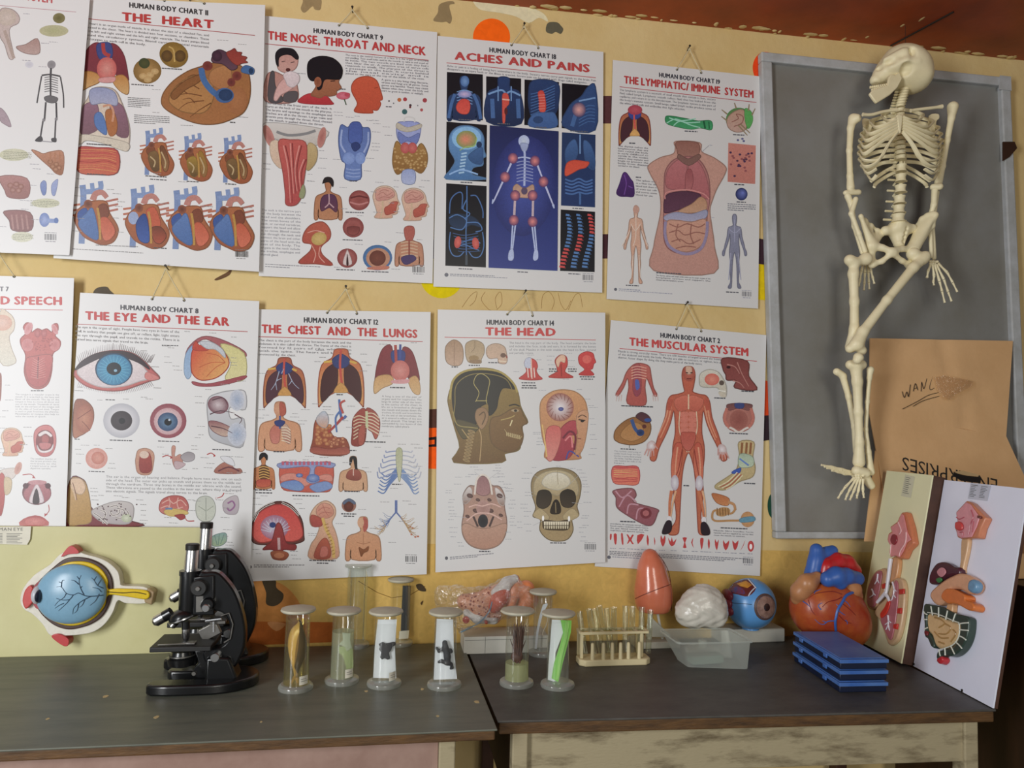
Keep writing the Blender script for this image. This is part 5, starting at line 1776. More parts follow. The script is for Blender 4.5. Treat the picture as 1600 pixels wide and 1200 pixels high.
HC = Px(0, 0, 2.7268)
chart(Art(HC, -0.024, 'dde2e6'), [(320, -14), (1130, 22), (1104, 1158), (228, 1100)],
      'laminated chart headed THE HEART with a large brown heart and seven heart sections', 'heart',
      ((797, -20), (700, 0), (870, 12)), art_heart)
chart(Art(HC, -0.034, 'd6dace'), [(-420, -60), (384, -6), (296, 1088), (-420, 1060)],
      'chart with small standing skeleton and hands, overlapping the heart chart', 'small skeleton',
      ((-40, -120), (-110, -60), (20, -50)), art_skeletal)
NC = Px(400, 20, 2.7907)
chart(Art(NC, -0.010, 'd4d4cc'), [(40, 14), (790, 85), (770, 1180), (12, 1148)],
      'chart headed THE NOSE, THROAT AND NECK with a boy smelling a flower', 'nose, throat and neck',
      ((420, -12), (362, 52), (487, 64)), art_nose)
AC = Px(675, 40, 2.7907)
chart(Art(AC, -0.008, 'c0bdb2'), [(25, 45), (747, 115), (742, 1165), (6, 1138)],
      'chart headed ACHES AND PAINS with dark blue x-ray pictures and glowing joints', 'aches and pains',
      ((402, 4), (346, 82), (463, 95)), art_aches)
LC = Px(940, 70, 2.857)
chart(Art(LC, -0.008, 'b6b2a0'), [(50, 68), (712, 142), (698, 1178), (22, 1135)],
      'chart headed THE LYMPHATIC/ IMMUNE SYSTEM with an open torso in the middle', 'lymphatic',
      ((392, 18), (336, 108), (444, 122)), art_lymph)
EC = Px(0, 420, 2.727)
chart(Art(EC, -0.020, 'd6dade'), [(342, 102), (1105, 138), (1066, 1316), (262, 1290)],
      'chart headed THE EYE AND THE EAR with a big blue eye', 'eye and ear',
      ((706, 0), (648, 126), (784, 132)), art_eye)
chart(Art(EC, -0.030, 'd4d8d8'), [(-330, 20), (316, 40), (276, 1240), (-330, 1240)],
      'chart reading AND SPEECH with a red tongue, beside the eye and ear chart', 'tongue and speech',
      ((-20, -90), (-80, 26), (60, 30)), art_speech)
CC = Px(385, 470, 2.7273)
chart(Art(CC, -0.012, 'cfd2d2'), [(40, 36), (785, 48), (768, 1165), (2, 1196)],
      'chart headed THE CHEST AND THE LUNGS with rows of lungs and ribs', 'chest and lungs',
      ((424, -50), (344, 48), (470, 52)), art_chest)
DC = Px(675, 470, 2.7907)
chart(Art(DC, -0.018, 'bab8b2'), [(25, 38), (755, 52), (755, 1140), (15, 1184)],
      'chart headed THE HEAD with an x-ray head in profile and two skulls', 'head',
      ((408, -32), (328, 56), (438, 62)), art_head)
MC = Px(940, 480, 2.7907)
chart(Art(MC, -0.008, 'b6b2a6'), [(40, 56), (718, 122), (690, 1172), (-30, 1130)],
      'chart headed THE MUSCULAR SYSTEM with a red muscle figure', 'muscular system',
      ((374, -10), (326, 92), (434, 102)), art_musc)
# ------------------------------------------------------------------ tables
M_TOPL = mat('grey_laminate_worn', '565a52', 0.42, vscale=5, col2='6c6f62', bump=0.08, bscale=90, stretch=(1.0, 5.0, 1.0), spec=0.45)
M_TOPR = mat('dark_grey_laminate', '413f3c', 0.5, vscale=7, col2='565450', bump=0.1, bscale=90, stretch=(1.5, 3.0, 1.0), spec=0.4)
M_EDGE = mat('brown_edge_wood', '6a4a26', 0.65, vscale=14, col2='3c2814', bump=0.3, bscale=60, stretch=(1, 6, 6))
M_PINK = mat('pink_painted_wood', 'a08478', 0.6, vscale=9, col2='8a6c60', bump=0.1)
M_CREAMW = mat('worn_cream_paint', '5e5038', 0.65, vscale=7, col2='a4987a', bump=0.2, stretch=(1, 3, 4), thr=(.30, .52))
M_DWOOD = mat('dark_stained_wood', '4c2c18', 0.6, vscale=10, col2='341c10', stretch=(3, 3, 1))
M_CHIP = mat('bare_chip', 'c4b080', 0.8, var=0.2, vscale=60)


def slab(outline, z0, z1):
    b = MB()
    b.prism([(x, y, z0) for x, y in outline], (0, 0, z1-z0))
    return b


t1 = thing('laboratory_table', 'wooden table with greyish worn top carrying the microscopes, jar row at its right', 'table', (-0.5, -0.33, 0), 'two tables along the wall')
OL = [(-1.45, -0.655), (0.238, -0.655), (0.226, -0.012), (-1.45, -0.012)]
slab(OL, TOP-0.004, TOP).build('worktop', M_TOPL, t1, smooth=False, bevel=0.0015)
slab([(-1.45, -0.651), (0.234, -0.651), (0.222, -0.014), (-1.45, -0.014)], TOP-0.024, TOP-0.0041).build('worktop_board', M_EDGE, t1, smooth=False, bevel=0.003)
b = MB()
for px, py, s_ in ((244, 1121, .006), (745, 1097, .007), (165, 1088, .006), (683, 1119, .004), (660, 1077, .005), (572, 1080, .005), (408, 1128, .003), (75, 1123, .004)):
    g = G(px, py, TOP)
    o = [(g[0]+s_*random.uniform(.6, 1.3)*cos(k*pi/3.5), g[1]+s_*1.6*random.uniform(.5, 1.2)*sin(k*pi/3.5), TOP+.0001) for k in range(7)]
    b.prism(o, (0, 0, .0003))
b.build('chipped_spot', M_CHIP, t1, smooth=False)['kind'] = 'stuff'
MB().box((-0.66, -0.615, TOP-0.174), (1.56, 0.02, 0.30)).build('apron', M_PINK, t1, smooth=False, bevel=0.002)
for x, y in ((0.137, -0.612), (0.137, -0.07), (-1.40, -0.612), (-1.40, -0.07)):
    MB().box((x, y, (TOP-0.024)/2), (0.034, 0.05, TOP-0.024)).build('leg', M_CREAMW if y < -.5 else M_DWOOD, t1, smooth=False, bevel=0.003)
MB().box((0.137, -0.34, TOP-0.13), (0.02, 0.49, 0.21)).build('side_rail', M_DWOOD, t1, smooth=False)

t2 = thing('laboratory_table', 'wooden table with dark slate top and worn cream apron under the models', 'table', (0.81, -0.33, 0), 'two tables along the wall')
OR_ = [(0.246, -0.600), (1.398, -0.652), (1.432, -0.012), (0.234, -0.012)]
slab(OR_, TOP-0.009, TOP-0.004).build('worktop', M_TOPR, t2, smooth=False, bevel=0.0015)
slab([(0.250, -0.598), (1.395, -0.649), (1.429, -0.014), (0.238, -0.014)], TOP-0.034, TOP-0.0091).build('worktop_board', M_EDGE, t2, smooth=False, bevel=0.003)
RZ = Matrix.Rotation(radians(-2.58), 3, 'Z')
MB().box((0.822, -0.597, TOP-0.081), (1.02, 0.02, 0.092), RZ).build('apron', M_CREAMW, t2, smooth=False, bevel=0.002)
for x, y in ((0.298, -0.572), (0.298, -0.06), (1.345, -0.617), (1.37, -0.06)):
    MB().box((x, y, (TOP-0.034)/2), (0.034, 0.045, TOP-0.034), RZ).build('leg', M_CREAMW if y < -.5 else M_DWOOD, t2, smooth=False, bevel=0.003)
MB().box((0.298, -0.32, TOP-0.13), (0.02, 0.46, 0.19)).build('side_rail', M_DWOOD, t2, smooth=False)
TR = TOP-0.004                                  # top of the right-hand table

# ------------------------------------------------------------------ grey board on the wall
M_FRAME = mat('grey_white_frame_paint', 'bcc0c4', 0.5, vscale=14, col2='a2a4a2', bump=0.25, bscale=40)
M_BOARD = mat('grey_board_panel', '8b8c8b', 0.32, vscale=3, col2='7c7a72', spec=0.45)
bq = [W(1190, 80, -0.030), W(1579, 121, -0.030), W(1611, 842, -0.030), W(1213, 842, -0.030)]
bt = thing('display_board', 'tall grey board with pale frame behind the hanging skeleton', 'board', (bq[2]+bq[3])/2)


def lerp2(q, u, v):
    return (q[0]*(1-u)+q[1]*u)*(1-v)+(q[3]*(1-u)+q[2]*u)*v


b = MB()
b.prism([lerp2(bq, u, v)+np.array([0, 0.018, 0]) for u, v in ((.015, .01), (.985, .01), (.985, .99), (.015, .99))], (0, 0.011, 0))
b.build('panel', M_BOARD, bt, smooth=False)
fu, fv = 0.036, 0.020
for nm, (u0, u1, v0, v1) in (('frame_rail', (0, 1, 0, fv)), ('frame_rail', (0, 1, 1-fv*.7, 1)), ('frame_stile', (0, fu*1.1, fv, 1-fv*.7)), ('frame_stile', (1-fu*1.1, 1, fv, 1-fv*.7))):
    b = MB()
    b.prism([lerp2(bq, u, v) for u, v in ((u0, v0), (u1, v0), (u1, v1), (u0, v1))], (0, 0.029, 0))
    b.build(nm, M_FRAME, bt, smooth=False, bevel=0.004)
b = MB()
b.prism([W(x, y, -0.0302) for x, y in ((1562, 118), (1579, 120), (1580, 142), (1560, 140))], (0, -0.002, 0))
b.build('corner_plate', M_FRAME, bt, smooth=False)
b = MB()
b.prism([W(x, y, -0.0305) for x, y in ((1566, 222), (1584, 222), (1588, 232), (1576, 246), (1566, 252))], (0, -0.004, 0))
b.build('tape', mat('brown_tape', '3c2418', 0.5, var=.2), bt, smooth=False)

# ------------------------------------------------------------------ carton with raised flap
M_CARD = mat('corrugated_card', 'e2b888', 0.8, vscale=4, col2='d2a878', bump=0.15, bscale=50, spec=0.2)
M_MARK = mat('black_marker', '2a2622', 0.7)
KX = Px(1340, 500, 4.285)


def plane3(P, Q, R):
    n = np.cross(np.array(Q)-P, np.array(R)-P)
    return np.array(P, float), n/np.linalg.norm(n)


def hit(px, py, pl):
    d = ray(px, py)
    t = ((pl[0]-_C) @ pl[1])/(d @ pl[1])
    return _C+t*d


ca, cb = KX.w(80, 627, -0.075), KX.w(995, 778, -0.062)
fa, fb = KX.w(84, 122, -0.045), KX.w(1040, 140, -0.036)
pa = W(1386, 800, -0.103)
pb = hit(1640, 830, plane3(ca, cb, pa))
zb = 1.085
ct = thing('cardboard_carton', 'brown cardboard carton with raised flap marked WANL, standing on the dark cupboard', 'box', (1.78, -0.15, 1.02))
b = MB()
x0 = 1.545
CUP = 1.02
b.box(((x0+2.06)/2, -0.29, (zb+CUP)/2), (2.06-x0, 0.42, zb-CUP))
b.build('carton_body', M_CARD, ct, smooth=False, bevel=0.004)
M_CUP = mat('dark_varnished_wood', '3a2212', 0.45, vscale=5, col2='24140a', stretch=(3, 3, .6), spec=.4)
cb_ = thing('cupboard', 'low dark brown wooden cupboard beyond the table end, under the carton', 'cupboard', (1.86, -.37, 0))
MB().box((1.86, -.37, CUP/2), (.63, .58, CUP-.002)).build('cupboard_body', M_CUP, cb_, smooth=False, bevel=.004)
MB().box((1.86, -.665, CUP-.03), (.63, .012, .05)).build('top_rail', M_CUP, cb_, smooth=False, bevel=.003)
for xx in (1.71, 2.01):
    MB().box((xx, -.666, .48), (.29, .014, .90)).build('door', M_CUP, cb_, smooth=False, bevel=.004)
# raised flap: slightly buckled sheet
b = MB()
n, mrows = 22, 12
G1 = []
for j in range(mrows+1):
    for i in range(n+1):
        u, v = i/n, j/mrows
        p = (fa*(1-u)+fb*u)*(1-v)+(ca*(1-u)+cb*u)*v
        bump_ = 0.010*math.exp(-((u-.58)**2/.03+(v-.5)**2/.05)) - 0.007*math.exp(-((u-.52-.15*(v-.2))**2/.0012))*(v < .5) - 0.008*math.exp(-((v-.55-.45*(u-.72))**2/.0015))*(.65 < u < .82) - 0.005*math.exp(-((u-.66-.1*(v-.6))**2/.001))*(v > .55)
        G1.append(p+np.array([0, -bump_, 0]))
nv = len(G1)
Fq = []
for j in range(mrows):
    for i in range(n):
        k = j*(n+1)+i
        Fq.append((k, k+n+1, k+n+2, k+1))
back = [p+np.array([0, 0.004, 0]) for p in G1]
rim = list(range(n+1))+[j*(n+1)+n for j in range(1, mrows+1)]+[mrows*(n+1)+i for i in range(n-1, -1, -1)]+[j*(n+1) for j in range(mrows-1, 0, -1)]
Fs = Fq+[tuple(q+nv for q in f[::-1]) for f in Fq]+[(rim[i], rim[(i+1) % len(rim)], rim[(i+1) % len(rim)]+nv, rim[i]+nv) for i in range(len(rim))]
b.add(G1+back, Fs)
b.build('raised_flap', M_CARD, ct, angle=60)
b = MB()
b.prism([W(x, y, -0.088) for x, y in ((1368, 704), (1386, 736), (1440, 760), (1440, 846), (1351, 846))], (0, 0.004, 0))
b.build('hanging_side_flap', M_CARD, ct, smooth=False)
b = MB()
b.prism([ca, cb, pb, pa], (0, 0.004, 0.002))
b.build('sloping_flap', M_CARD, ct, smooth=False)
pl = plane3(ca, cb, pa)
fl = plane3(fa, fb, ca)
b = MB()
for t in ("297,478 312,520 328,480 340,515 352,432", "372,478 385,425 402,470", "376,462 398,452", "424,478 428,415 442,462 462,392", "502,376 482,440 486,468 512,455", "300,596 400,545 470,505 540,486", "370,578 440,540 545,510"):
    P = [hit(*KX(x, y), fl)+np.array([0, -0.0012, 0]) for x, y in catmull(pts2(t), 4, False)]
    b.tube(P, 0.0009, 5)
b.build('marker_writing', M_MARK, ct)
V, Fs, w_ = layout('ENTERPRISES', 0, 0.12)
b = MB()
P = []
for v in V:
    x = 934+(298-934)*v[0]/w_
    y = 1068+(916-1068)*v[0]/w_+88*v[1]
    P.append(hit(*KX(x, y), pl)+pl[1]*(-0.0006 if pl[1][1] > 0 else 0.0006))
b.add(P, Fs)
b.build('printed_lettering', M_MARK, ct, smooth=False)
b = MB()
b.prism([hit(*KX(x, y), pl)+np.array([0, -.0012, 0]) for x, y in pts2("640,1018 668,1030 720,1042 800,1048 824,1060 820,1092 760,1086 690,1076 660,1056 644,1048")], (0, -0.0004, 0))
b.build('torn_hole', mat('torn_dark', '1a1414', 0.9), ct, smooth=False)
b = MB()
b.prism([hit(*KX(x, y), pl)+np.array([0, -.0014, 0]) for x, y in pts2("640,1016 700,1010 760,1026 806,1040 800,1050 730,1044 668,1030")], (0, -0.003, 0.001))
b.build('torn_edge', mat('torn_card', 'c8ac80', 0.8, var=.1), ct, smooth=False)
b = MB()
tp = [hit(*KX(x, y), fl)+np.array([0, -.0105-0.004*((i*7) % 3), 0]) for i, (x, y) in enumerate(pts2("500,385 560,372 640,388 760,410 750,440 690,470 640,500 600,540 560,530 520,470"))]
b.prism(tp, (0, -0.0004, 0))
b.build('clear_tape', glass_mat('clear_tape', 'fdf8f0', 0.15, 0.12, 0.10, 'f0e4d0', 0.05, 0.5, 60), ct, smooth=False)

# ------------------------------------------------------------------ hanging skeleton
M_BONE = mat('ivory_plastic', 'f6edc8', 0.42, vscale=14, col2='e8dcb4', bump=0.05, bscale=120, spec=0.4)
M_DARKB = mat('dark_hollow', '4a3c28', 0.8)
SA = Px(1280, 60, 4.0)
SB = Px(1280, 330, 2.552)
SK = Px(1300, 60, 8.572)
SY = -0.125
PM = 515.0                                     # pixels per metre at the skeleton
sk = thing('skeleton_model', 'cream plastic human skeleton hanging before the grey board', 'skeleton', W(1345, 790, SY))


def kpt(P, t, Y):
    return P.w(*pts2(t)[0], Y)


# skull
def skull(X):
    c = lambda x, y, dy=0: SK.w(x, y, SY)+np.array([0, dy, 0])
    u = 1/(8.572*PM)
    ax = np.array([cos(radians(33)), 0, -sin(radians(33))])
    az = np.array([sin(radians(33)), 0, cos(radians(33))])
    R = np.stack([ax, [0, 1, 0], az], 1)
    d = sd_ell(X, c(1000, 402), (362*u, 0.073, 300*u), R)
    d = smin(d, sd_ell(X, c(1120, 560), (150*u, 0.060, 150*u)), 0.02)
    d = smin(d, sd_ell(X, c(735, 440), (135*u, 0.052, 150*u)), 0.03)
    d = smin(d, sd_cap(X, c(640, 500), c(585, 560), 100*u, 78*u), 0.02)
    d = smin(d, sd_cap(X, c(640, 350, -0.030), c(800, 280, -0.052), 0.008), 0.012)
    d = smin(d, sd_cap(X, c(700, 450, -0.040), c(820, 425, -0.060), 0.011, 0.008), 0.012)
    d = smin(d, sd_cap(X, c(820, 425, -0.060), c(960, 440, -0.064), 0.008, 0.007), 0.010)
    d = smin(d, sd_cap(X, c(836, 280, -0.054), c(825, 425, -0.060), 0.007, 0.008), 0.008)
    d = ssub(d, sd_ell(X, c(650, 400, -0.052), (62*u, 0.022, 40*u)), 0.012)
    d = ssub(d, sd_ell(X, c(895, 300, -0.078), (50*u, 0.030, 85*u)), 0.006)
    d = ssub(d, sd_ell(X, c(845, 540, -0.066), (80*u, 0.034, 85*u)), 0.008)
    d = ssub(d, sd_ell(X, c(575, 655), (110*u, 0.030, 50*u)), 0.006)
    d = ssub(d, sd_ell(X, c(590, 428, -0.022), (34*u, 0.018, 44*u)), 0.004)
    d = ssub(d, sd_ell(X, c(835, 478, -0.064), (70*u, 0.022, 34*u)), 0.004)
    return d


so = SK.w(960, 470, SY)
V, Fs = snet(skull, so-np.array([.13, .085, .105]), so+np.array([.125, .085, .11]), 0.0032)
skl = MB().add(V, Fs).build('skull', M_BONE, sk, angle=80)
b = MB()
for i in range(9):
    p = SK.w(515+i*26, 655-i*4, SY-0.022-0.003*min(i, 4))
    b.box(p, (0.0045, 0.006, 0.008))
b.build('upper_teeth', M_BONE, skl, bevel=0.0012)
jaw = MB()
JO = pts2("905,445 945,540 880,660 780,755 600,866 560,820 505,740 545,690 650,655 745,630 765,520 800,470 850,490")
for dy in (-0.044, 0.034):
    jaw.prism([SK.w(x, y, SY+dy) for x, y in JO], (0, 0.010, 0))
CH = pts2("600,860 560,820 505,740 545,690 620,668 650,800")
jaw.add([SK.w(x, y, SY-.040) for x, y in CH]+[SK.w(x, y, SY+.040) for x, y in CH], [(0, 1, 2, 3, 4, 5), (11, 10, 9, 8, 7, 6)]+[(i+6, (i+1) % 6+6, (i+1) % 6, i) for i in range(6)])
jw = jaw.build('jaw', M_BONE, sk, bevel=0.003)
b = MB()
for i in range(8):
    p = SK.w(535+i*26, 688-i*6, SY-0.032-0.002*min(i, 4))
    b.box(p, (0.0045, 0.006, 0.007))
b.build('lower_teeth', M_BONE, jw, bevel=0.0012)
# spine
sp = MB()
sp.tube([SA.w(x, y, SY+0.012) for x, y in ((535, 300), (512, 440), (510, 600), (512, 800), (508, 1000), (495, 1150))], 0.006, 8)
spo = sp.build('spine_rod', M_BONE, sk)
VS = [(536-i*5, 322+i*17, 30, 8, 0) for i in range(7)]+[(506+i*.4, 452+i*29.5, 26+i*.9, 12, 1) for i in range(12)]
VS += [(512, 812, 34, 22, 2), (510, 874, 35, 23, 2), (508, 942, 36, 23, 2), (502, 1010, 37, 24, 2), (498, 1070, 38, 24, 2), (494, 1124, 42, 24, 2)]
VS = [v for k, v in enumerate(VS) if k != 18]
for x, y, r, h, k in VS:
    c = SA.w(x, y, SY-0.005)
    rr, hh = r/(4*PM), h/(4*PM)
    b = MB()
    b.lathe([(0, -hh), (rr, -hh), (rr*.82, -hh*.3), (rr*.82, hh*.3), (rr, hh), (0, hh)], c, 16)
    wv = rr*(1.9 if k == 2 else 1.5)
    b.tube([c+np.array([-wv, .016, -.002]), c+np.array([0, .02, 0]), c+np.array([wv, .016, -.002])], 0.0035, 6)
    b.tube([c+np.array([0, .012, 0]), c+(np.array([0, .036, -.012]) if k else np.array([.004, .018, -.002]))], 0.0035, 6)
    b.build('vertebra', M_BONE, spo)
# ribs
rc = MB()
rc.prism([SA.w(x, y, SY-0.078) for x, y in pts2("484,480 500,470 526,480 522,515 514,590 499,592 491,520")], (0, 0.009, 0))
cage = rc.build('sternum', M_BONE, sk, bevel=0.003)
LX = [(400, 640), (330, 700), (292, 735), (274, 750), (264, 757), (259, 757), (257, 754), (262, 748), (276, 742), (300, 735)]
for k in range(12):
    ys = 446+k*36
    for sd in (0, 1):
        sg = -1 if sd == 0 else 1
        if k < 10:
            xl = LX[k][sd]
            yl = 490+k*39
            xs = 508+sg*22
            P = [(xs, ys, SY+.01), ((xs+xl)/2, ys+10, SY+.052), (xl-sg*(-6), yl-12, SY+.022), (xl, yl+8, SY-.016), (xl-sg*28, yl+26+k*2, SY-.055)]
            if k < 6:
                xe, ye = 508+sg*12, 492+k*17
                P += [((xl-sg*28+xe)/2, yl*.45+ye*.55+18, SY-.074), (xe, ye, SY-.074)]
            else:
                xm = 508+sg*(190-(k-6)*4)*.55
                P += [(508+sg*(130+(k-6)*14), yl+30-(k-6)*22, SY-.070), (508+sg*(62+(k-6)*14), 690-(9-k)*14, SY-.078), (508+sg*14, 585, SY-.075)]
            if k in (8, 9):
                P = P[:5]+[(508+sg*(150), yl+14, SY-.066)]
        else:
            P = [(508+sg*26, ys-10, SY+.01), (508+sg*90, ys+22, SY+.035), (508+sg*150, ys+62, SY+.018), (508+sg*(185 if k == 10 else 165), ys+88, SY-.002)]
        Q = catmull([SA.w(x, y, Y) for x, y, Y in P], 6, False)
        nq = len(Q)
        b = MB()
        b.tube(Q, [0.0062 if i < nq*.75 else 0.0052 for i in range(nq)], 7, flat=0.55, up=(0, 0, 1))
        b.build('rib', M_BONE, cage)
# shoulder girdle
for t in ("272,476 330,476 400,458 480,446", "572,452 620,444 690,436 768,426"):
    MB().tube(SA.path(t, SY-.045), [0.006, 0.005]+[0.0048]*9+[.006, .007], 8).build('clavicle', M_BONE, sk)
for t in ("275,500 320,505 350,520 330,560 300,640 280,590 276,545", "690,480 745,470 752,500 735,520 720,620 690,560"):
    MB().prism(SA.path(t, SY+.030, 3, True), (0, .006, 0)).build('scapula', M_BONE, sk, bevel=.002)


def bone(name, caps, h=0.0028, k=0.006, parent=sk, mt=None):
    """long bone: chained capsules [(point, radius), ...] plus knobs, blended."""
    pts_ = [np.array(p) for ch in caps for (p, r) in ch]
    rm = max(r for ch in caps for (p, r) in ch)+0.006
    lo, hi = np.min(pts_, 0)-rm, np.max(pts_, 0)+rm

    def fn(X):
        d = None
        for ch in caps:
            if len(ch) == 1:
                e = np.linalg.norm(X-ch[0][0], axis=-1)-ch[0][1]
                d = e if d is None else smin(d, e, k)
            for (p, r), (q, s_) in zip(ch, ch[1:]):
                e = sd_cap(X, p, q, r, s_)
                d = e if d is None else smin(d, e, k)
        return d
    V, Fs = snet(fn, lo, hi, h)
    return MB().add(V, Fs).build(name, mt or M_BONE, parent, angle=80)


def A_(x, y, dy=0):
    return SA.w(x, y, SY+dy)


def B_(x, y, dy=0):
    return SB.w(x, y, SY+dy)


bone('humerus', [[(A_(212, 500), .015), (A_(196, 560), .010), (A_(188, 700), .0085), (A_(192, 860), .009), (A_(196, 930), .012)], [(A_(165, 965), .008), (A_(245, 962), .009)], [(A_(236, 500, -.01), .013)]])
bone('humerus', [[(A_(835, 428), .017), (A_(826, 500), .010), (A_(800, 640), .0085), (A_(770, 800), .009), (A_(745, 900), .012)], [(A_(712, 930), .010), (A_(752, 926, -.01), .011)]])
bone('ulna', [[(A_(178, 985), .010), (A_(200, 1040), .0085), (B_(140, 60), .007), (B_(172, 165), .007)]])
bone('radius', [[(A_(228, 1005, -.01), .008), (B_(128, 10, -.01), .0075), (B_(158, 90, -.01), .007), (B_(182, 160, -.008), .008)]])
bone('ulna', [[(A_(722, 945), .010), (A_(716, 1040), .0085), (B_(440, 30, .01), .007), (B_(448, 180, .01), .006)]])
bone('radius', [[(A_(735, 960, .012), .008), (B_(452, 60, .02), .0065), (B_(458, 186, .016), .007)]])


def hand(name, wrist, rays, dy, up=0.0):
    """wrist bones with five rays, each ray a list of crop points."""
    w = B_(wrist[0], wrist[1], dy)
    b = MB()
    for i in range(7):
        b.ell(w+np.array([(i % 4-1.5)*.007, -.002*(i % 2), -.004-.007*(i//4)]), (.0055, .005, .0048), n=9, m=6)
    h_ = b.build(name, M_BONE, sk)
    for t in rays:
        P = [B_(x, y, dy-.003*j) for j, (x, y) in enumerate(pts2(t))]
        b = MB()
        for i in range(len(P)-1):
            b.tube([P[i]*(1-f)+P[i+1]*f for f in (.02, .15, .5, .85, .98)], [r*(1-.12*i) for r in (.0048, .0042, .003, .0042, .0046)], 7)
        b.build('finger_bone' if 'hand' in name else 'toe_bone', M_BONE, h_)
    return h_


hand('hand', (456, 196), ("446,208 434,240 430,266", "452,212 458,258 455,282 458,296", "460,212 480,280 490,320 501,366", "466,210 497,272 514,322 528,360", "472,206 510,244 532,284 551,322"), .008)
hand('hand', (180, 176), ("172,186 150,210 138,230", "178,190 168,240 162,280 158,300", "184,190 182,246 180,290 178,316", "190,190 196,246 198,286 200,312", "194,188 206,236 214,268 220,290"), .040)
# pelvis
LI = [B_(x, y, d) for x, y, d in ((166, 20, -.01), (182, 38, .008), (205, 58, .020), (232, 78, .026), (252, 92, .022))]
RI = [B_(x, y, d) for x, y, d in ((392, 60, .02), (410, 32, .012), (432, 18, .004), (452, 12, -.004), (463, 15, -.010), (452, 60, 0))]
la, ra = B_(208, 138), B_(372, 152)
caps = [[(la, .014), (p, .005)] for p in LI]+[[(LI[i], .005), (LI[i+1], .005)] for i in range(4)]
caps += [[(ra, .014), (p, .006)] for p in RI]+[[(RI[i], .006), (RI[i+1], .006)] for i in range(5)]
caps += [[(la, .013), (B_(250, 146, -.012), .009), (B_(284, 158, -.02), .010)], [(B_(284, 172, -.018), .009), (B_(250, 200, -.008), .007), (B_(212, 212, 0), .010)], [(la, .013), (B_(206, 180, .005), .010), (B_(212, 212, 0), .010)]]
caps += [[(ra, .013), (B_(330, 150, -.012), .008), (B_(298, 158, -.02), .010)], [(B_(298, 172, -.018), .009), (B_(330, 198, -.008), .007), (B_(358, 214, 0), .010)], [(ra, .013), (B_(372, 190, .005), .010), (B_(358, 214, 0), .010)]]
pv = bone('pelvis', caps, 0.003, 0.010)


def sacrum(X):
    d = sd_cap(X, B_(316, 74, .022), B_(318, 128, .012), .034, .017)
    d = smin(d, sd_cap(X, B_(264, 78, .016), B_(370, 70, .016), .015), .015)
    d = smin(d, sd_cap(X, B_(316, 60, .004), B_(318, 46, .002), .018), .01)
    for i in range(4):
        for sx in (-1, 1):
            d = ssub(d, np.linalg.norm(X-B_(316+sx*(34-i*5), 68+i*18, -.010+.003*i), axis=-1)-.0064, .002)
    return d


so = B_(316, 88, .01)
V, Fs = snet(sacrum, so-np.array([.075, .045, .06]), so+np.array([.075, .04, .05]), 0.0026)
MB().add(V, Fs).build('sacrum', M_BONE, sk, angle=80)
# legs
bone('femur', [[(B_(186, 190, -.012), .0195)], [(B_(184, 192, -.012), .013), (B_(140, 206, -.014), .014), (B_(136, 250, -.016), .0145), (B_(140, 360, -.02), .0125), (B_(140, 470, -.02), .0135), (B_(128, 540, -.014), .018)], [(B_(122, 195, -.014), .017)]], 0.003, 0.010)
bone('femur', [[(B_(374, 170, -.012), .0195)], [(B_(376, 172, -.012), .014), (B_(412, 190, -.02), .016), (B_(375, 225, -.03), .0145), (B_(270, 355, -.045), .0125), (B_(175, 480, -.05), .0145), (B_(150, 530, -.05), .021)], [(B_(424, 178, -.02), .015)], [(B_(122, 548, -.046), .013)], [(B_(170, 555, -.046), .014)]], 0.003, 0.010)
bone('patella', [[(B_(156, 584, -.072), .015), (B_(152, 592, -.072), .013)]])
bone('tibia', [[(B_(124, 612, -.040), .014), (B_(170, 612, -.04), .014)], [(B_(146, 618, -.04), .018), (B_(152, 680, -.04), .014), (B_(156, 800, -.036), .012), (B_(160, 920, -.03), .012), (B_(158, 1000, -.024), .018)]], 0.003, 0.010)
bone('fibula', [[(B_(204, 632, -.03), .011), (B_(200, 665, -.03), .007), (B_(192, 760, -.028), .006), (B_(186, 870, -.024), .006), (B_(196, 960, -.02), .008), (B_(206, 1040, -.018), .011)]])
bone('tibia', [[(B_(70, 640, -.004), .011), (B_(95, 655, -.004), .010)], [(B_(95, 662, -.004), .010), (B_(118, 740, -.002), .009), (B_(140, 860, 0), .008), (B_(152, 985, 0), .010)]])
bone('fibula', [[(B_(104, 690, .016), .006), (B_(132, 800, .016), .006), (B_(146, 960, .012), .008)]])
ft = hand('foot', (160, 1048), ("140,1062 104,1100 88,1122 74,1146", "148,1066 122,1110 110,1134 104,1152", "156,1068 138,1116 128,1138 122,1152", "164,1068 156,1116 151,1132 150,1146", "174,1066 174,1112 176,1128 178,1144"), -.036)
bone('heel_bone', [[(B_(170, 1040, -.02), .016), (B_(206, 1094, -.01), .012)], [(B_(150, 1034, -.03), .015), (B_(186, 1044, -.03), .013)]], parent=sk)
ft = hand('foot', (148, 1040), ("136,1048 96,1042 60,1030 30,1024", "136,1044 90,1034 54,1022 20,1018", "134,1040 88,1028 48,1018 8,1012", "134,1050 100,1048 74,1040 50,1034"), -.012)
b = MB()
hk = SK.w(985, 118, SY)
b.tube([hk, (hk[0], hk[1], CEIL-.001)], 0.0007, 6)
b.build('hanging_wire', M_NAIL, sk)
# ------------------------------------------------------------------ eye model board leaning on the wall
M_PANELC = mat('cream_hardboard', 'c9c596', 0.45, vscale=4, col2='bdb886', spec=0.35)
M_LABELP = mat('label_paper', 'd8d4c4', 0.7, var=0.06, vscale=30)
M_GREYINK = mat('grey_ink', '6a6a68', 0.7)
EX = Px(0, 800, 3.75)
EY = -0.045


def inkc(h, a=0.0):
    return (*hx(h), a)


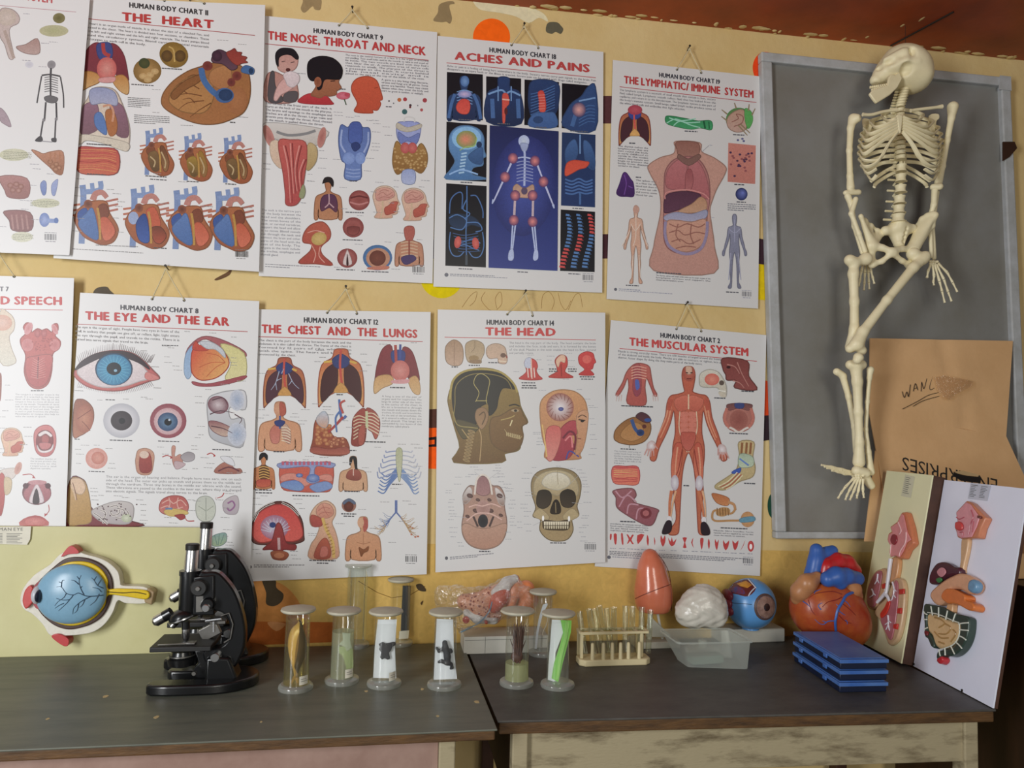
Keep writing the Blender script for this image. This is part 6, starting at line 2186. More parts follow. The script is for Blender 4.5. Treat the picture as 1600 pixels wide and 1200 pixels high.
M_HAND = print_mat('hand_painted_plastic', 0.28, 0.10, 60.0, 0.5)
eb = thing('eye_model_board', 'cream board with big relief eyeball model leaning on the wall, left of the microscopes', 'anatomy model', (-0.85, EY, TOP))
b = MB()
p0, p1 = G(-80, 1021, TOP), G(330, 1010.5, TOP)
q0, q1 = W(-80, 821, -0.036), W(322, 824, -0.036)
p0, p1 = np.array([p0[0], EY, TOP]), np.array([q1[0]+.004, EY, TOP])
q0[1] = q1[1] = -.041
b.prism([p0, p1, q1, q0], (0, 0.006, 0))
b.build('backing_board', M_PANELC, eb, smooth=False, bevel=0.001)


def relief(parent, name, t, dy0, dy1, col, X=EX, Y=EY, bevel=0.004, smooth=5, mtl=None, pts=None):
    P = pts or [p+np.array([0, dy1, 0]) for p in X.path(t, Y-dy1, smooth, True)]
    b = MB()
    b.prism([p+np.array([0, -dy0, 0]) for p in P], (0, -(dy1-dy0), 0), col=inkc(col, .5))
    return b.build(name, mtl or M_HAND, parent, bevel=bevel, seg=3)


relief(eb, 'outer_wall', "118,520 135,450 200,370 290,310 350,250 420,222 500,248 580,270 640,300 690,350 705,410 720,432 860,445 862,530 740,535 690,520 660,590 610,660 540,705 440,722 350,725 290,720 250,660 190,600 140,570", 0, .030, 'd8d4c8', bevel=.008)
relief(eb, 'dark_layer', "180,470 230,400 310,325 380,275 460,265 540,280 610,320 650,380 660,450 640,540 600,610 540,655 470,680 400,690 330,672 270,630 220,570", .028, .036, '45302a', bevel=.003)
relief(eb, 'yellow_layer', "225,430 290,360 370,305 450,290 530,300 595,340 630,400 632,450 700,450 858,462 858,512 720,494 632,490 610,555 560,615 490,655 410,668 330,650 270,610 235,560", .032, .040, 'd8b81c', bevel=.003)
b = MB()
ec = EX.w(418, 480, EY-.046)
b.ell(ec, (192/3.75/600, .028, 172/3.75/600), n=36, m=20, col=inkc('7ea6bf', .3))
eyb = b.build('vitreous_globe', M_HAND, eb)


def gl_(x, y):
    p = EX.w(x, y, EY-.062)
    dx, dz = (p[0]-ec[0])/(192/3.75/600), (p[2]-ec[2])/(172/3.75/600)
    return np.array([p[0], EY-.046-.028*math.sqrt(max(0.02, 1-dx*dx-dz*dz))-.0004, p[2]])


b = MB()
for t in ("600,490 520,490 470,470 440,480 400,470 370,435 340,435", "440,480 420,505 380,510 340,500", "400,470 385,495 350,520 330,545", "370,435 372,400 385,395", "372,412 352,405", "500,480 480,440 470,400 478,370", "470,420 445,400 425,395", "480,440 490,430", "470,390 455,375", "540,490 500,510 470,530 440,560 432,595", "470,530 460,570 440,590", "505,508 490,540 470,555", "600,450 570,430 550,400 535,385", "570,430 585,400", "550,400 560,380", "580,480 560,520 530,545", "420,505 400,530 350,575", "385,530 360,540 330,560", "590,470 575,450 545,440"):
    Q = catmull(pts2(t), 4, False)
    b.tube([gl_(x, y) for x, y in Q], [0.0013-0.0008*i/(len(Q)-1) for i in range(len(Q))], 5)
b.build('blood_vessels', mat('vessel_ink', '33485c', 0.5), eyb)
relief(eb, 'iris_muscle', "130,520 145,460 175,430 192,450 185,480 200,500 190,530 165,560 145,565", .030, .042, 'c04a48')
relief(eb, 'iris_muscle', "190,450 215,415 240,405 236,440 215,470 200,480", .034, .046, '8c3a40')
relief(eb, 'iris_muscle', "190,520 225,540 232,570 205,560", .034, .044, 'a04048')
b = MB()
b.ell(EX.w(222, 485, EY-.048), (30/3.75/590, .024, 52/3.75/590), n=20, m=12, col=inkc('b8bcc4'))
b.ell(EX.w(232, 492, EY-.058), (18/3.75/590, .022, 38/3.75/590), n=20, m=12, col=inkc('1c2436'))
b.build('lens', M_HAND, eb)
relief(eb, 'rectus_muscle', "358,262 400,205 430,202 462,240 400,248", .006, .036, 'b8383a')
relief(eb, 'rectus_muscle', "300,730 345,715 400,745 395,785 360,780", .006, .036, 'b8383a')
relief(eb, 'optic_nerve_tip', "858,452 878,448 905,470 890,548 845,532 842,508", .0, .032, 'a08a68', smooth=0)
b = MB()
b.tube(EX.path("630,468 720,474 790,470 856,482", EY-.0405, 4), .0011, 5)
b.build('nerve_line', M_MARK, eb)
lb = relief(eb, 'paper_label', "-60,88 182,84 176,160 158,192 -60,186", .0004, .0012, 'd6d2c2', smooth=0, bevel=0, mtl=M_LABELP)
V, Fs, w_ = layout('HUMAN EYE', 1)
b = MB()
b.add([EX.w(-52+(134+52)*v[0]/w_, 110-18*v[1], EY-.0016) for v in V], Fs)
V, Fs = [], []
for i in range(7):
    for (xa, xb) in ((-40, 14), (38, 130-(i % 3)*14)):
        y = 128+i*9
        o = len(V)
        V += [EX.w(x, yy, EY-.0016) for x, yy in ((xa, y), (xb, y), (xb, y-3), (xa, y-3))]
        Fs.append((o, o+1, o+2, o+3))
b.add(V, Fs)
b.build('label_print', M_GREYINK, lb, smooth=False)

# ------------------------------------------------------------------ microscopes
M_BLACK = mat('black_enamel', '0e0f11', 0.28, var=0.2, vscale=30, spec=0.5, coat=0.3)
M_BLACK2 = mat('matt_black', '161616', 0.5, var=0.2, vscale=30)
M_CHROME = mat('chrome', 'd4d4d4', 0.26, 1.0, var=0.05, vscale=20)
M_STEEL = mat('dull_steel', '8a8884', 0.35, 0.9, var=0.15, vscale=30)
mY = -0.32
ms = thing('microscope', 'black microscope with chrome eyepiece tube standing nearer the table edge', 'microscope', (-0.40, mY, TOP), 'black microscopes')


def up_tube(name, m, t, parent=None, n=28):
    """turned piece along an upright line: 'x,y,radius_px' list in photo pixels on the instrument's middle plane"""
    pr = [tuple(float(q) for q in s.split(',')) for s in t.split()]
    p0 = W(pr[0][0], pr[0][1], mY)
    p1 = W(pr[-1][0], pr[-1][1], mY)
    ax = Vector(p1-p0)
    rot = ax.to_track_quat('Z', 'Y').to_matrix()
    L = ax.length
    y0, y1 = pr[0][1], pr[-1][1]
    x0, x1 = pr[0][0], pr[-1][0]
    D = hypot(x1-x0, y1-y0)
    prof = [(0, 0)]
    for x, y, r in pr:
        s_ = ((x-x0)*(x1-x0)+(y-y0)*(y1-y0))/D/D*L
        prof.append((r/672, s_))
    prof.append((0, L))
    b = MB()
    b.lathe(prof, p0, n, rot=rot)
    return b.build(name, m, parent or ms, angle=30)


def slabpx(name, m, t, y0, y1, parent=None, smooth=4, bevel=.003):
    P = [W(p[0], p[1], mY) for p in (catmull(pts2(t), smooth) if smooth else pts2(t))]
    b = MB()
    b.prism([(p[0], y0, p[2]) for p in P], (0, y1-y0, 0))
    return b.build(name, m, parent or ms, bevel=bevel, seg=2)


bt_ = up_tube('body_tube', M_BLACK, "294,962,14 294,958,15 297.2,898,15.3")
up_tube('tube_collar', M_BLACK, "297.2,898,16.5 297.4,891,16.5")
ep = up_tube('eyepiece', M_CHROME, "297.8,892,10.5 300.4,858,10 300.5,857,9.6")
up_tube('eyepiece_cap', M_BLACK2, "300.4,859,10.3 300.9,851,10.6 301,849.5,9.5", ep)
up_tube('nameplate', M_STEEL, "281.5,922,1.8 281.6,912,1.8", bt_, 8)
slabpx('rack_block', M_BLACK, "306,899 338,896 338,958 304,958", mY-.022, mY+.022, smooth=0)
arm = slabpx('arm', M_BLACK, "312,897 325,892 340,892 352,901 368,922 379,950 385,980 384,1006 377,1026 366,1042 345,1042 325,1036 320,1014 345,1008 358,996 361,975 350,956 330,952 310,952", mY-.017, mY+.017, bevel=.006)
b = MB()
RX = Matrix.Rotation(pi/2, 3, 'X')


def knob(m, px, py, r, y0, ln, parent, name):
    """round knob whose axis runs towards the viewer"""
    b = MB()
    rr = r/672
    b.lathe([(0, 0), (rr, 0), (rr, ln*.8), (rr*.85, ln), (0, ln)], W(px, py, mY)*np.array([1, 0, 1])+np.array([0, y0, 0]), 22, rot=RX)
    return b.build(name, m, parent, angle=30)


knob(M_BLACK2, 315, 915, 13, mY-.018, .014, ms, 'slide_flange')
knob(M_STEEL, 314.5, 915.5, 3.6, mY-.032, .004, ms, 'flange_screw')
kn = knob(M_BLACK, 329, 940, 10.5, mY-.017, .022, ms, 'focus_knob')
knob(M_CHROME, 328, 944, 6, mY-.039, .006, kn, 'knob_screw')
knob(M_CHROME, 340, 1022, 7.4, mY-.017, .014, ms, 'stage_screw')
knob(M_STEEL, 309, 1045, 3.4, mY-.030, .008, ms, 'mirror_screw')
slabpx('tube_stripe', M_STEEL, "310,929 321,928 321,952 310,953", mY-.0225, mY-.0222, smooth=0, bevel=0)
# revolving nosepiece with objectives
npx = W(286, 962, mY)
b = MB()
rt = Matrix.Rotation(radians(-20), 3, 'Y')
b.lathe([(0, -.010), (.022, -.010), (.031, -.006), (.033, 0), (.030, .008), (.020, .016), (0, .018)], npx, 28, rot=rt)
nz = b.build('nosepiece', M_BLACK, ms)
b = MB()
b.lathe([(.0315, -.0075), (.0342, -.006), (.0342, -.003), (.0315, -.002)], npx, 28, rot=rt)
b.build('nosepiece_rim', M_CHROME, nz)


def objective(p0, p1, rs, parent):
    ax = Vector(np.array(p1)-np.array(p0))
    rot = ax.to_track_quat('Z', 'Y').to_matrix()
    L = ax.length
    b = MB()
    b.lathe([(0, 0), (rs*1.05, 0), (rs*1.05, L*.42), (0, L*.42)], p0, 20, rot=rot)
    o = b.build('objective', M_BLACK, parent, angle=30)
    b = MB()
    b.lathe([(0, L*.42), (rs, L*.42), (rs, L*.86), (rs*.6, L), (0, L)], p0, 20, rot=rot)
    b.build('objective_barrel', M_CHROME, o, angle=30)


objective(W(268, 957, mY), W(240, 973, mY), .0125, ms)
objective(W(290, 970, mY), W(290.5, 1000, mY), .0088, ms)
objective(W(276, 970, mY+.02), W(268, 980, mY+.02), .008, ms)
# stage
sz = W(288, 1000, mY)[2]
sx0, sx1 = W(234, 1010, mY-.055)[0], W(330, 1010, mY-.055)[0]
b = MB()
b.box(((sx0+sx1)/2, mY, sz-.006), (sx1-sx0, .115, .012))
stg = b.build('stage', M_BLACK2, ms, bevel=.002)
b = MB()
b.box((sx0+.052, mY-.043, sz+.0025), (.075, .004, .003), Matrix.Rotation(radians(6), 3, 'Z'))
b.box((sx0+.085, mY-.035, sz+.003), (.02, .02, .004))
b.build('stage_clip', M_STEEL, stg, bevel=.0008)
b = MB()
b.box((sx1-.018, mY+.012, sz+.016), (.045, .014, .030), Matrix.Rotation(radians(-28), 3, 'Y'))
b.box((sx1+.002, mY+.004, sz+.040), (.036, .018, .008))
b.build('slide_carrier', M_STEEL, stg, bevel=.0015)
b = MB()
b.tube([(sx1-.006, mY-.01, sz+.048), (sx1-.004, mY-.012, sz+.02)], .0028, 8)
b.tube([(sx1-.024, mY-.012, sz+.046), (sx1+.012, mY-.012, sz+.050)], .004, 8)
b.build('carrier_lever', M_CHROME, stg)
b = MB()
b.tube([(W(x, y, 0)[0]*0+W(x, y, mY-.02)[0], mY-.02, W(x, y, mY-.02)[2]) for x, y in ((345, 962), (358, 958), (364, 975), (360, 998), (350, 1004))], .0018, 6)
b.build('cable', M_STEEL, ms)
up_tube('condenser', M_BLACK, "286,1041,11 286,1037,22 286,1026,24 286,1024,19 286,1016,17")
up_tube('condenser_ring', M_STEEL, "286,1023.5,20.5 286,1021.5,20.5")
slabpx('stage_bracket', M_BLACK, "305,1014 336,1014 336,1060 311,1060 303,1052 305,1040 312,1034", mY-.012, mY+.012, smooth=0)
slabpx('pillar', M_BLACK, "326,1022 362,1022 376,1058 376,1066 324,1066", mY-.030, mY+.030, smooth=0, bevel=.006)
hb = MB()
HO = [(-.515, -.388), (-.38, -.392), (-.318, -.365), (-.292, -.322), (-.300, -.280), (-.335, -.248), (-.40, -.240), (-.497, -.243), (-.500, -.284), (-.415, -.286), (-.395, -.300), (-.392, -.330), (-.410, -.346), (-.515, -.344)]
hb.prism([(x, y, TOP) for x, y in catmull(HO, 3)], (0, 0, .024))
hb.build('base', M_BLACK, ms, bevel=.005, seg=3)
top2 = W(325, 816, -.125)[2]
top1 = W(301, 850, mY)[2]
xo = W(325, 816, -.125)[0]-W(301, 850, mY)[0]
ms2 = dup(ms, (-0.40+xo, -.131, TOP), 'second black microscope standing behind the first, close to the wall')
ms2.scale = (1.03, 1.03, (top2-TOP)/(top1-TOP))

# ------------------------------------------------------------------ specimen jars
M_GLASS = glass_mat('clear_glass', 'fcfdfb', 0.05, 0.50, 0.02, 'f0f4ee', 0.06)
M_GLASS2 = glass_mat('bare_glass', 'f4f8f2', 0.06, 0.75, 0.07, 'f0f4ee', 0.10)
M_GLASSF = glass_mat('thick_glass_foot', 'f0f4ee', 0.10, 0.5, 0.34, 'f0f2ea', 0.08)
M_LID = mat('frosted_lid', 'b6b29e', 0.55, var=0.06, vscale=40, sss=0.2)
M_CARDW = mat('white_card', 'eef2f8', 0.8, var=0.05, vscale=20)
M_DARKSP = mat('dark_specimen', '1c1a22', 0.6, var=0.4, vscale=70, bump=.3)
LIQ = {}


def liquid_mat(tint, haze, hz):
    k = (tint, haze)
    if k not in LIQ:
        LIQ[k] = glass_mat('preserving_fluid', tint, 0.1, 0.1, haze, hz, 0.01)
    return LIQ[k]


JG = 'glass specimen jars in the row'


def jar(lid, base, r0, r1, label, liq=None, lidded=True, tagpx=None, rb=None, fill=.8):
    """lid / base: pixel of the lid's middle and of the foot's middle; r0, r1 outer wall radii in pixels at top and bottom."""
    g = G(base[0], base[1], TOP if base[0] < 735 else TR)
    zt = g[2]
    d = (g-_C) @ _f
    k = F/d
    H = W(lid[0], lid[1], g[1])[2]-zt
    ra, rb_ = r0/k, r1/k
    t = thing('specimen_jar', label, 'jar', g, JG)
    rf = (rb or 26)/k
    b = MB()
    b.lathe([(0, 0), (rf, 0), (rf+.001, .004), (rf, .009), (rb_+.004, .013), (0, .013)], g, 40)
    b.build('foot', M_GLASSF, t)
    b = MB()
    n = 40
    vs = []
    for r, z in ((rb_, .013), ((ra+rb_)/2, H*.5), (ra, H*.95), (ra+.004, H*.985), (ra+.009, H-.003)):
        for q in range(n):
            vs.append(g+np.array([r*cos(2*pi*q/n), r*sin(2*pi*q/n), z]))
    b.add(vs, [(i*n+q, i*n+(q+1) % n, (i+1)*n+(q+1) % n, (i+1)*n+q) for i in range(4) for q in range(n)])
    if not lidded:
        b2 = MB()
        b2.lathe([(ra+.002, H-.006), (rf, H-.006), (rf+.001, H-.003), (rf, H), (ra+.002, H)], g, 40)
        b2.build('rim', M_GLASSF, t)
    b.build('glass_wall', M_GLASS if lidded else M_GLASS2, t)
    if lidded:
        b = MB()
        b.lathe([(0, H-.003), (rf*.96, H-.003), (rf+.0015, H), (rf, H+.004), (rf*.6, H+.0075), (0, H+.0085)], g, 40)
        b.build('lid', M_LID, t)
    if liq:
        tint, haze, hz = liq
        b = MB()
        rr = lambda z: (rb_+(ra-rb_)*z/H)-.0012
        b.lathe([(0, .0135), (rr(.014), .0135), (rr(H*fill), H*fill), (0, H*fill)], g, 32)
        b.build('fluid', liquid_mat(tint, haze, hz), t)
    if tagpx:
        # paper label wrapped on the glass, lower right
        b = MB()
        a0, a1 = tagpx
        V, Fs = [], []
        for j in range(7):
            a = a0+(a1-a0)*j/6
            for z in (.016, .036):
                rr_ = rb_+(ra-rb_)*z/H+.0008
                V.append(g+np.array([rr_*sin(a), -rr_*cos(a), z]))
        Fs = [(2*j, 2*j+2, 2*j+3, 2*j+1) for j in range(6)]
        b.add(V, Fs)
        lbl = b.build('paper_label', M_LABELP, t)
        b = MB()
        for z, l in ((.029, .6), (.024, .75)):
            P = []
            for j in range(9):
                a = a0+(a1-a0)*(.15+l*j/8)
                rr_ = rb_+.0016+(ra-rb_)*z/H
                P.append(g+np.array([rr_*sin(a), -rr_*cos(a), z+.001*(j % 2)]))
            b.tube(P, .0004, 4)
        b.build('handwriting', M_GREYINK, lbl)
    return g, H, ra, rb_


def spec(name, label, cat='specimen', loc=None):
    return thing(name, label, cat, loc, 'specimens in the jars')


F1 = Px(420, 860, 5.0)
F2 = Px(660, 860, 5.0)
# 1 fish
g, H, ra, rb_ = jar((468, 953), (462, 1076), 18.5, 20, 'jar holding a brown fish, first of the front row beside the microscope', ('fcf6d4', .05, 'f0ecc0'), tagpx=(.35, 1.15), fill=.86)
fY = g[1]
s1 = spec('preserved_fish', 'brown preserved fish head up in its glass jar', loc=(g[0], fY, g[2]+.014))
PRF = pts2("240,548 262,590 285,650 298,720 290,800 262,880 235,945 225,985 205,990 190,930 165,850 148,760 152,680 178,610 215,575")
b = MB()
P = [F1.w(x, y, fY) for x, y in catmull(PRF, 3)]
cx = sum(p[0] for p in P)/len(P)
n = len(P)
rings = []
for w_, dy in ((1.0, 0), (.86, .009), (.5, .0145), (.12, .016)):
    for sg in ((1, -1) if dy else (1,)):
        rings.append((w_, dy*sg))
order = sorted(rings, key=lambda q: q[1])
zm = sum(p[2] for p in P)/n
V = []
for w_, dy in order:
    for p in P:
        mid = cx+(p[2]-zm)*.08
        V.append((mid+(p[0]-mid)*w_, fY+dy, zm+(p[2]-zm)*(.6+.4*w_)))
for i in range(len(order)-1):
    for k in range(n):
        k2 = (k+1) % n
        f = (i*n+k, i*n+k2, (i+1)*n+k2, (i+1)*n+k)
        right = (P[k][0]+P[k2][0])/2 > cx+.004
        b.f.append(list(f)); b.m.append(0); b.c.append(inkc('54402a', .6) if right else inkc('c8a468', .6))
b.v += V
for ring, rev in ((0, 0), (len(order)-1, 1)):
    f = [ring*n+k for k in range(n)]
    b.f.append(f[::-1] if rev else f); b.m.append(0); b.c.append(inkc('8c6c40', .6))
b.build('fish_body', M_HAND, s1, angle=70)
b = MB()
b.prism([F1.w(x, y, fY-.001) for x, y in pts2("200,975 226,980 232,1010 234,1048 218,1058 212,1020 200,1006 188,1030 176,1056 170,1046 180,1010 190,985")], (0, .002, 0), col=inkc('9a7c4c', .4))
b.prism([F1.w(x, y, fY-.004) for x, y in pts2("172,880 182,900 178,935 168,915")], (0, .002, 0), col=inkc('5a4628', .4))
b.prism([F1.w(x, y, fY-.003) for x, y in pts2("236,546 250,552 268,600 250,606 230,590")], (0, .004, 0), col=inkc('2a2218', .4))
b.build('fin', M_HAND, s1, smooth=False)
# 2 pale leaf
g, H, ra, rb_ = jar((540, 955), (534, 1065), 17, 18.5, 'hazy jar with a pale leaf, between the fish jar and the dark leaf jar', ('f6f8ea', .30, 'e4e8d0'), tagpx=(.3, 1.1), fill=.72)
s2 = spec('leaf_strip', 'pale green leaf strip in a hazy glass jar', loc=(g[0], g[1], g[2]+.014))
b = MB()
b.prism([F1.w(x, y, g[1]-.012) for x, y in pts2("545,755 600,745 655,770 660,900 648,975 620,985 600,900 580,830 548,800")], (0, .002, 0), col=inkc('aebd8c', .4))
b.prism([F1.w(x, y, g[1]-.014) for x, y in pts2("572,640 640,650 632,700 650,760 610,790 590,750 545,735 580,700")], (0, .001, 0), col=inkc('c4ccc8', .1))
b.build('leaf_blade', M_HAND, s2, smooth=False)
# 3 dark leaf
g, H, ra, rb_ = jar((607, 956), (600, 1070), 16.5, 18.5, 'jar with a small dark leaf on white card, between pale leaf and toad jars', ('fdfdfc', .05, 'eef2f2'), tagpx=(.4, 1.2), fill=.84)
s3 = spec('dark_leaf', 'small ragged dark leaf on white card in a jar', loc=(g[0], g[1], g[2]+.02))
b = MB()
b.prism([F1.w(x, y, g[1]-.004) for x, y in pts2("852,540 1000,540 985,760 995,1000 815,995 828,760")], (0, .0015, 0))
b.build('backing_card', M_CARDW, s3, smooth=False)
b = MB()
b.prism([F1.w(x, y, g[1]-.006) for x, y in pts2("858,730 890,712 910,724 935,722 972,712 992,716 990,735 965,752 955,780 938,795 948,842 930,852 905,838 885,850 868,832 878,795 862,770 870,750")], (0, -.005, 0))
b.build('leaf_blade', M_DARKSP, s3, bevel=.0015)
# 4 toad
g, H, ra, rb_ = jar((699, 957), (694, 1072), 17, 18.5, 'jar with a black toad on bluish card, at the joint of the tables', ('fdfdfd', .04, 'eef4fa'), fill=.9)
s4 = spec('preserved_toad', 'small black toad spread on a bluish card in a jar', loc=(g[0], g[1], g[2]+.02))
b = MB()
b.prism([F2.w(x, y, g[1]-.004) for x, y in pts2("112,535 240,540 245,760 270,1005 88,1010 100,760")], (0, .0015, 0))
b.build('backing_card', M_CARDW, s4, smooth=False)
kk = 661.0
bone('toad_body', [[(F2.w(175, 722, g[1]-.010), .0062), (F2.w(180, 760, g[1]-.010), .0072), (F2.w(195, 830, g[1]-.010), .0082), (F2.w(200, 880, g[1]-.010), .006)],
                   [(F2.w(160, 770, g[1]-.010), .004), (F2.w(130, 788, g[1]-.009), .0034), (F2.w(112, 762, g[1]-.009), .003)],
                   [(F2.w(205, 780, g[1]-.010), .004), (F2.w(225, 790, g[1]-.009), .0034), (F2.w(222, 775, g[1]-.009), .003)],
                   [(F2.w(185, 880, g[1]-.010), .005), (F2.w(150, 865, g[1]-.009), .004), (F2.w(128, 872, g[1]-.009), .003)],
                   [(F2.w(205, 880, g[1]-.010), .005), (F2.w(225, 890, g[1]-.009), .004), (F2.w(235, 915, g[1]-.009), .0032), (F2.w(222, 922, g[1]-.009), .003)]], .0014, .003, s4, M_DARKSP)
# 5 seaweed
g, H, ra, rb_ = jar((813, 955), (807, 1069), 17.5, 19, 'jar with feathery brown weed over pale fluid, right of the toad jar', ('f4f6d8', .45, 'e0e4bc'), fill=.30)
M_WEED = mat('brown_weed', '3a1c10', 0.6, vscale=40, col2='5c3018')
s5 = spec('feathery_weed', 'dark brown feathery weed in a glass jar', loc=(g[0], g[1], g[2]+.05))
b = MB()
for i in range(90):
    a = random.uniform(0, 2*pi)
    r = ra*.62*math.sqrt(random.random())
    z0_ = .052+random.uniform(0, .02)
    z1 = z0_+random.uniform(.03, .085)
    x0_, y0_ = r*cos(a)*.6, r*sin(a)*.6
    q = random.uniform(.6, 1.4)
    b.tube([g+np.array([x0_, y0_, z0_]), g+np.array([x0_*1.3+.002, y0_*1.3, (z0_+z1)/2]), g+np.array([x0_*1.5*q+random.uniform(-.003, .006), y0_*1.5, z1])], [.0022, .0018, .0006], 5)
b.build('weed_frond', M_WEED, s5)['kind'] = 'stuff'
b = MB()
b.ell(g+np.array([0, 0, .066]), (ra*.55, ra*.5, .014), n=18, m=10)
b.ell(g+np.array([.002, 0, .084]), (ra*.36, ra*.4, .014), n=18, m=10)
b.build('weed_clump', M_WEED, s5)
# 6 green leaf
g, H, ra, rb_ = jar((875, 959), (871, 1072), 16, 18, 'jar with a bright green leaf strip, beside the test tube rack', ('fdfdfc', .08, 'eef4f0'), fill=.9)
s6 = spec('green_leaf_strip', 'bright green leaf strip slanting in a glass jar', loc=(g[0], g[1], g[2]+.014))
b = MB()
b.prism([F2.w(x, y, g[1]-.006) for x, y in pts2("1080,545 1165,548 1160,640 1128,760 1096,880 1070,1000 1060,1030 1010,1000 1030,880 1075,740 1100,640")], (0, .0015, 0), col=inkc('8fd860', .3))
b.prism([F2.w(x, y, g[1]-.007) for x, y in pts2("1118,548 1150,560 1130,680 1090,830 1062,1000 1042,1010 1060,860 1100,700")], (0, -.001, 0), col=inkc('a8e878', .3))
b.build('leaf_blade', M_HAND, s6, smooth=False)
b = MB()
b.prism([F2.w(x, y, g[1]-.002) for x, y in pts2("1012,540 1120,545 1100,640 1040,800 1030,960 1060,1035 980,1010 985,900")], (0, .001, 0))
b.build('backing_card', M_CARDW, s6, smooth=False)
# back row: worm jar, stick jar, tall open jar
g, H, ra, rb_ = jar((855, 925), (847, 1022), 16, 14, 'jar with white strip and curled worm, behind the green leaf jar', ('fcfcfc', .06, 'e8ecf0'), rb=21, fill=.92)
s7 = spec('worm_specimen', 'thin white worm on a slanting strip in the rear jar', loc=(g[0], g[1], g[2]+.014))
b = MB()
b.prism([F2.w(x, y, g[1]-.004) for x, y in pts2("942,425 975,412 978,425 940,500 910,620 893,770 878,770 890,640 910,530")], (0, .0015, 0))
b.build('backing_strip', M_CARDW, s7, smooth=False)
b = MB()
b.tube(F2.path("975,470 978,540 965,590 950,620 940,650 945,672", g[1]-.006, 4), .0013, 6)
b.build('worm_body', mat('pale_worm', 'd0c4b0', .5, var=.1), s7)
F5 = Px(370, 850, 4.8485)
g, H, ra, rb_ = jar((629, 906), (624, 1006.5), 15, 15, 'jar with a dark stick, standing at the wall behind the row', None, rb=20)
s8 = spec('dark_stick', 'dark straight stick in the jar at the wall', loc=(g[0], g[1], g[2]+.02))
b = MB()
b.prism([F5.w(x, y, g[1]-.002) for x, y in pts2("1258,318 1318,318 1306,655 1242,662 1250,480")], (0, .006, 0))
b.build('stick_body', mat('slate_stick', '2c3036', .6, var=.3), s8, bevel=.001)
b = MB()
b.prism([F5.w(x, y, g[1]-.004) for x, y in pts2("1232,660 1306,655 1300,715 1226,722")], (0, .001, 0))
b.build('paper_slip', M_LABELP, s8, smooth=False)
g, H, ra, rb_ = jar((550, 882), (556, 1009.5), 15.5, 15, 'tall empty open glass jar at the wall, behind the pale leaf jar', None, False, rb=20)
# ------------------------------------------------------------------ ear model in its plastic bag
M_WHITEB = mat('white_plaster_base', 'c4c2b8', 0.6, var=0.06, vscale=14)
M_BAG = glass_mat('clear_plastic_bag', 'fcfcfc', 0.10, 0.6, 0.07, 'f4f4f4', 0.12, 1.0, 30)
M_SKIN = mat('orange_skin_plastic', 'e08a5c', 0.25, var=0.10, vscale=10, spec=0.5)
M_DOTTED = None


def dotted(name, c1, c2, sc, thr=.25, rough=.3):
    m = mat(name, c1, rough, var=.05)
    nt = m.node_tree
    b = nt.nodes['Principled BSDF']
    tc = nt.nodes.new('ShaderNodeTexCoord')
    v = nt.nodes.new('ShaderNodeTexVoronoi')
    v.inputs['Scale'].default_value = sc
    nt.links.new(tc.outputs['Object'], v.inputs['Vector'])
    r = nt.nodes.new('ShaderNodeValToRGB')
    r.color_ramp.interpolation = 'CONSTANT'
    r.color_ramp.elements[0].color = (*hx(c2), 1)
    r.color_ramp.elements[1].position = thr
    r.color_ramp.elements[1].color = (*hx(c1), 1)
    nt.links.new(v.outputs['Distance'], r.inputs['Fac'])
    nt.links.new(r.outputs['Color'], b.inputs['Base Color'])
    return m


M_DOT = dotted('pored_orange_bone', 'dc9a76', '8c3018', 105, .33)
M_WPLAS = mat('white_plastic', 'd6d4d0', 0.3, var=.04)
wy = -0.07
em = thing('ear_model', 'orange and white ear model wrapped in clear plastic on a tiled white base', 'anatomy model', W(776, 1000, wy)*np.array([1, 1, 0])+np.array([0, 0, TR]))
b = MB()
eL, eR = G(717, 1000, TR), G(842, 999, TR)
b.box(((eL[0]+eR[0])/2, -.065, TR+.0235), (eR[0]-eL[0], .10, .047))
eb_ = b.build('base', M_WHITEB, em, bevel=.002)
b = MB()
for x in (.25, .62):
    xx = eL[0]+(eR[0]-eL[0])*x
    b.box((xx, -.1152, TR+.024), (.001, .0006, .045))
b.box(((eL[0]+eR[0])/2, -.1152, TR+.038), (eR[0]-eL[0]-.006, .0006, .001))
b.build('tile_line', M_GREYINK, eb_, smooth=False)
ez = -.085
E_ = lambda x, y, d=0: F2.w(x, y, ez+d)
bone('temporal_bone', [[(E_(330, 400), .022), (E_(430, 420), .028), (E_(520, 460), .026)], [(E_(420, 480), .020), (E_(560, 520), .020)], [(E_(520, 340), .020), (E_(640, 300, .01), .020)]], .004, .02, em, M_DOT)
bone('white_ridge', [[(E_(350, 485, -.016), .012), (E_(430, 530, -.016), .013), (E_(560, 545, -.016), .012)], [(E_(560, 330, -.018), .010), (E_(660, 250, -.012), .014), (E_(720, 220, -.01), .012)], [(E_(660, 260, -.014), .010), (E_(640, 380, -.018), .010)]], .004, .012, em, M_WPLAS)
bone('ear_canal', [[(E_(560, 440, -.02), .018), (E_(600, 380, -.024), .020), (E_(640, 340, -.02), .016)]], .004, .012, em, mat('red_canal', 'c85a40', .25, var=.1))
bone('auricle', [[(E_(720, 225, 0), .010), (E_(715, 330, -.01), .014), (E_(690, 420, -.012), .014)], [(E_(735, 215, 0), .008), (E_(770, 330, -.006), .012), (E_(810, 300, .004), .022), (E_(830, 380, .004), .026), (E_(800, 440, 0), .022)]], .004, .010, em, M_SKIN)
b = MB()
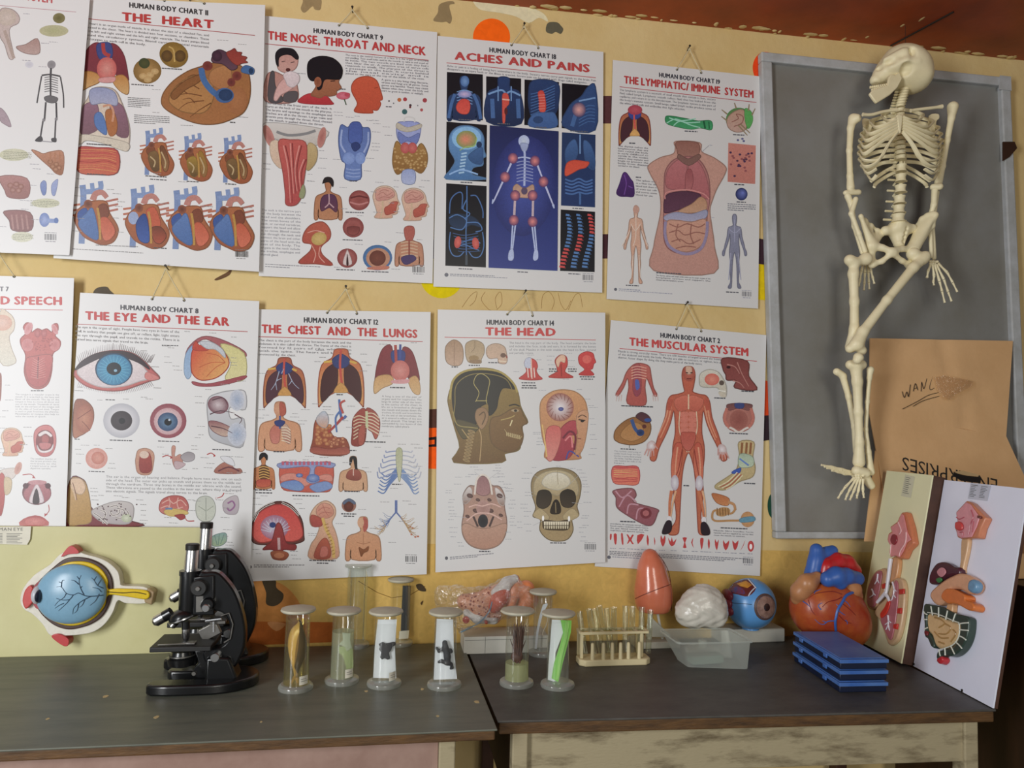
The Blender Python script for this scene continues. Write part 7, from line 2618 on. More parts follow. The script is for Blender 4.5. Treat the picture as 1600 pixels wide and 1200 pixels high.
for x, y, r in ((340, 540, .0095), (497, 558, .005)):
    c = F2.w(x, y, -.117)
    b = MB()
    b.lathe([(0, 0), (r, 0), (r, .006), (r*.5, .008), (0, .008)], c+np.array([0, 0, 0]), 18, rot=RX)
    b.build('red_disc', mat('red_plastic', 'b8402c', .4, var=.1), em)
b = MB()
b.tube(F2.path("300,640 380,600 450,560 520,480 545,400", -.120, 4), .0018, 6)
b.build('blue_nerve', mat('blue_nerve', '6a90a8', .4), em)


def crumple(name, label_parent, outline, y, depth, m, seed, n=26, amp=.008):
    """a crumpled sheet of film spanning an outline, bulged towards the room"""
    P = np.array([p for p in outline])
    c = P.mean(0)
    V = [c+np.array([0, -depth, 0])]
    L = len(P)
    R_ = 9
    for j in range(1, R_+1):
        u = j/R_
        for i in range(L):
            q = c+(P[i]-c)*u
            nz_ = noise.noise(Vector((q[0]*45+seed, q[2]*45, seed)))+.6*noise.noise(Vector((q[0]*110, q[2]*110, seed+3)))
            V.append(q+np.array([0, -depth*math.sqrt(max(0, 1-u*u))-amp*nz_*(u < .99), amp*.5*nz_]))
    Fs = [(0, 1+(i+1) % L, 1+i) for i in range(L)]
    for j in range(R_-1):
        for i in range(L):
            a, d = 1+j*L+i, 1+j*L+(i+1) % L
            Fs.append((a, d, d+L, a+L))
    return MB().add(V, Fs)


bag = thing('plastic_bag', 'crumpled clear plastic bag wrapped over the ear model', 'bag', W(776, 985, -.13))
o = [F2.w(x, y, -.105) for x, y in catmull(pts2("105,290 230,270 380,285 500,270 620,215 720,195 800,270 850,290 880,380 860,470 760,500 640,540 500,580 400,620 300,640 260,600 180,470 105,440"), 4)]
crumple('film', bag, o, -.105, .036, M_BAG, 3).build('film', M_BAG, bag, angle=25)
b = MB()
b.tube(F2.path("285,645 340,610 380,590", -.118, 3), [.004, .003]+[.0024]*5, 6)
b.build('twisted_end', M_BAG, bag)

# ------------------------------------------------------------------ test tube rack and tubes
M_RACK = mat('cream_rack_plastic', 'cfc29a', 0.5, var=.06, vscale=20)
M_TUBE = glass_mat('test_tube_glass', 'f6f8ee', 0.06, 0.75, 0.04, 'f0f4e4', 0.10)
R7 = Px(880, 840, 4.4444)
rl, rr_ = G(899, 1036, TR), G(1018, 1036, TR)
ry = -.222
rk = thing('test_tube_rack', 'cream plastic test tube rack with six front pegs', 'rack', ((rl[0]+rr_[0])/2, ry, TR))
rx0, rx1 = rl[0]+.004, rr_[0]-.006
b = MB()
o = [(rx0, ry-.022), (rx0+.014, ry-.034), (rx1-.014, ry-.034), (rx1, ry-.022), (rx1, ry+.016), (rx1-.014, ry+.028), (rx0+.014, ry+.028), (rx0, ry+.016)]
b.prism([(x, y, TR) for x, y in o], (0, 0, .017))
b.build('rack_base', M_RACK, rk, bevel=.003)
zt = W(960, 986, ry)[2]
b = MB()
HX = [rx0+.018+i*(rx1-rx0-.036)/5 for i in range(6)]
b.box(((rx0+rx1)/2, ry-.016, zt), (rx1-rx0-.006, .008, .007))
b.box(((rx0+rx1)/2, ry+.022, zt), (rx1-rx0-.006, .008, .007))
for i in range(7):
    xx = rx0+.005+(rx1-rx0-.010)*i/6
    b.box((xx, ry+.003, zt), (.007, .032, .007))
b.build('rack_top', M_RACK, rk, bevel=.001)
for x in (rx0+.008, rx1-.022):
    for y in (ry-.014, ry+.02):
        MB().box((x, y, (TR+.017+zt)/2), (.008, .007, zt-TR-.017)).build('post', M_RACK, rk, bevel=.001)
for i in range(6):
    px = (205, 280, 342, 400, 455, 530)[i]
    x = R7.w(px, 760, ry-.028)[0]
    b = MB()
    b.lathe([(0, 0), (.0056, 0), (.0046, .04), (.003, .043), (0, .044)], (x, ry-.0265, TR+.0165), 12)
    b.build('peg', M_RACK, rk)
TB = [(150, 800, 112, 515), (215, 800, 180, 498), (262, 800, 212, 496), (306, 800, 250, 476), (330, 800, 300, 490), (360, 805, 350, 486), (432, 800, 432, 474), (478, 800, 480, 482), (540, 800, 545, 482), (590, 770, 606, 505)]
for i, (xb, yb, xt, yt) in enumerate(TB):
    dy = -.006 if i % 2 else .008
    p0 = R7.w(xb, yb, ry+.003)
    p0[2] = TR+.026
    p1 = R7.w(xt, yt, ry+.003+dy)
    ax = Vector(p1-p0)
    rot = ax.to_track_quat('Z', 'Y').to_matrix()
    L = ax.length
    n = 18
    b = MB()
    r = .0078
    prof = [(.001, -.0078), (.0045, -.0062), (.007, -.003), (r, .002), (r, L*.96), (r+.0016, L)]
    vs = []
    for q, z in prof:
        for k in range(n):
            vs.append(np.array(rot @ Vector((q*cos(2*pi*k/n), q*sin(2*pi*k/n), z)))+p0)
    b.add(vs, [(j*n+k, j*n+(k+1) % n, (j+1)*n+(k+1) % n, (j+1)*n+k) for j in range(len(prof)-1) for k in range(n)])
    ordn = ('leaning out past the left post of', 'second from the left post of', 'third from the left post of', 'fourth from the left post of', 'fifth from the left post of', 'upright near the middle of', 'brightest and upright, right of the middle of', 'next right of the bright tube in', 'last upright at the right end of', 'slanting outside the right post of')[i]
    tag(b.build('test_tube', M_TUBE), 'empty glass test tube '+ordn+' the cream rack', 'test tube', 'test tubes in the rack')

# ------------------------------------------------------------------ lung model
wl = -.075
lg = thing('lung_model', 'tall orange lung model on a small white stand before the muscle chart', 'anatomy model', (W(1020, 1000, wl)[0], wl, TR))


def lung(X):
    c = lambda x, y, d=0: R7.w(x, y, wl+d)
    d = sd_cap(X, c(603, 130), c(612, 220), .022, .034)
    d = smin(d, sd_cap(X, c(612, 220), c(625, 360), .036, .048), .03)
    d = smin(d, sd_cap(X, c(625, 360), c(628, 440), .048, .053), .03)
    q = c(690, 300)
    nrm = np.array([.86, -.35, .38])
    nrm = nrm/np.linalg.norm(nrm)
    d = ssub(d, -((X-c(716, 240)) @ -nrm)*1.0, .015) if False else d
    cut = c(630, 508)
    return np.maximum(d, cut[2]-X[..., 2])


c0 = R7.w(625, 320, wl)
V, Fs = snet(lung, c0-np.array([.075, .07, .11]), c0+np.array([.075, .07, .12]), .004)
M_LUNG = mat('lung_pink_plastic', 'd4795a', 0.22, vscale=12, col2='c46a50', spec=.5, coat=.4)
lb_ = MB().add(V, Fs).build('lung_lobe', M_LUNG, lg, angle=70)
b = MB()
for t in ("500,424 560,396 650,360 742,326", "660,120 700,170 735,250 750,360 752,510"):
    b.tube([march(lung, *R7(x, y))+np.array([0, -.0004, 0]) for x, y in catmull(pts2(t), 6, False)], .0011, 5)
b.build('lobe_seam', mat('seam_dark', '6c2c20', .6), lb_)
b = MB()
zl = R7.w(630, 508, wl)[2]
b.tube([(R7.w(600, 560, wl)[0], wl, TR+.018), (R7.w(605, 540, wl)[0], wl, zl+.004)], .007, 12)
b.tube([(R7.w(690, 600, wl)[0], wl, TR+.018), (R7.w(650, 540, wl)[0], wl, zl+.004)], .004, 8)
b.build('stand_rod', M_WPLAS, lg)
b = MB()
l0, l1 = R7.w(485, 690, wl)[0], R7.w(784, 700, wl)[0]
b.box(((l0+l1)/2, wl+.005, TR+.0095), (l1-l0, .08, .019))
b.prism([R7.w(x, y, wl-.01) for x, y in ((575, 690), (600, 560), (620, 560), (750, 680), (740, 695))], (0, .012, 0))
b.build('stand', M_WHITEB, lg, bevel=.002)

# ------------------------------------------------------------------ wrapped brain model
wb = -.150
bc = R7.w(960, 480, wb)
bn = thing('brain_model', 'white wrapped brain model between the lung and the blue eyeball', 'anatomy model', (bc[0], wb, TR))


def brain(X):
    d = sd_ell(X, R7.w(975, 470, wb), (.064, .055, .060))
    d = smin(d, sd_ell(X, R7.w(885, 520, wb), (.046, .045, .044)), .02)
    d = smin(d, sd_ell(X, R7.w(1050, 520, wb), (.036, .045, .046)), .02)
    q = X*38
    w = np.sin(q[..., 0]*1.7+2*np.sin(q[..., 2]*1.3))*np.sin(q[..., 2]*1.9+1.5*np.sin(q[..., 0]*1.1+q[..., 1]))
    d = d+.0022*np.abs(w)+.0014*np.sin(q[..., 0]*4+3*np.sin(q[..., 2]*3))*np.sin(q[..., 1]*4+q[..., 2]*2)
    return np.maximum(d, TR+.028-X[..., 2])


V, Fs = snet(brain, bc-np.array([.11, .08, .10]), bc+np.array([.11, .08, .085]), .0034)
M_WRAP = mat('white_wrap_film', 'd4d0c6', 0.24, vscale=14, col2='c2beb2', bump=.6, bscale=45, spec=.5)
MB().add(V, Fs).build('wrapped_brain', M_WRAP, bn, angle=70)
b = MB()
b.tube([(bc[0]+.004, wb, TR+.010), (bc[0]+.004, wb, TR+.034)], .012, 14)
b.lathe([(0, 0), (.048, 0), (.048, .010), (.02, .013), (0, .013)], (bc[0]+.004, wb, TR), 28)
b.build('brain_stand', M_WHITEB, bn, bevel=.001)

# ------------------------------------------------------------------ translucent tub
M_TUB = glass_mat('cloudy_plastic', 'f0f4f0', 0.25, 0.35, 0.36, 'e8f0ea', 0.05)
cy = -.285
tl, tr_ = G(1075, 1043, TR), G(1170, 1046, TR)
zr = W(1120, 1002, -.325)[2]
tb = thing('plastic_tub', 'empty cloudy plastic tub in front of the wrapped brain', 'container', ((tl[0]+tr_[0])/2, -.285, TR))
B0 = [(tl[0], tl[1]), (tr_[0], tr_[1]), (tr_[0]+.004, -.212), (tl[0]-.004, -.205)]
frl, frr = W(1062, 1001, -.325), W(1174.5, 1007, -.330)
R0 = [(frl[0], frl[1]), (frr[0], frr[1]), (frr[0]-.004, -.200), (frl[0]-.004, -.195)]


def ring(o, z, g=0.0):
    cx_, cy_ = sum(p[0] for p in o)/4, sum(p[1] for p in o)/4
    out = []
    P = [np.array(p) for p in o]
    for i in range(4):
        a, b_, c_ = P[i-1], P[i], P[(i+1) % 4]
        u = (a-b_)/np.linalg.norm(a-b_)*.012
        v = (c_-b_)/np.linalg.norm(c_-b_)*.012
        for t in (0, .5, 1):
            q = b_+u*(1-t)**2+v*t**2
            d = q-np.array([cx_, cy_])
            q = q+d/np.linalg.norm(d)*g
            out.append((q[0], q[1], z))
    return out


rings_ = [ring(B0, TR+.0005), ring(B0, TR+.004, .001), ring(R0, zr-.006), ring(R0, zr-.005, .006), ring(R0, zr, .006)]
b = MB()
V = [p for r_ in rings_ for p in r_]
n = 12
b.add(V, [tuple(range(n-1, -1, -1))]+[(j*n+k, j*n+(k+1) % n, (j+1)*n+(k+1) % n, (j+1)*n+k) for j in range(len(rings_)-1) for k in range(n)])
b.build('tub_body', M_TUB, tb, angle=50)
sl = tag(MB().box(((tl[0]+tr_[0])/2-.02, -.26, TR+.016), (.09, .04, .022), Matrix.Rotation(.1, 3, 'Z')).build('slide_packet', mat('grey_green_packet', '7c8c80', .5, var=.15), bevel=.002), 'small grey green packet lying inside the cloudy tub', 'packet')

# ------------------------------------------------------------------ eyeball model
M_BLUE = mat('blue_eye_plastic', '5c98d4', 0.3, var=.06, vscale=10, spec=.5)
we = -.075
EBH = .040
_d = ray(*R7(1300, 458))
_t = (TR+EBH-ZC)/(_d[2]-172/4.4444/F)           # sphere of this outline that rests on the base
ec_ = _C+_t*_d
we = ec_[1]
ey = thing('eyeball_model', 'large blue eyeball model on a thick white base', 'anatomy model', (ec_[0], we, TR))
r = 172/4.4444/F*_t
b = MB()
b.ell(ec_, (r, r, r), n=48, m=28)
gb = b.build('globe', M_BLUE, ey)
dirI = Vector(R7.w(1388, 478, we-.055)-ec_).normalized()
rotI = dirI.to_track_quat('Z', 'Y').to_matrix()
b = MB()
b.lathe([(r*.52, r*.835), (r*.51, r*.875), (r*.45, r*.915), (r*.42, r*.90)], ec_, 36, rot=rotI)
b.build('cornea_ring', mat('brown_ring', '5c4640', .4, var=.1), gb)
b = MB()
b.lathe([(r*.43, r*.885), (r*.42, r*.915), (r*.3, r*.962), (r*.16, r*.988), (0, r*.992)], ec_, 32, rot=rotI)
b.build('iris', mat('brown_iris', 'a08478', .2, vscale=60, col2='6c5048'), gb)
b = MB()
b.lathe([(r*.15, r*.988), (r*.08, r*.998), (0, r*1.0)], ec_, 24, rot=rotI)
b.build('pupil', mat('dark_pupil', '2a2020', .15), gb)


def on_globe(x, y, k=1.004):
    def fn(X):
        return np.linalg.norm(X-ec_, axis=-1)-r
    p = march(fn, *R7(x, y))
    return ec_+(p-ec_)/np.linalg.norm(p-ec_)*r*k


def globe_patch(t, m, name, k, col=None):
    Q = pts2(t)
    c = np.mean(Q, 0)
    V = [on_globe(c[0], c[1], k)]
    rings = 5
    QQ = [tuple(p) for p in catmull(Q, 3)] if len(Q) > 5 else [tuple(np.array(Q[i])*(1-f)+np.array(Q[(i+1) % len(Q)])*f) for i in range(len(Q)) for f in (0, .33, .66)]
    L = len(QQ)
    for j in range(1, rings+1):
        for p in QQ:
            q = c+(np.array(p)-c)*j/rings
            V.append(on_globe(q[0], q[1], k))
    Fs = [(0, 1+(i+1) % L, 1+i) for i in range(L)]+[(1+j*L+i, 1+j*L+(i+1) % L, 1+(j+1)*L+(i+1) % L, 1+(j+1)*L+i) for j in range(rings-1) for i in range(L)]
    return MB().add(V, Fs).build(name, m, gb)


globe_patch("1158,345 1200,310 1285,292 1338,352 1285,408 1215,396 1150,378", mat('dark_red_layer', '5c2422', .4, var=.2), 'cutaway', 1.006)
globe_patch("1205,322 1270,302 1312,330 1280,352 1230,338", mat('yellow_layer', 'd09a34', .4, vscale=60, col2='b06c28'), 'cutaway_yellow', 1.014)
globe_patch("1155,352 1205,340 1250,360 1262,392 1215,390 1160,374", mat('blue_veined_layer', '28407c', .4, vscale=90, col2='7c2c2c'), 'cutaway_veins', 1.012)
b = MB()
for t in ("1285,290 1312,320 1340,352", "1160,452 1230,458 1310,464", "1330,350 1300,382 1286,408"):
    b.tube([on_globe(x, y, 1.008) for x, y in catmull(pts2(t), 5, False)], .0018 if '290' in t or '408' in t else .0007, 6, mi=0 if '452' not in t else 1)
b.build('cut_edge', [mat('pale_edge', 'c4c8d4', .5), M_MARK], gb)
b = MB()
pm = R7.w(1150, 440, we)
for i, (x, y) in enumerate(((1140, 400), (1135, 450), (1146, 500))):
    b.ell(R7.w(x, y, we), (.014, .03, .018), n=16, m=10)
b.build('eye_muscle', mat('dark_red_muscle', '6c2430', .4, var=.2), ey)
b = MB()
bl, br = G(1128, 1006, TR), G(1232, 1006, TR)
b.box(((bl[0]+br[0])/2, bl[1]+.062, TR+EBH/2), (br[0]-bl[0], .12, EBH))
b.build('base', M_WHITEB, ey, bevel=.003)
MB().lathe([(0, 0), (.026, 0), (.024, .006), (0, .006)], (ec_[0], we, TR+EBH), 20).build('neck', M_BLUE, ey)

# ------------------------------------------------------------------ heart model
D4 = Px(1220, 840, 4.617)
wh = -.186
hm = thing('heart_model', 'large red and orange heart model with blue veins behind the blue boxes', 'anatomy model', (D4.w(360, 700, wh)[0], wh, TR))


def heart(X):
    c = lambda x, y, d=0: D4.w(x, y, wh+d)
    d = sd_ell(X, c(320, 470), (.092, .072, .079))
    d = smin(d, sd_ell(X, c(430, 580), (.075, .066, .077)), .05)
    d = smin(d, sd_ell(X, c(220, 530), (.052, .058, .062)), .04)
    d = smin(d, sd_ell(X, c(500, 640), (.052, .05, .052)), .04)
    return d


c0 = D4.w(360, 540, wh)
V, Fs = snet(heart, c0-np.array([.13, .1, .115]), c0+np.array([.135, .1, .12]), .0042)
M_HEART = mat('heart_red_orange', '983422', 0.3, vscale=11, col2='b4602c', bump=.15, bscale=60, spec=.5, thr=(.35, .68))
hbody = MB().add(V, Fs).build('ventricles', M_HEART, hm, angle=80)
M_HBLUE = mat('vein_blue_plastic', '3560ac', 0.38, var=.06)
M_HRED = mat('artery_red_plastic', 'b8262a', 0.3, var=.06)
M_HTAN = mat('auricle_tan', 'b98458', 0.35, vscale=20, col2='a8704a')


def htube(name, m, chains, k=.010):
    return bone(name, [[(D4.w(x, y, wh+d), r) for x, y, d, r in ch] for ch in chains], .0034, k, hm, m)


htube('vena_cava', M_HBLUE, [[(235, 260, .0, .026), (250, 180, .0, .021), (258, 90, .005, .019)], [(262, 150, 0, .018), (330, 110, .01, .016), (372, 95, .012, .016)]])
htube('aorta', M_HRED, [[(310, 290, -.012, .024), (330, 215, -.008, .026), (400, 178, 0, .027), (470, 190, .006, .026), (520, 240, .012, .024)]])
htube('pulmonary_artery', M_HBLUE, [[(340, 300, -.05, .022), (400, 275, -.050, .024), (470, 278, -.045, .022), (550, 295, -.030, .020)], [(400, 290, -.05, .022), (430, 330, -.05, .018)]])
htube('auricle', M_HTAN, [[(260, 285, -.03, .016), (190, 330, -.034, .026), (140, 390, -.02, .026), (118, 440, -.01, .018)]])
htube('auricle', M_HTAN, [[(480, 325, -.04, .016), (520, 370, -.034, .022), (545, 420, -.02, .018)]])


def veins(name, m, ts, r0, r1):
    b = MB()
    for t in ts:
        Q = catmull(pts2(t), 5, False)
        n_ = len(Q)
        b.tube([march(heart, *D4(x, y)) for x, y in Q], [r0+(r1-r0)*i/(n_-1) for i in range(n_)], 6)
    return b.build(name, m, hbody)


veins('great_vein', M_HBLUE, ("520,395 470,420 440,470 410,520 398,570 392,610 396,670",), .0042, .0038)
veins('branch_vein', M_HBLUE, ("388,600 340,604 310,625 280,620 245,590", "330,612 300,600", "450,450 480,470 500,500", "465,595 480,610 478,625", "230,370 250,385 270,380 290,372", "250,385 240,405", "160,460 190,480 210,500", "290,520 270,490 300,470", "410,520 440,545 465,560", "420,500 400,480"), .0018, .0007)
veins('branch_artery', mat('small_artery', '7c2018', .35), ("440,410 380,390 300,395 240,410 200,440", "440,430 400,450 340,465 300,500", "450,480 500,520 540,560", "420,560 460,600 510,620", "200,450 220,520 250,560"), .0016, .0008)

b = MB()
hx0 = D4.w(360, 700, wh)[0]
b.lathe([(0, 0), (.05, 0), (.05, .008), (.03, .03), (0, .05)], (hx0-.01, wh, TR), 24)
b.build('heart_stand', M_WHITEB, hm)

# ------------------------------------------------------------------ blue slide boxes
M_BXL = mat('blue_box_lid', '3460ac', 0.42, vscale=9, col2='5c80b8', spec=.45)
M_BXB = mat('navy_box_bottom', '0c1834', 0.45, var=.15)
zt3 = TR+.081
q = [G(1239.5, 985, zt3), G(1313, 1029.5, zt3), G(1389, 1028.5, zt3), G(1309, 985, zt3)]
hbx = .027
for i in range(3):
    off = ((-.004, -.003), (0, .002), (0, 0))[i]
    z0 = TR+i*hbx
    cen = sum(q)/4
    lab = ('bottom blue slide box of the stack beside the boards', 'middle blue slide box of the stack beside the boards', 'topmost blue slide box with a scuffed lid in the stack')[i]
    bx = thing('slide_box', lab, 'box', (cen[0]+off[0], cen[1]+off[1], z0), 'blue slide boxes in the stack')
    o = [(p[0]+off[0], p[1]+off[1]) for p in q]
    ctr = np.array([cen[0]+off[0], cen[1]+off[1]])
    sh = lambda k: [tuple(ctr+(np.array(p)-ctr)*k) for p in o]
    b = MB()
    b.prism([(x, y, z0+.0003) for x, y in sh(.965)], (0, 0, .0155))
    b.build('box_bottom', M_BXB, bx, bevel=.002)
    b = MB()
    b.prism([(x, y, z0+.0158) for x, y in sh(1.0)], (0, 0, .0085))
    b.prism([(x, y, z0+.0243) for x, y in sh(.93)], (0, 0, .0018))
    b.build('box_lid', M_BXL, bx, bevel=.0022)
    e = np.array(o[1])-np.array(o[0])
    e /= np.linalg.norm(e)
    nn = np.array([e[1], -e[0]])
    if nn @ (np.array(o[0])-ctr) < 0:
        nn = -nn
    for f in (.2, .72):
        p = np.array(o[0])*(1-f)+np.array(o[1])*f+nn*.0015
        MB().box((p[0], p[1], z0+.015), (.018, .004, .010), Matrix.Rotation(atan2(e[1], e[0]), 3, 'Z')).build('latch', M_BXL, bx, bevel=.001)

# ------------------------------------------------------------------ relief boards at the table's right end
BX = Px(1340, 740, 3.158)
M_PANELW = mat('white_laminate_board', 'e6eafa', 0.4, var=.03, vscale=5, spec=.35)
M_PANELY = mat('cream_laminate_board', 'e6e4bc', 0.4, var=.04, vscale=5, spec=.35)
M_SIDE = mat('dark_brown_side', '4c3024', 0.6, var=.2, vscale=20)


def lean_board(name, label, A, B, h, ph, th, face):
    A, B = np.array(A, float), np.array(B, float)
    e = (B-A)/np.linalg.norm(B-A)
    n = np.array([-e[1], e[0], 0])
    if n[0] < 0:
        n = -n
    up = np.array([0, 0, cos(ph)])+n*sin(ph)
    nr = n*cos(ph)-np.array([0, 0, sin(ph)])        # into the board
    t = thing(name, label, 'anatomy model', (A+B)/2)
    A, B = A+np.array([0, 0, .0])-nr*0, B
    b = MB()
    b.prism([A, B, B+up*h, A+up*h], nr*.004)
    pn = b.build('board_face', face, t, smooth=False)
    b = MB()
    P = [A+nr*.0042, B+nr*.0042, B+up*h+nr*.0042, A+up*h+nr*.0042]
    lift = np.array([0, 0, max(0, -((A+nr*th)[2]-TR))])
    b.prism(P[:2]+P[2:], nr*(th-.004))
    b.build('board_back', M_SIDE, t, smooth=False)
    return t, (A, nr), up, nr


def rel(parent, pl, t, h0, h1, col, name, smooth=4, bevel=.004, m=None):
    Q = catmull(pts2(t), smooth) if smooth else pts2(t)
    q_ = (pl[0]-pl[1]*h1, pl[1])
    P = [hit(*BX(x, y), q_)+pl[1]*(h1-h0) for x, y in Q]
    b = MB()
    b.prism(P, -pl[1]*(h1-h0), col=inkc(col, .5))
    return b.build(name, m or M_HAND, parent, bevel=bevel, seg=2)


def reltube(parent, pl, ts, h, r0, r1, col, name):
    for t in ts:
        b = MB()
        Q = catmull(pts2(t), 4, False)
        n_ = len(Q)
        b.tube([hit(*BX(x, y), (pl[0]-pl[1]*h, pl[1])) for x, y in Q], [r0+(r1-r0)*i/(n_-1) for i in range(n_)], 7, col=inkc(col, .2))
        b.build(name, M_HAND, parent)


A2, B2 = G(1340, 1005, TR), G(1413, 1044, TR)
dz = np.array([0, 0, .0085])
t, pl, up, nr = lean_board('respiratory_model_board', 'cream board with relief of windpipe and lungs, behind the white board', A2+dz, B2+dz+np.array([0, .014, 0]), .518, .185, .040, M_PANELY)
rel(t, pl, "218,190 240,188 262,260 276,340 270,352 246,375 228,418 205,420 180,405 152,395 160,350 144,330 150,295 165,285 158,262 195,235 205,210", 0, .018, 'c87a58', 'throat_block', 0)
rel(t, pl, "214,196 226,205 244,290 262,325 240,340 225,380 205,412 186,404 160,412 163,360 148,335 152,300 170,290 162,264 198,240", .018, .022, 'd88c8c', 'throat_face', 0, .002)
rel(t, pl, "170,300 188,305 192,330 180,350 166,345 160,325", .022, .026, '8c3038', 'throat_opening')
reltube(t, pl, ("240,290 236,340 212,380 205,408", "200,240 215,280 205,300", "165,350 160,400"), .023, .0016, .001, 'e8c4c4', 'throat_ridge')
rel(t, pl, "166,418 200,420 190,510 168,530 140,545 150,500", 0, .014, 'c89468', 'windpipe')
rel(t, pl, "80,490 110,470 132,468 142,500 136,545 125,600 100,640 72,668 50,660 42,620 48,560", 0, .014, 'c8a07c', 'lung_half')
rel(t, pl, "80,498 105,478 118,490 112,540 100,600 80,655 52,652 46,615 52,560", .014, .018, 'a8606c', 'lung_tissue')
rel(t, pl, "180,520 205,515 222,530 230,580 226,660 215,740 196,810 168,842 148,838 125,770 105,720 80,690 100,650 140,610 160,560", 0, .014, 'c8a884', 'lung_half')
rel(t, pl, "182,528 196,540 198,600 190,690 178,770 160,822 130,770 112,710 150,650 170,590", .014, .018, 'b06c74', 'lung_tissue')
rel(t, pl, "150,620 158,640 140,690 115,712 110,690 130,660", .018, .022, 'c83c30', 'lung_fissure')
for q in ("203,570 226,568 226,592 203,596", "196,664 214,662 212,690 192,690", "176,742 196,740 192,768 174,764", "118,545 132,540 134,565 118,568"):
    rel(t, pl, q, .014, .019, 'c43a34', 'rib_section', 0, .001)
reltube(t, pl, ("164,420 156,480 146,560 138,600", "138,590 120,610 96,636", "138,595 150,610 158,630"), .020, .0058, .0042, 'd8d8e0', 'airway')
reltube(t, pl, ("100,495 96,525 84,545", "96,520 106,540", "70,570 78,595 60,610", "78,590 88,600", "172,535 180,570 176,600 168,625", "180,570 190,580", "178,600 188,612", "150,700 152,740 140,770", "152,725 164,735", "152,735 136,745", "152,750 158,775"), .020, .0026, .0014, 'd8d4dc', 'airway_branch')
lbq = [hit(*BX(x, y), pl)-pl[1]*.0006 for x, y in ((236, 4), (284, 16), (264, 120), (216, 110))]
b = MB()
b.prism(lbq, -pl[1]*.0004)
lp = b.build('paper_label', mat('pale_label', 'cfcdb4', .6, var=.04), t, smooth=False)


def scrib(lbq, n, parent, pl, cols=1):
    b = MB()
    for c_ in range(cols):
        for i in range(n):
            u0, u1 = (c_+.12)/cols, (c_+.12+.55*random.uniform(.6, 1.2))/cols
            v = .12+.8*i/n
            P = [(lbq[0]*(1-u)+lbq[1]*u)*(1-v)+(lbq[3]*(1-u)+lbq[2]*u)*v-pl[1]*.0008 for u in (u0, (u0+u1)/2, u1)]
            b.tube(P, .0007, 4)
    b.build('label_print', M_GREYINK, parent)


scrib(lbq, 9, lp, pl)
A1, B1 = G(1427, 1042, TR), G(1551, 1108, TR)
t, pl, up, nr = lean_board('digestive_model_board', 'white board with relief of stomach and intestines, nearest the right edge', A1+dz*.28, B1+dz*.28, .512, .185, .012, M_PANELW)
rel(t, pl, "482,190 536,132 560,145 632,218 608,268 596,318 548,318 510,322 490,315 484,285 474,262 490,235 486,215", 0, .020, 'c88060', 'throat_block', 0)
rel(t, pl, "484,194 534,140 556,152 600,215 585,262 560,312 510,318 492,308 488,282 478,260 494,236 490,214", .020, .024, 'd8949c', 'throat_face', 0, .002)
rel(t, pl, "480,240 500,236 514,252 512,275 492,280 478,266", .024, .030, 'c84848', 'tongue_section')
rel(t, pl, "590,205 606,210 604,222 588,218", .020, .026, '6c3430', 'sinus', 0, .001)
reltube(t, pl, ("560,180 570,215 556,250 548,300", "488,215 500,225 525,215", "505,290 520,290 515,315", "572,235 566,290"), .025, .0016, .0012, 'b4606c', 'throat_ridge')
rel(t, pl, "512,316 545,316 540,380 522,460 520,490 498,490 505,430", 0, .012, 'cfa880', 'gullet')
rel(t, pl, "352,540 352,500 375,455 400,436 435,438 470,458 500,464 498,500 460,505 430,515 400,540 375,545", 0, .022, '4c2430', 'liver', bevel=.006)
rel(t, pl, "390,480 410,462 428,470 432,490 412,510 395,500", .022, .026, 'c88890', 'liver_duct')
rel(t, pl, "385,520 405,512 412,525 395,538", .022, .028, '3c7a48', 'gall_bladder')
rel(t, pl, "430,520 470,500 500,490 540,500 575,525 585,555 570,585 540,592 500,570 460,570 440,600 410,640 380,645 355,610 360,580 390,550", 0, .026, 'd8a480', 'stomach', bevel=.007)
rel(t, pl, "545,530 565,520 585,540 583,570 565,588 545,580 538,560", .012, .032, '6c94b4', 'spleen', bevel=.006)
rel(t, pl, "430,570 470,570 525,598 530,625 560,635 574,655 565,675 540,672 500,650 470,640 440,640 410,610", .0, .030, 'd4783c', 'pancreas', bevel=.006)
rel(t, pl, "440,640 470,640 465,690 430,690", 0, .016, 'd8a878', 'duodenum', 0)
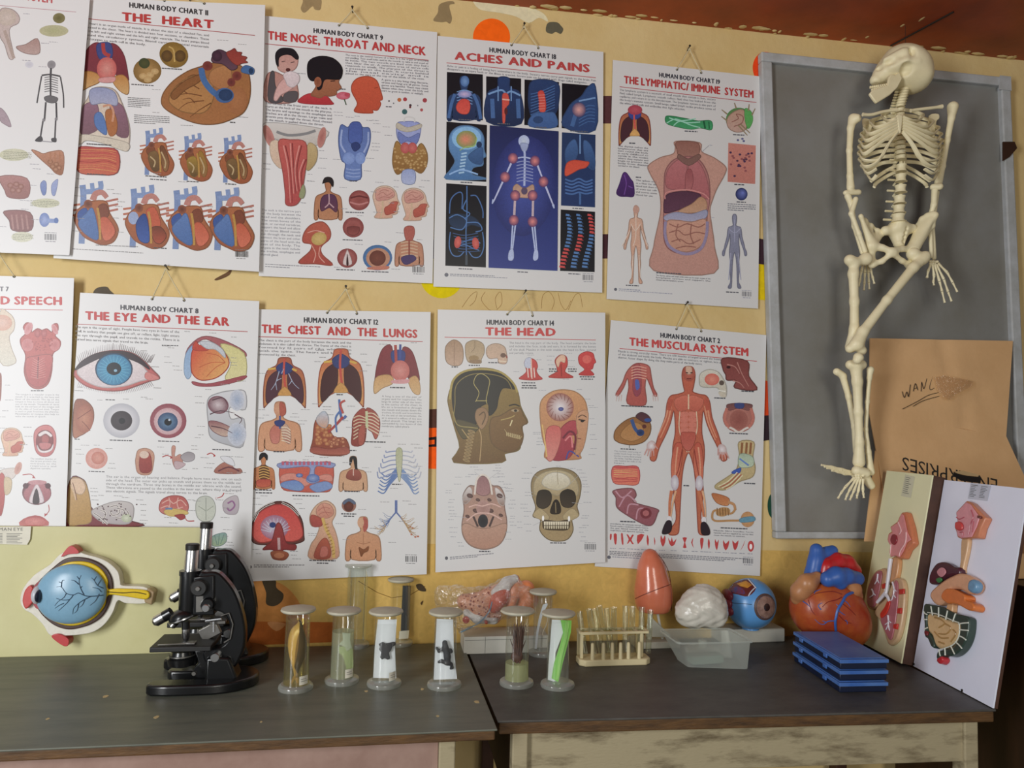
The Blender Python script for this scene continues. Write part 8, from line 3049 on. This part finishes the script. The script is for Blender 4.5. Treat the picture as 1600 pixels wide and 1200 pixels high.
rel(t, pl, "325,650 360,645 420,660 480,690 540,705 548,740 540,800 520,850 490,885 455,900 420,895 400,915 388,910 392,880 420,868 460,862 490,830 505,770 500,735 440,720 390,700 345,690 340,740 345,780 372,820 376,858 360,850 345,815 330,800 328,740", 0, .022, '33443c', 'large_intestine', 3, .005)
rel(t, pl, "342,690 400,700 460,725 502,740 500,790 478,830 440,858 400,862 378,840 366,800 345,770", 0, .018, 'd8b888', 'small_intestine', bevel=.006)
reltube(t, pl, ("370,700 366,678 362,655", "400,708 400,680 400,660", "435,720 440,695 444,676", "470,730 478,705 484,690", "498,742 520,738 546,736", "502,770 525,772 546,774", "498,800 518,808 534,820", "482,830 500,845 514,862", "460,852 470,872 478,890", "430,862 432,880 432,897", "402,868 404,884 408,900", "342,695 332,690 326,680", "342,720 334,720 326,718", "345,760 336,764 330,768"), .0225, .0018, .0018, 'd8dcd0', 'white_band')
reltube(t, pl, ("345,685 400,695 470,725 500,735", "503,740 500,800 470,845 400,870"), .0225, .0014, .0014, 'd8dcd0', 'white_band')
reltube(t, pl, ("380,710 410,720 430,740 400,760", "430,740 460,760 440,790 400,790", "380,780 410,810 450,810", "470,770 485,790 460,830", "400,830 430,840"), .0185, .0022, .0018, 'b08c58', 'gut_fold')
rel(t, pl, "392,908 412,900 418,920 402,938 388,925", 0, .022, 'b83038', 'rectum')
rel(t, pl, "328,775 340,778 342,798 330,795", .018, .026, '6c2028', 'appendix_opening')
lbq = [hit(*BX(x, y), pl)-pl[1]*.0006 for x, y in ((560, 46), (660, 60), (642, 136), (546, 124))]
b = MB()
b.prism(lbq, -pl[1]*.0004)
lp = b.build('paper_label', mat('pale_label', 'c2c6d4', .6, var=.03), t, smooth=False)
scrib(lbq, 8, lp, pl, 2)
b = MB()
for x, y in ((278, 940), (516, 1070)):
    b = MB()
    p = hit(*BX(x, y), pl)
    b.lathe([(0, 0), (.0035, 0), (.003, .002), (0, .0025)], p, 10, rot=Vector(-pl[1]).to_track_quat('Z', 'Y').to_matrix())
    b.build('screw', M_NAIL, t)
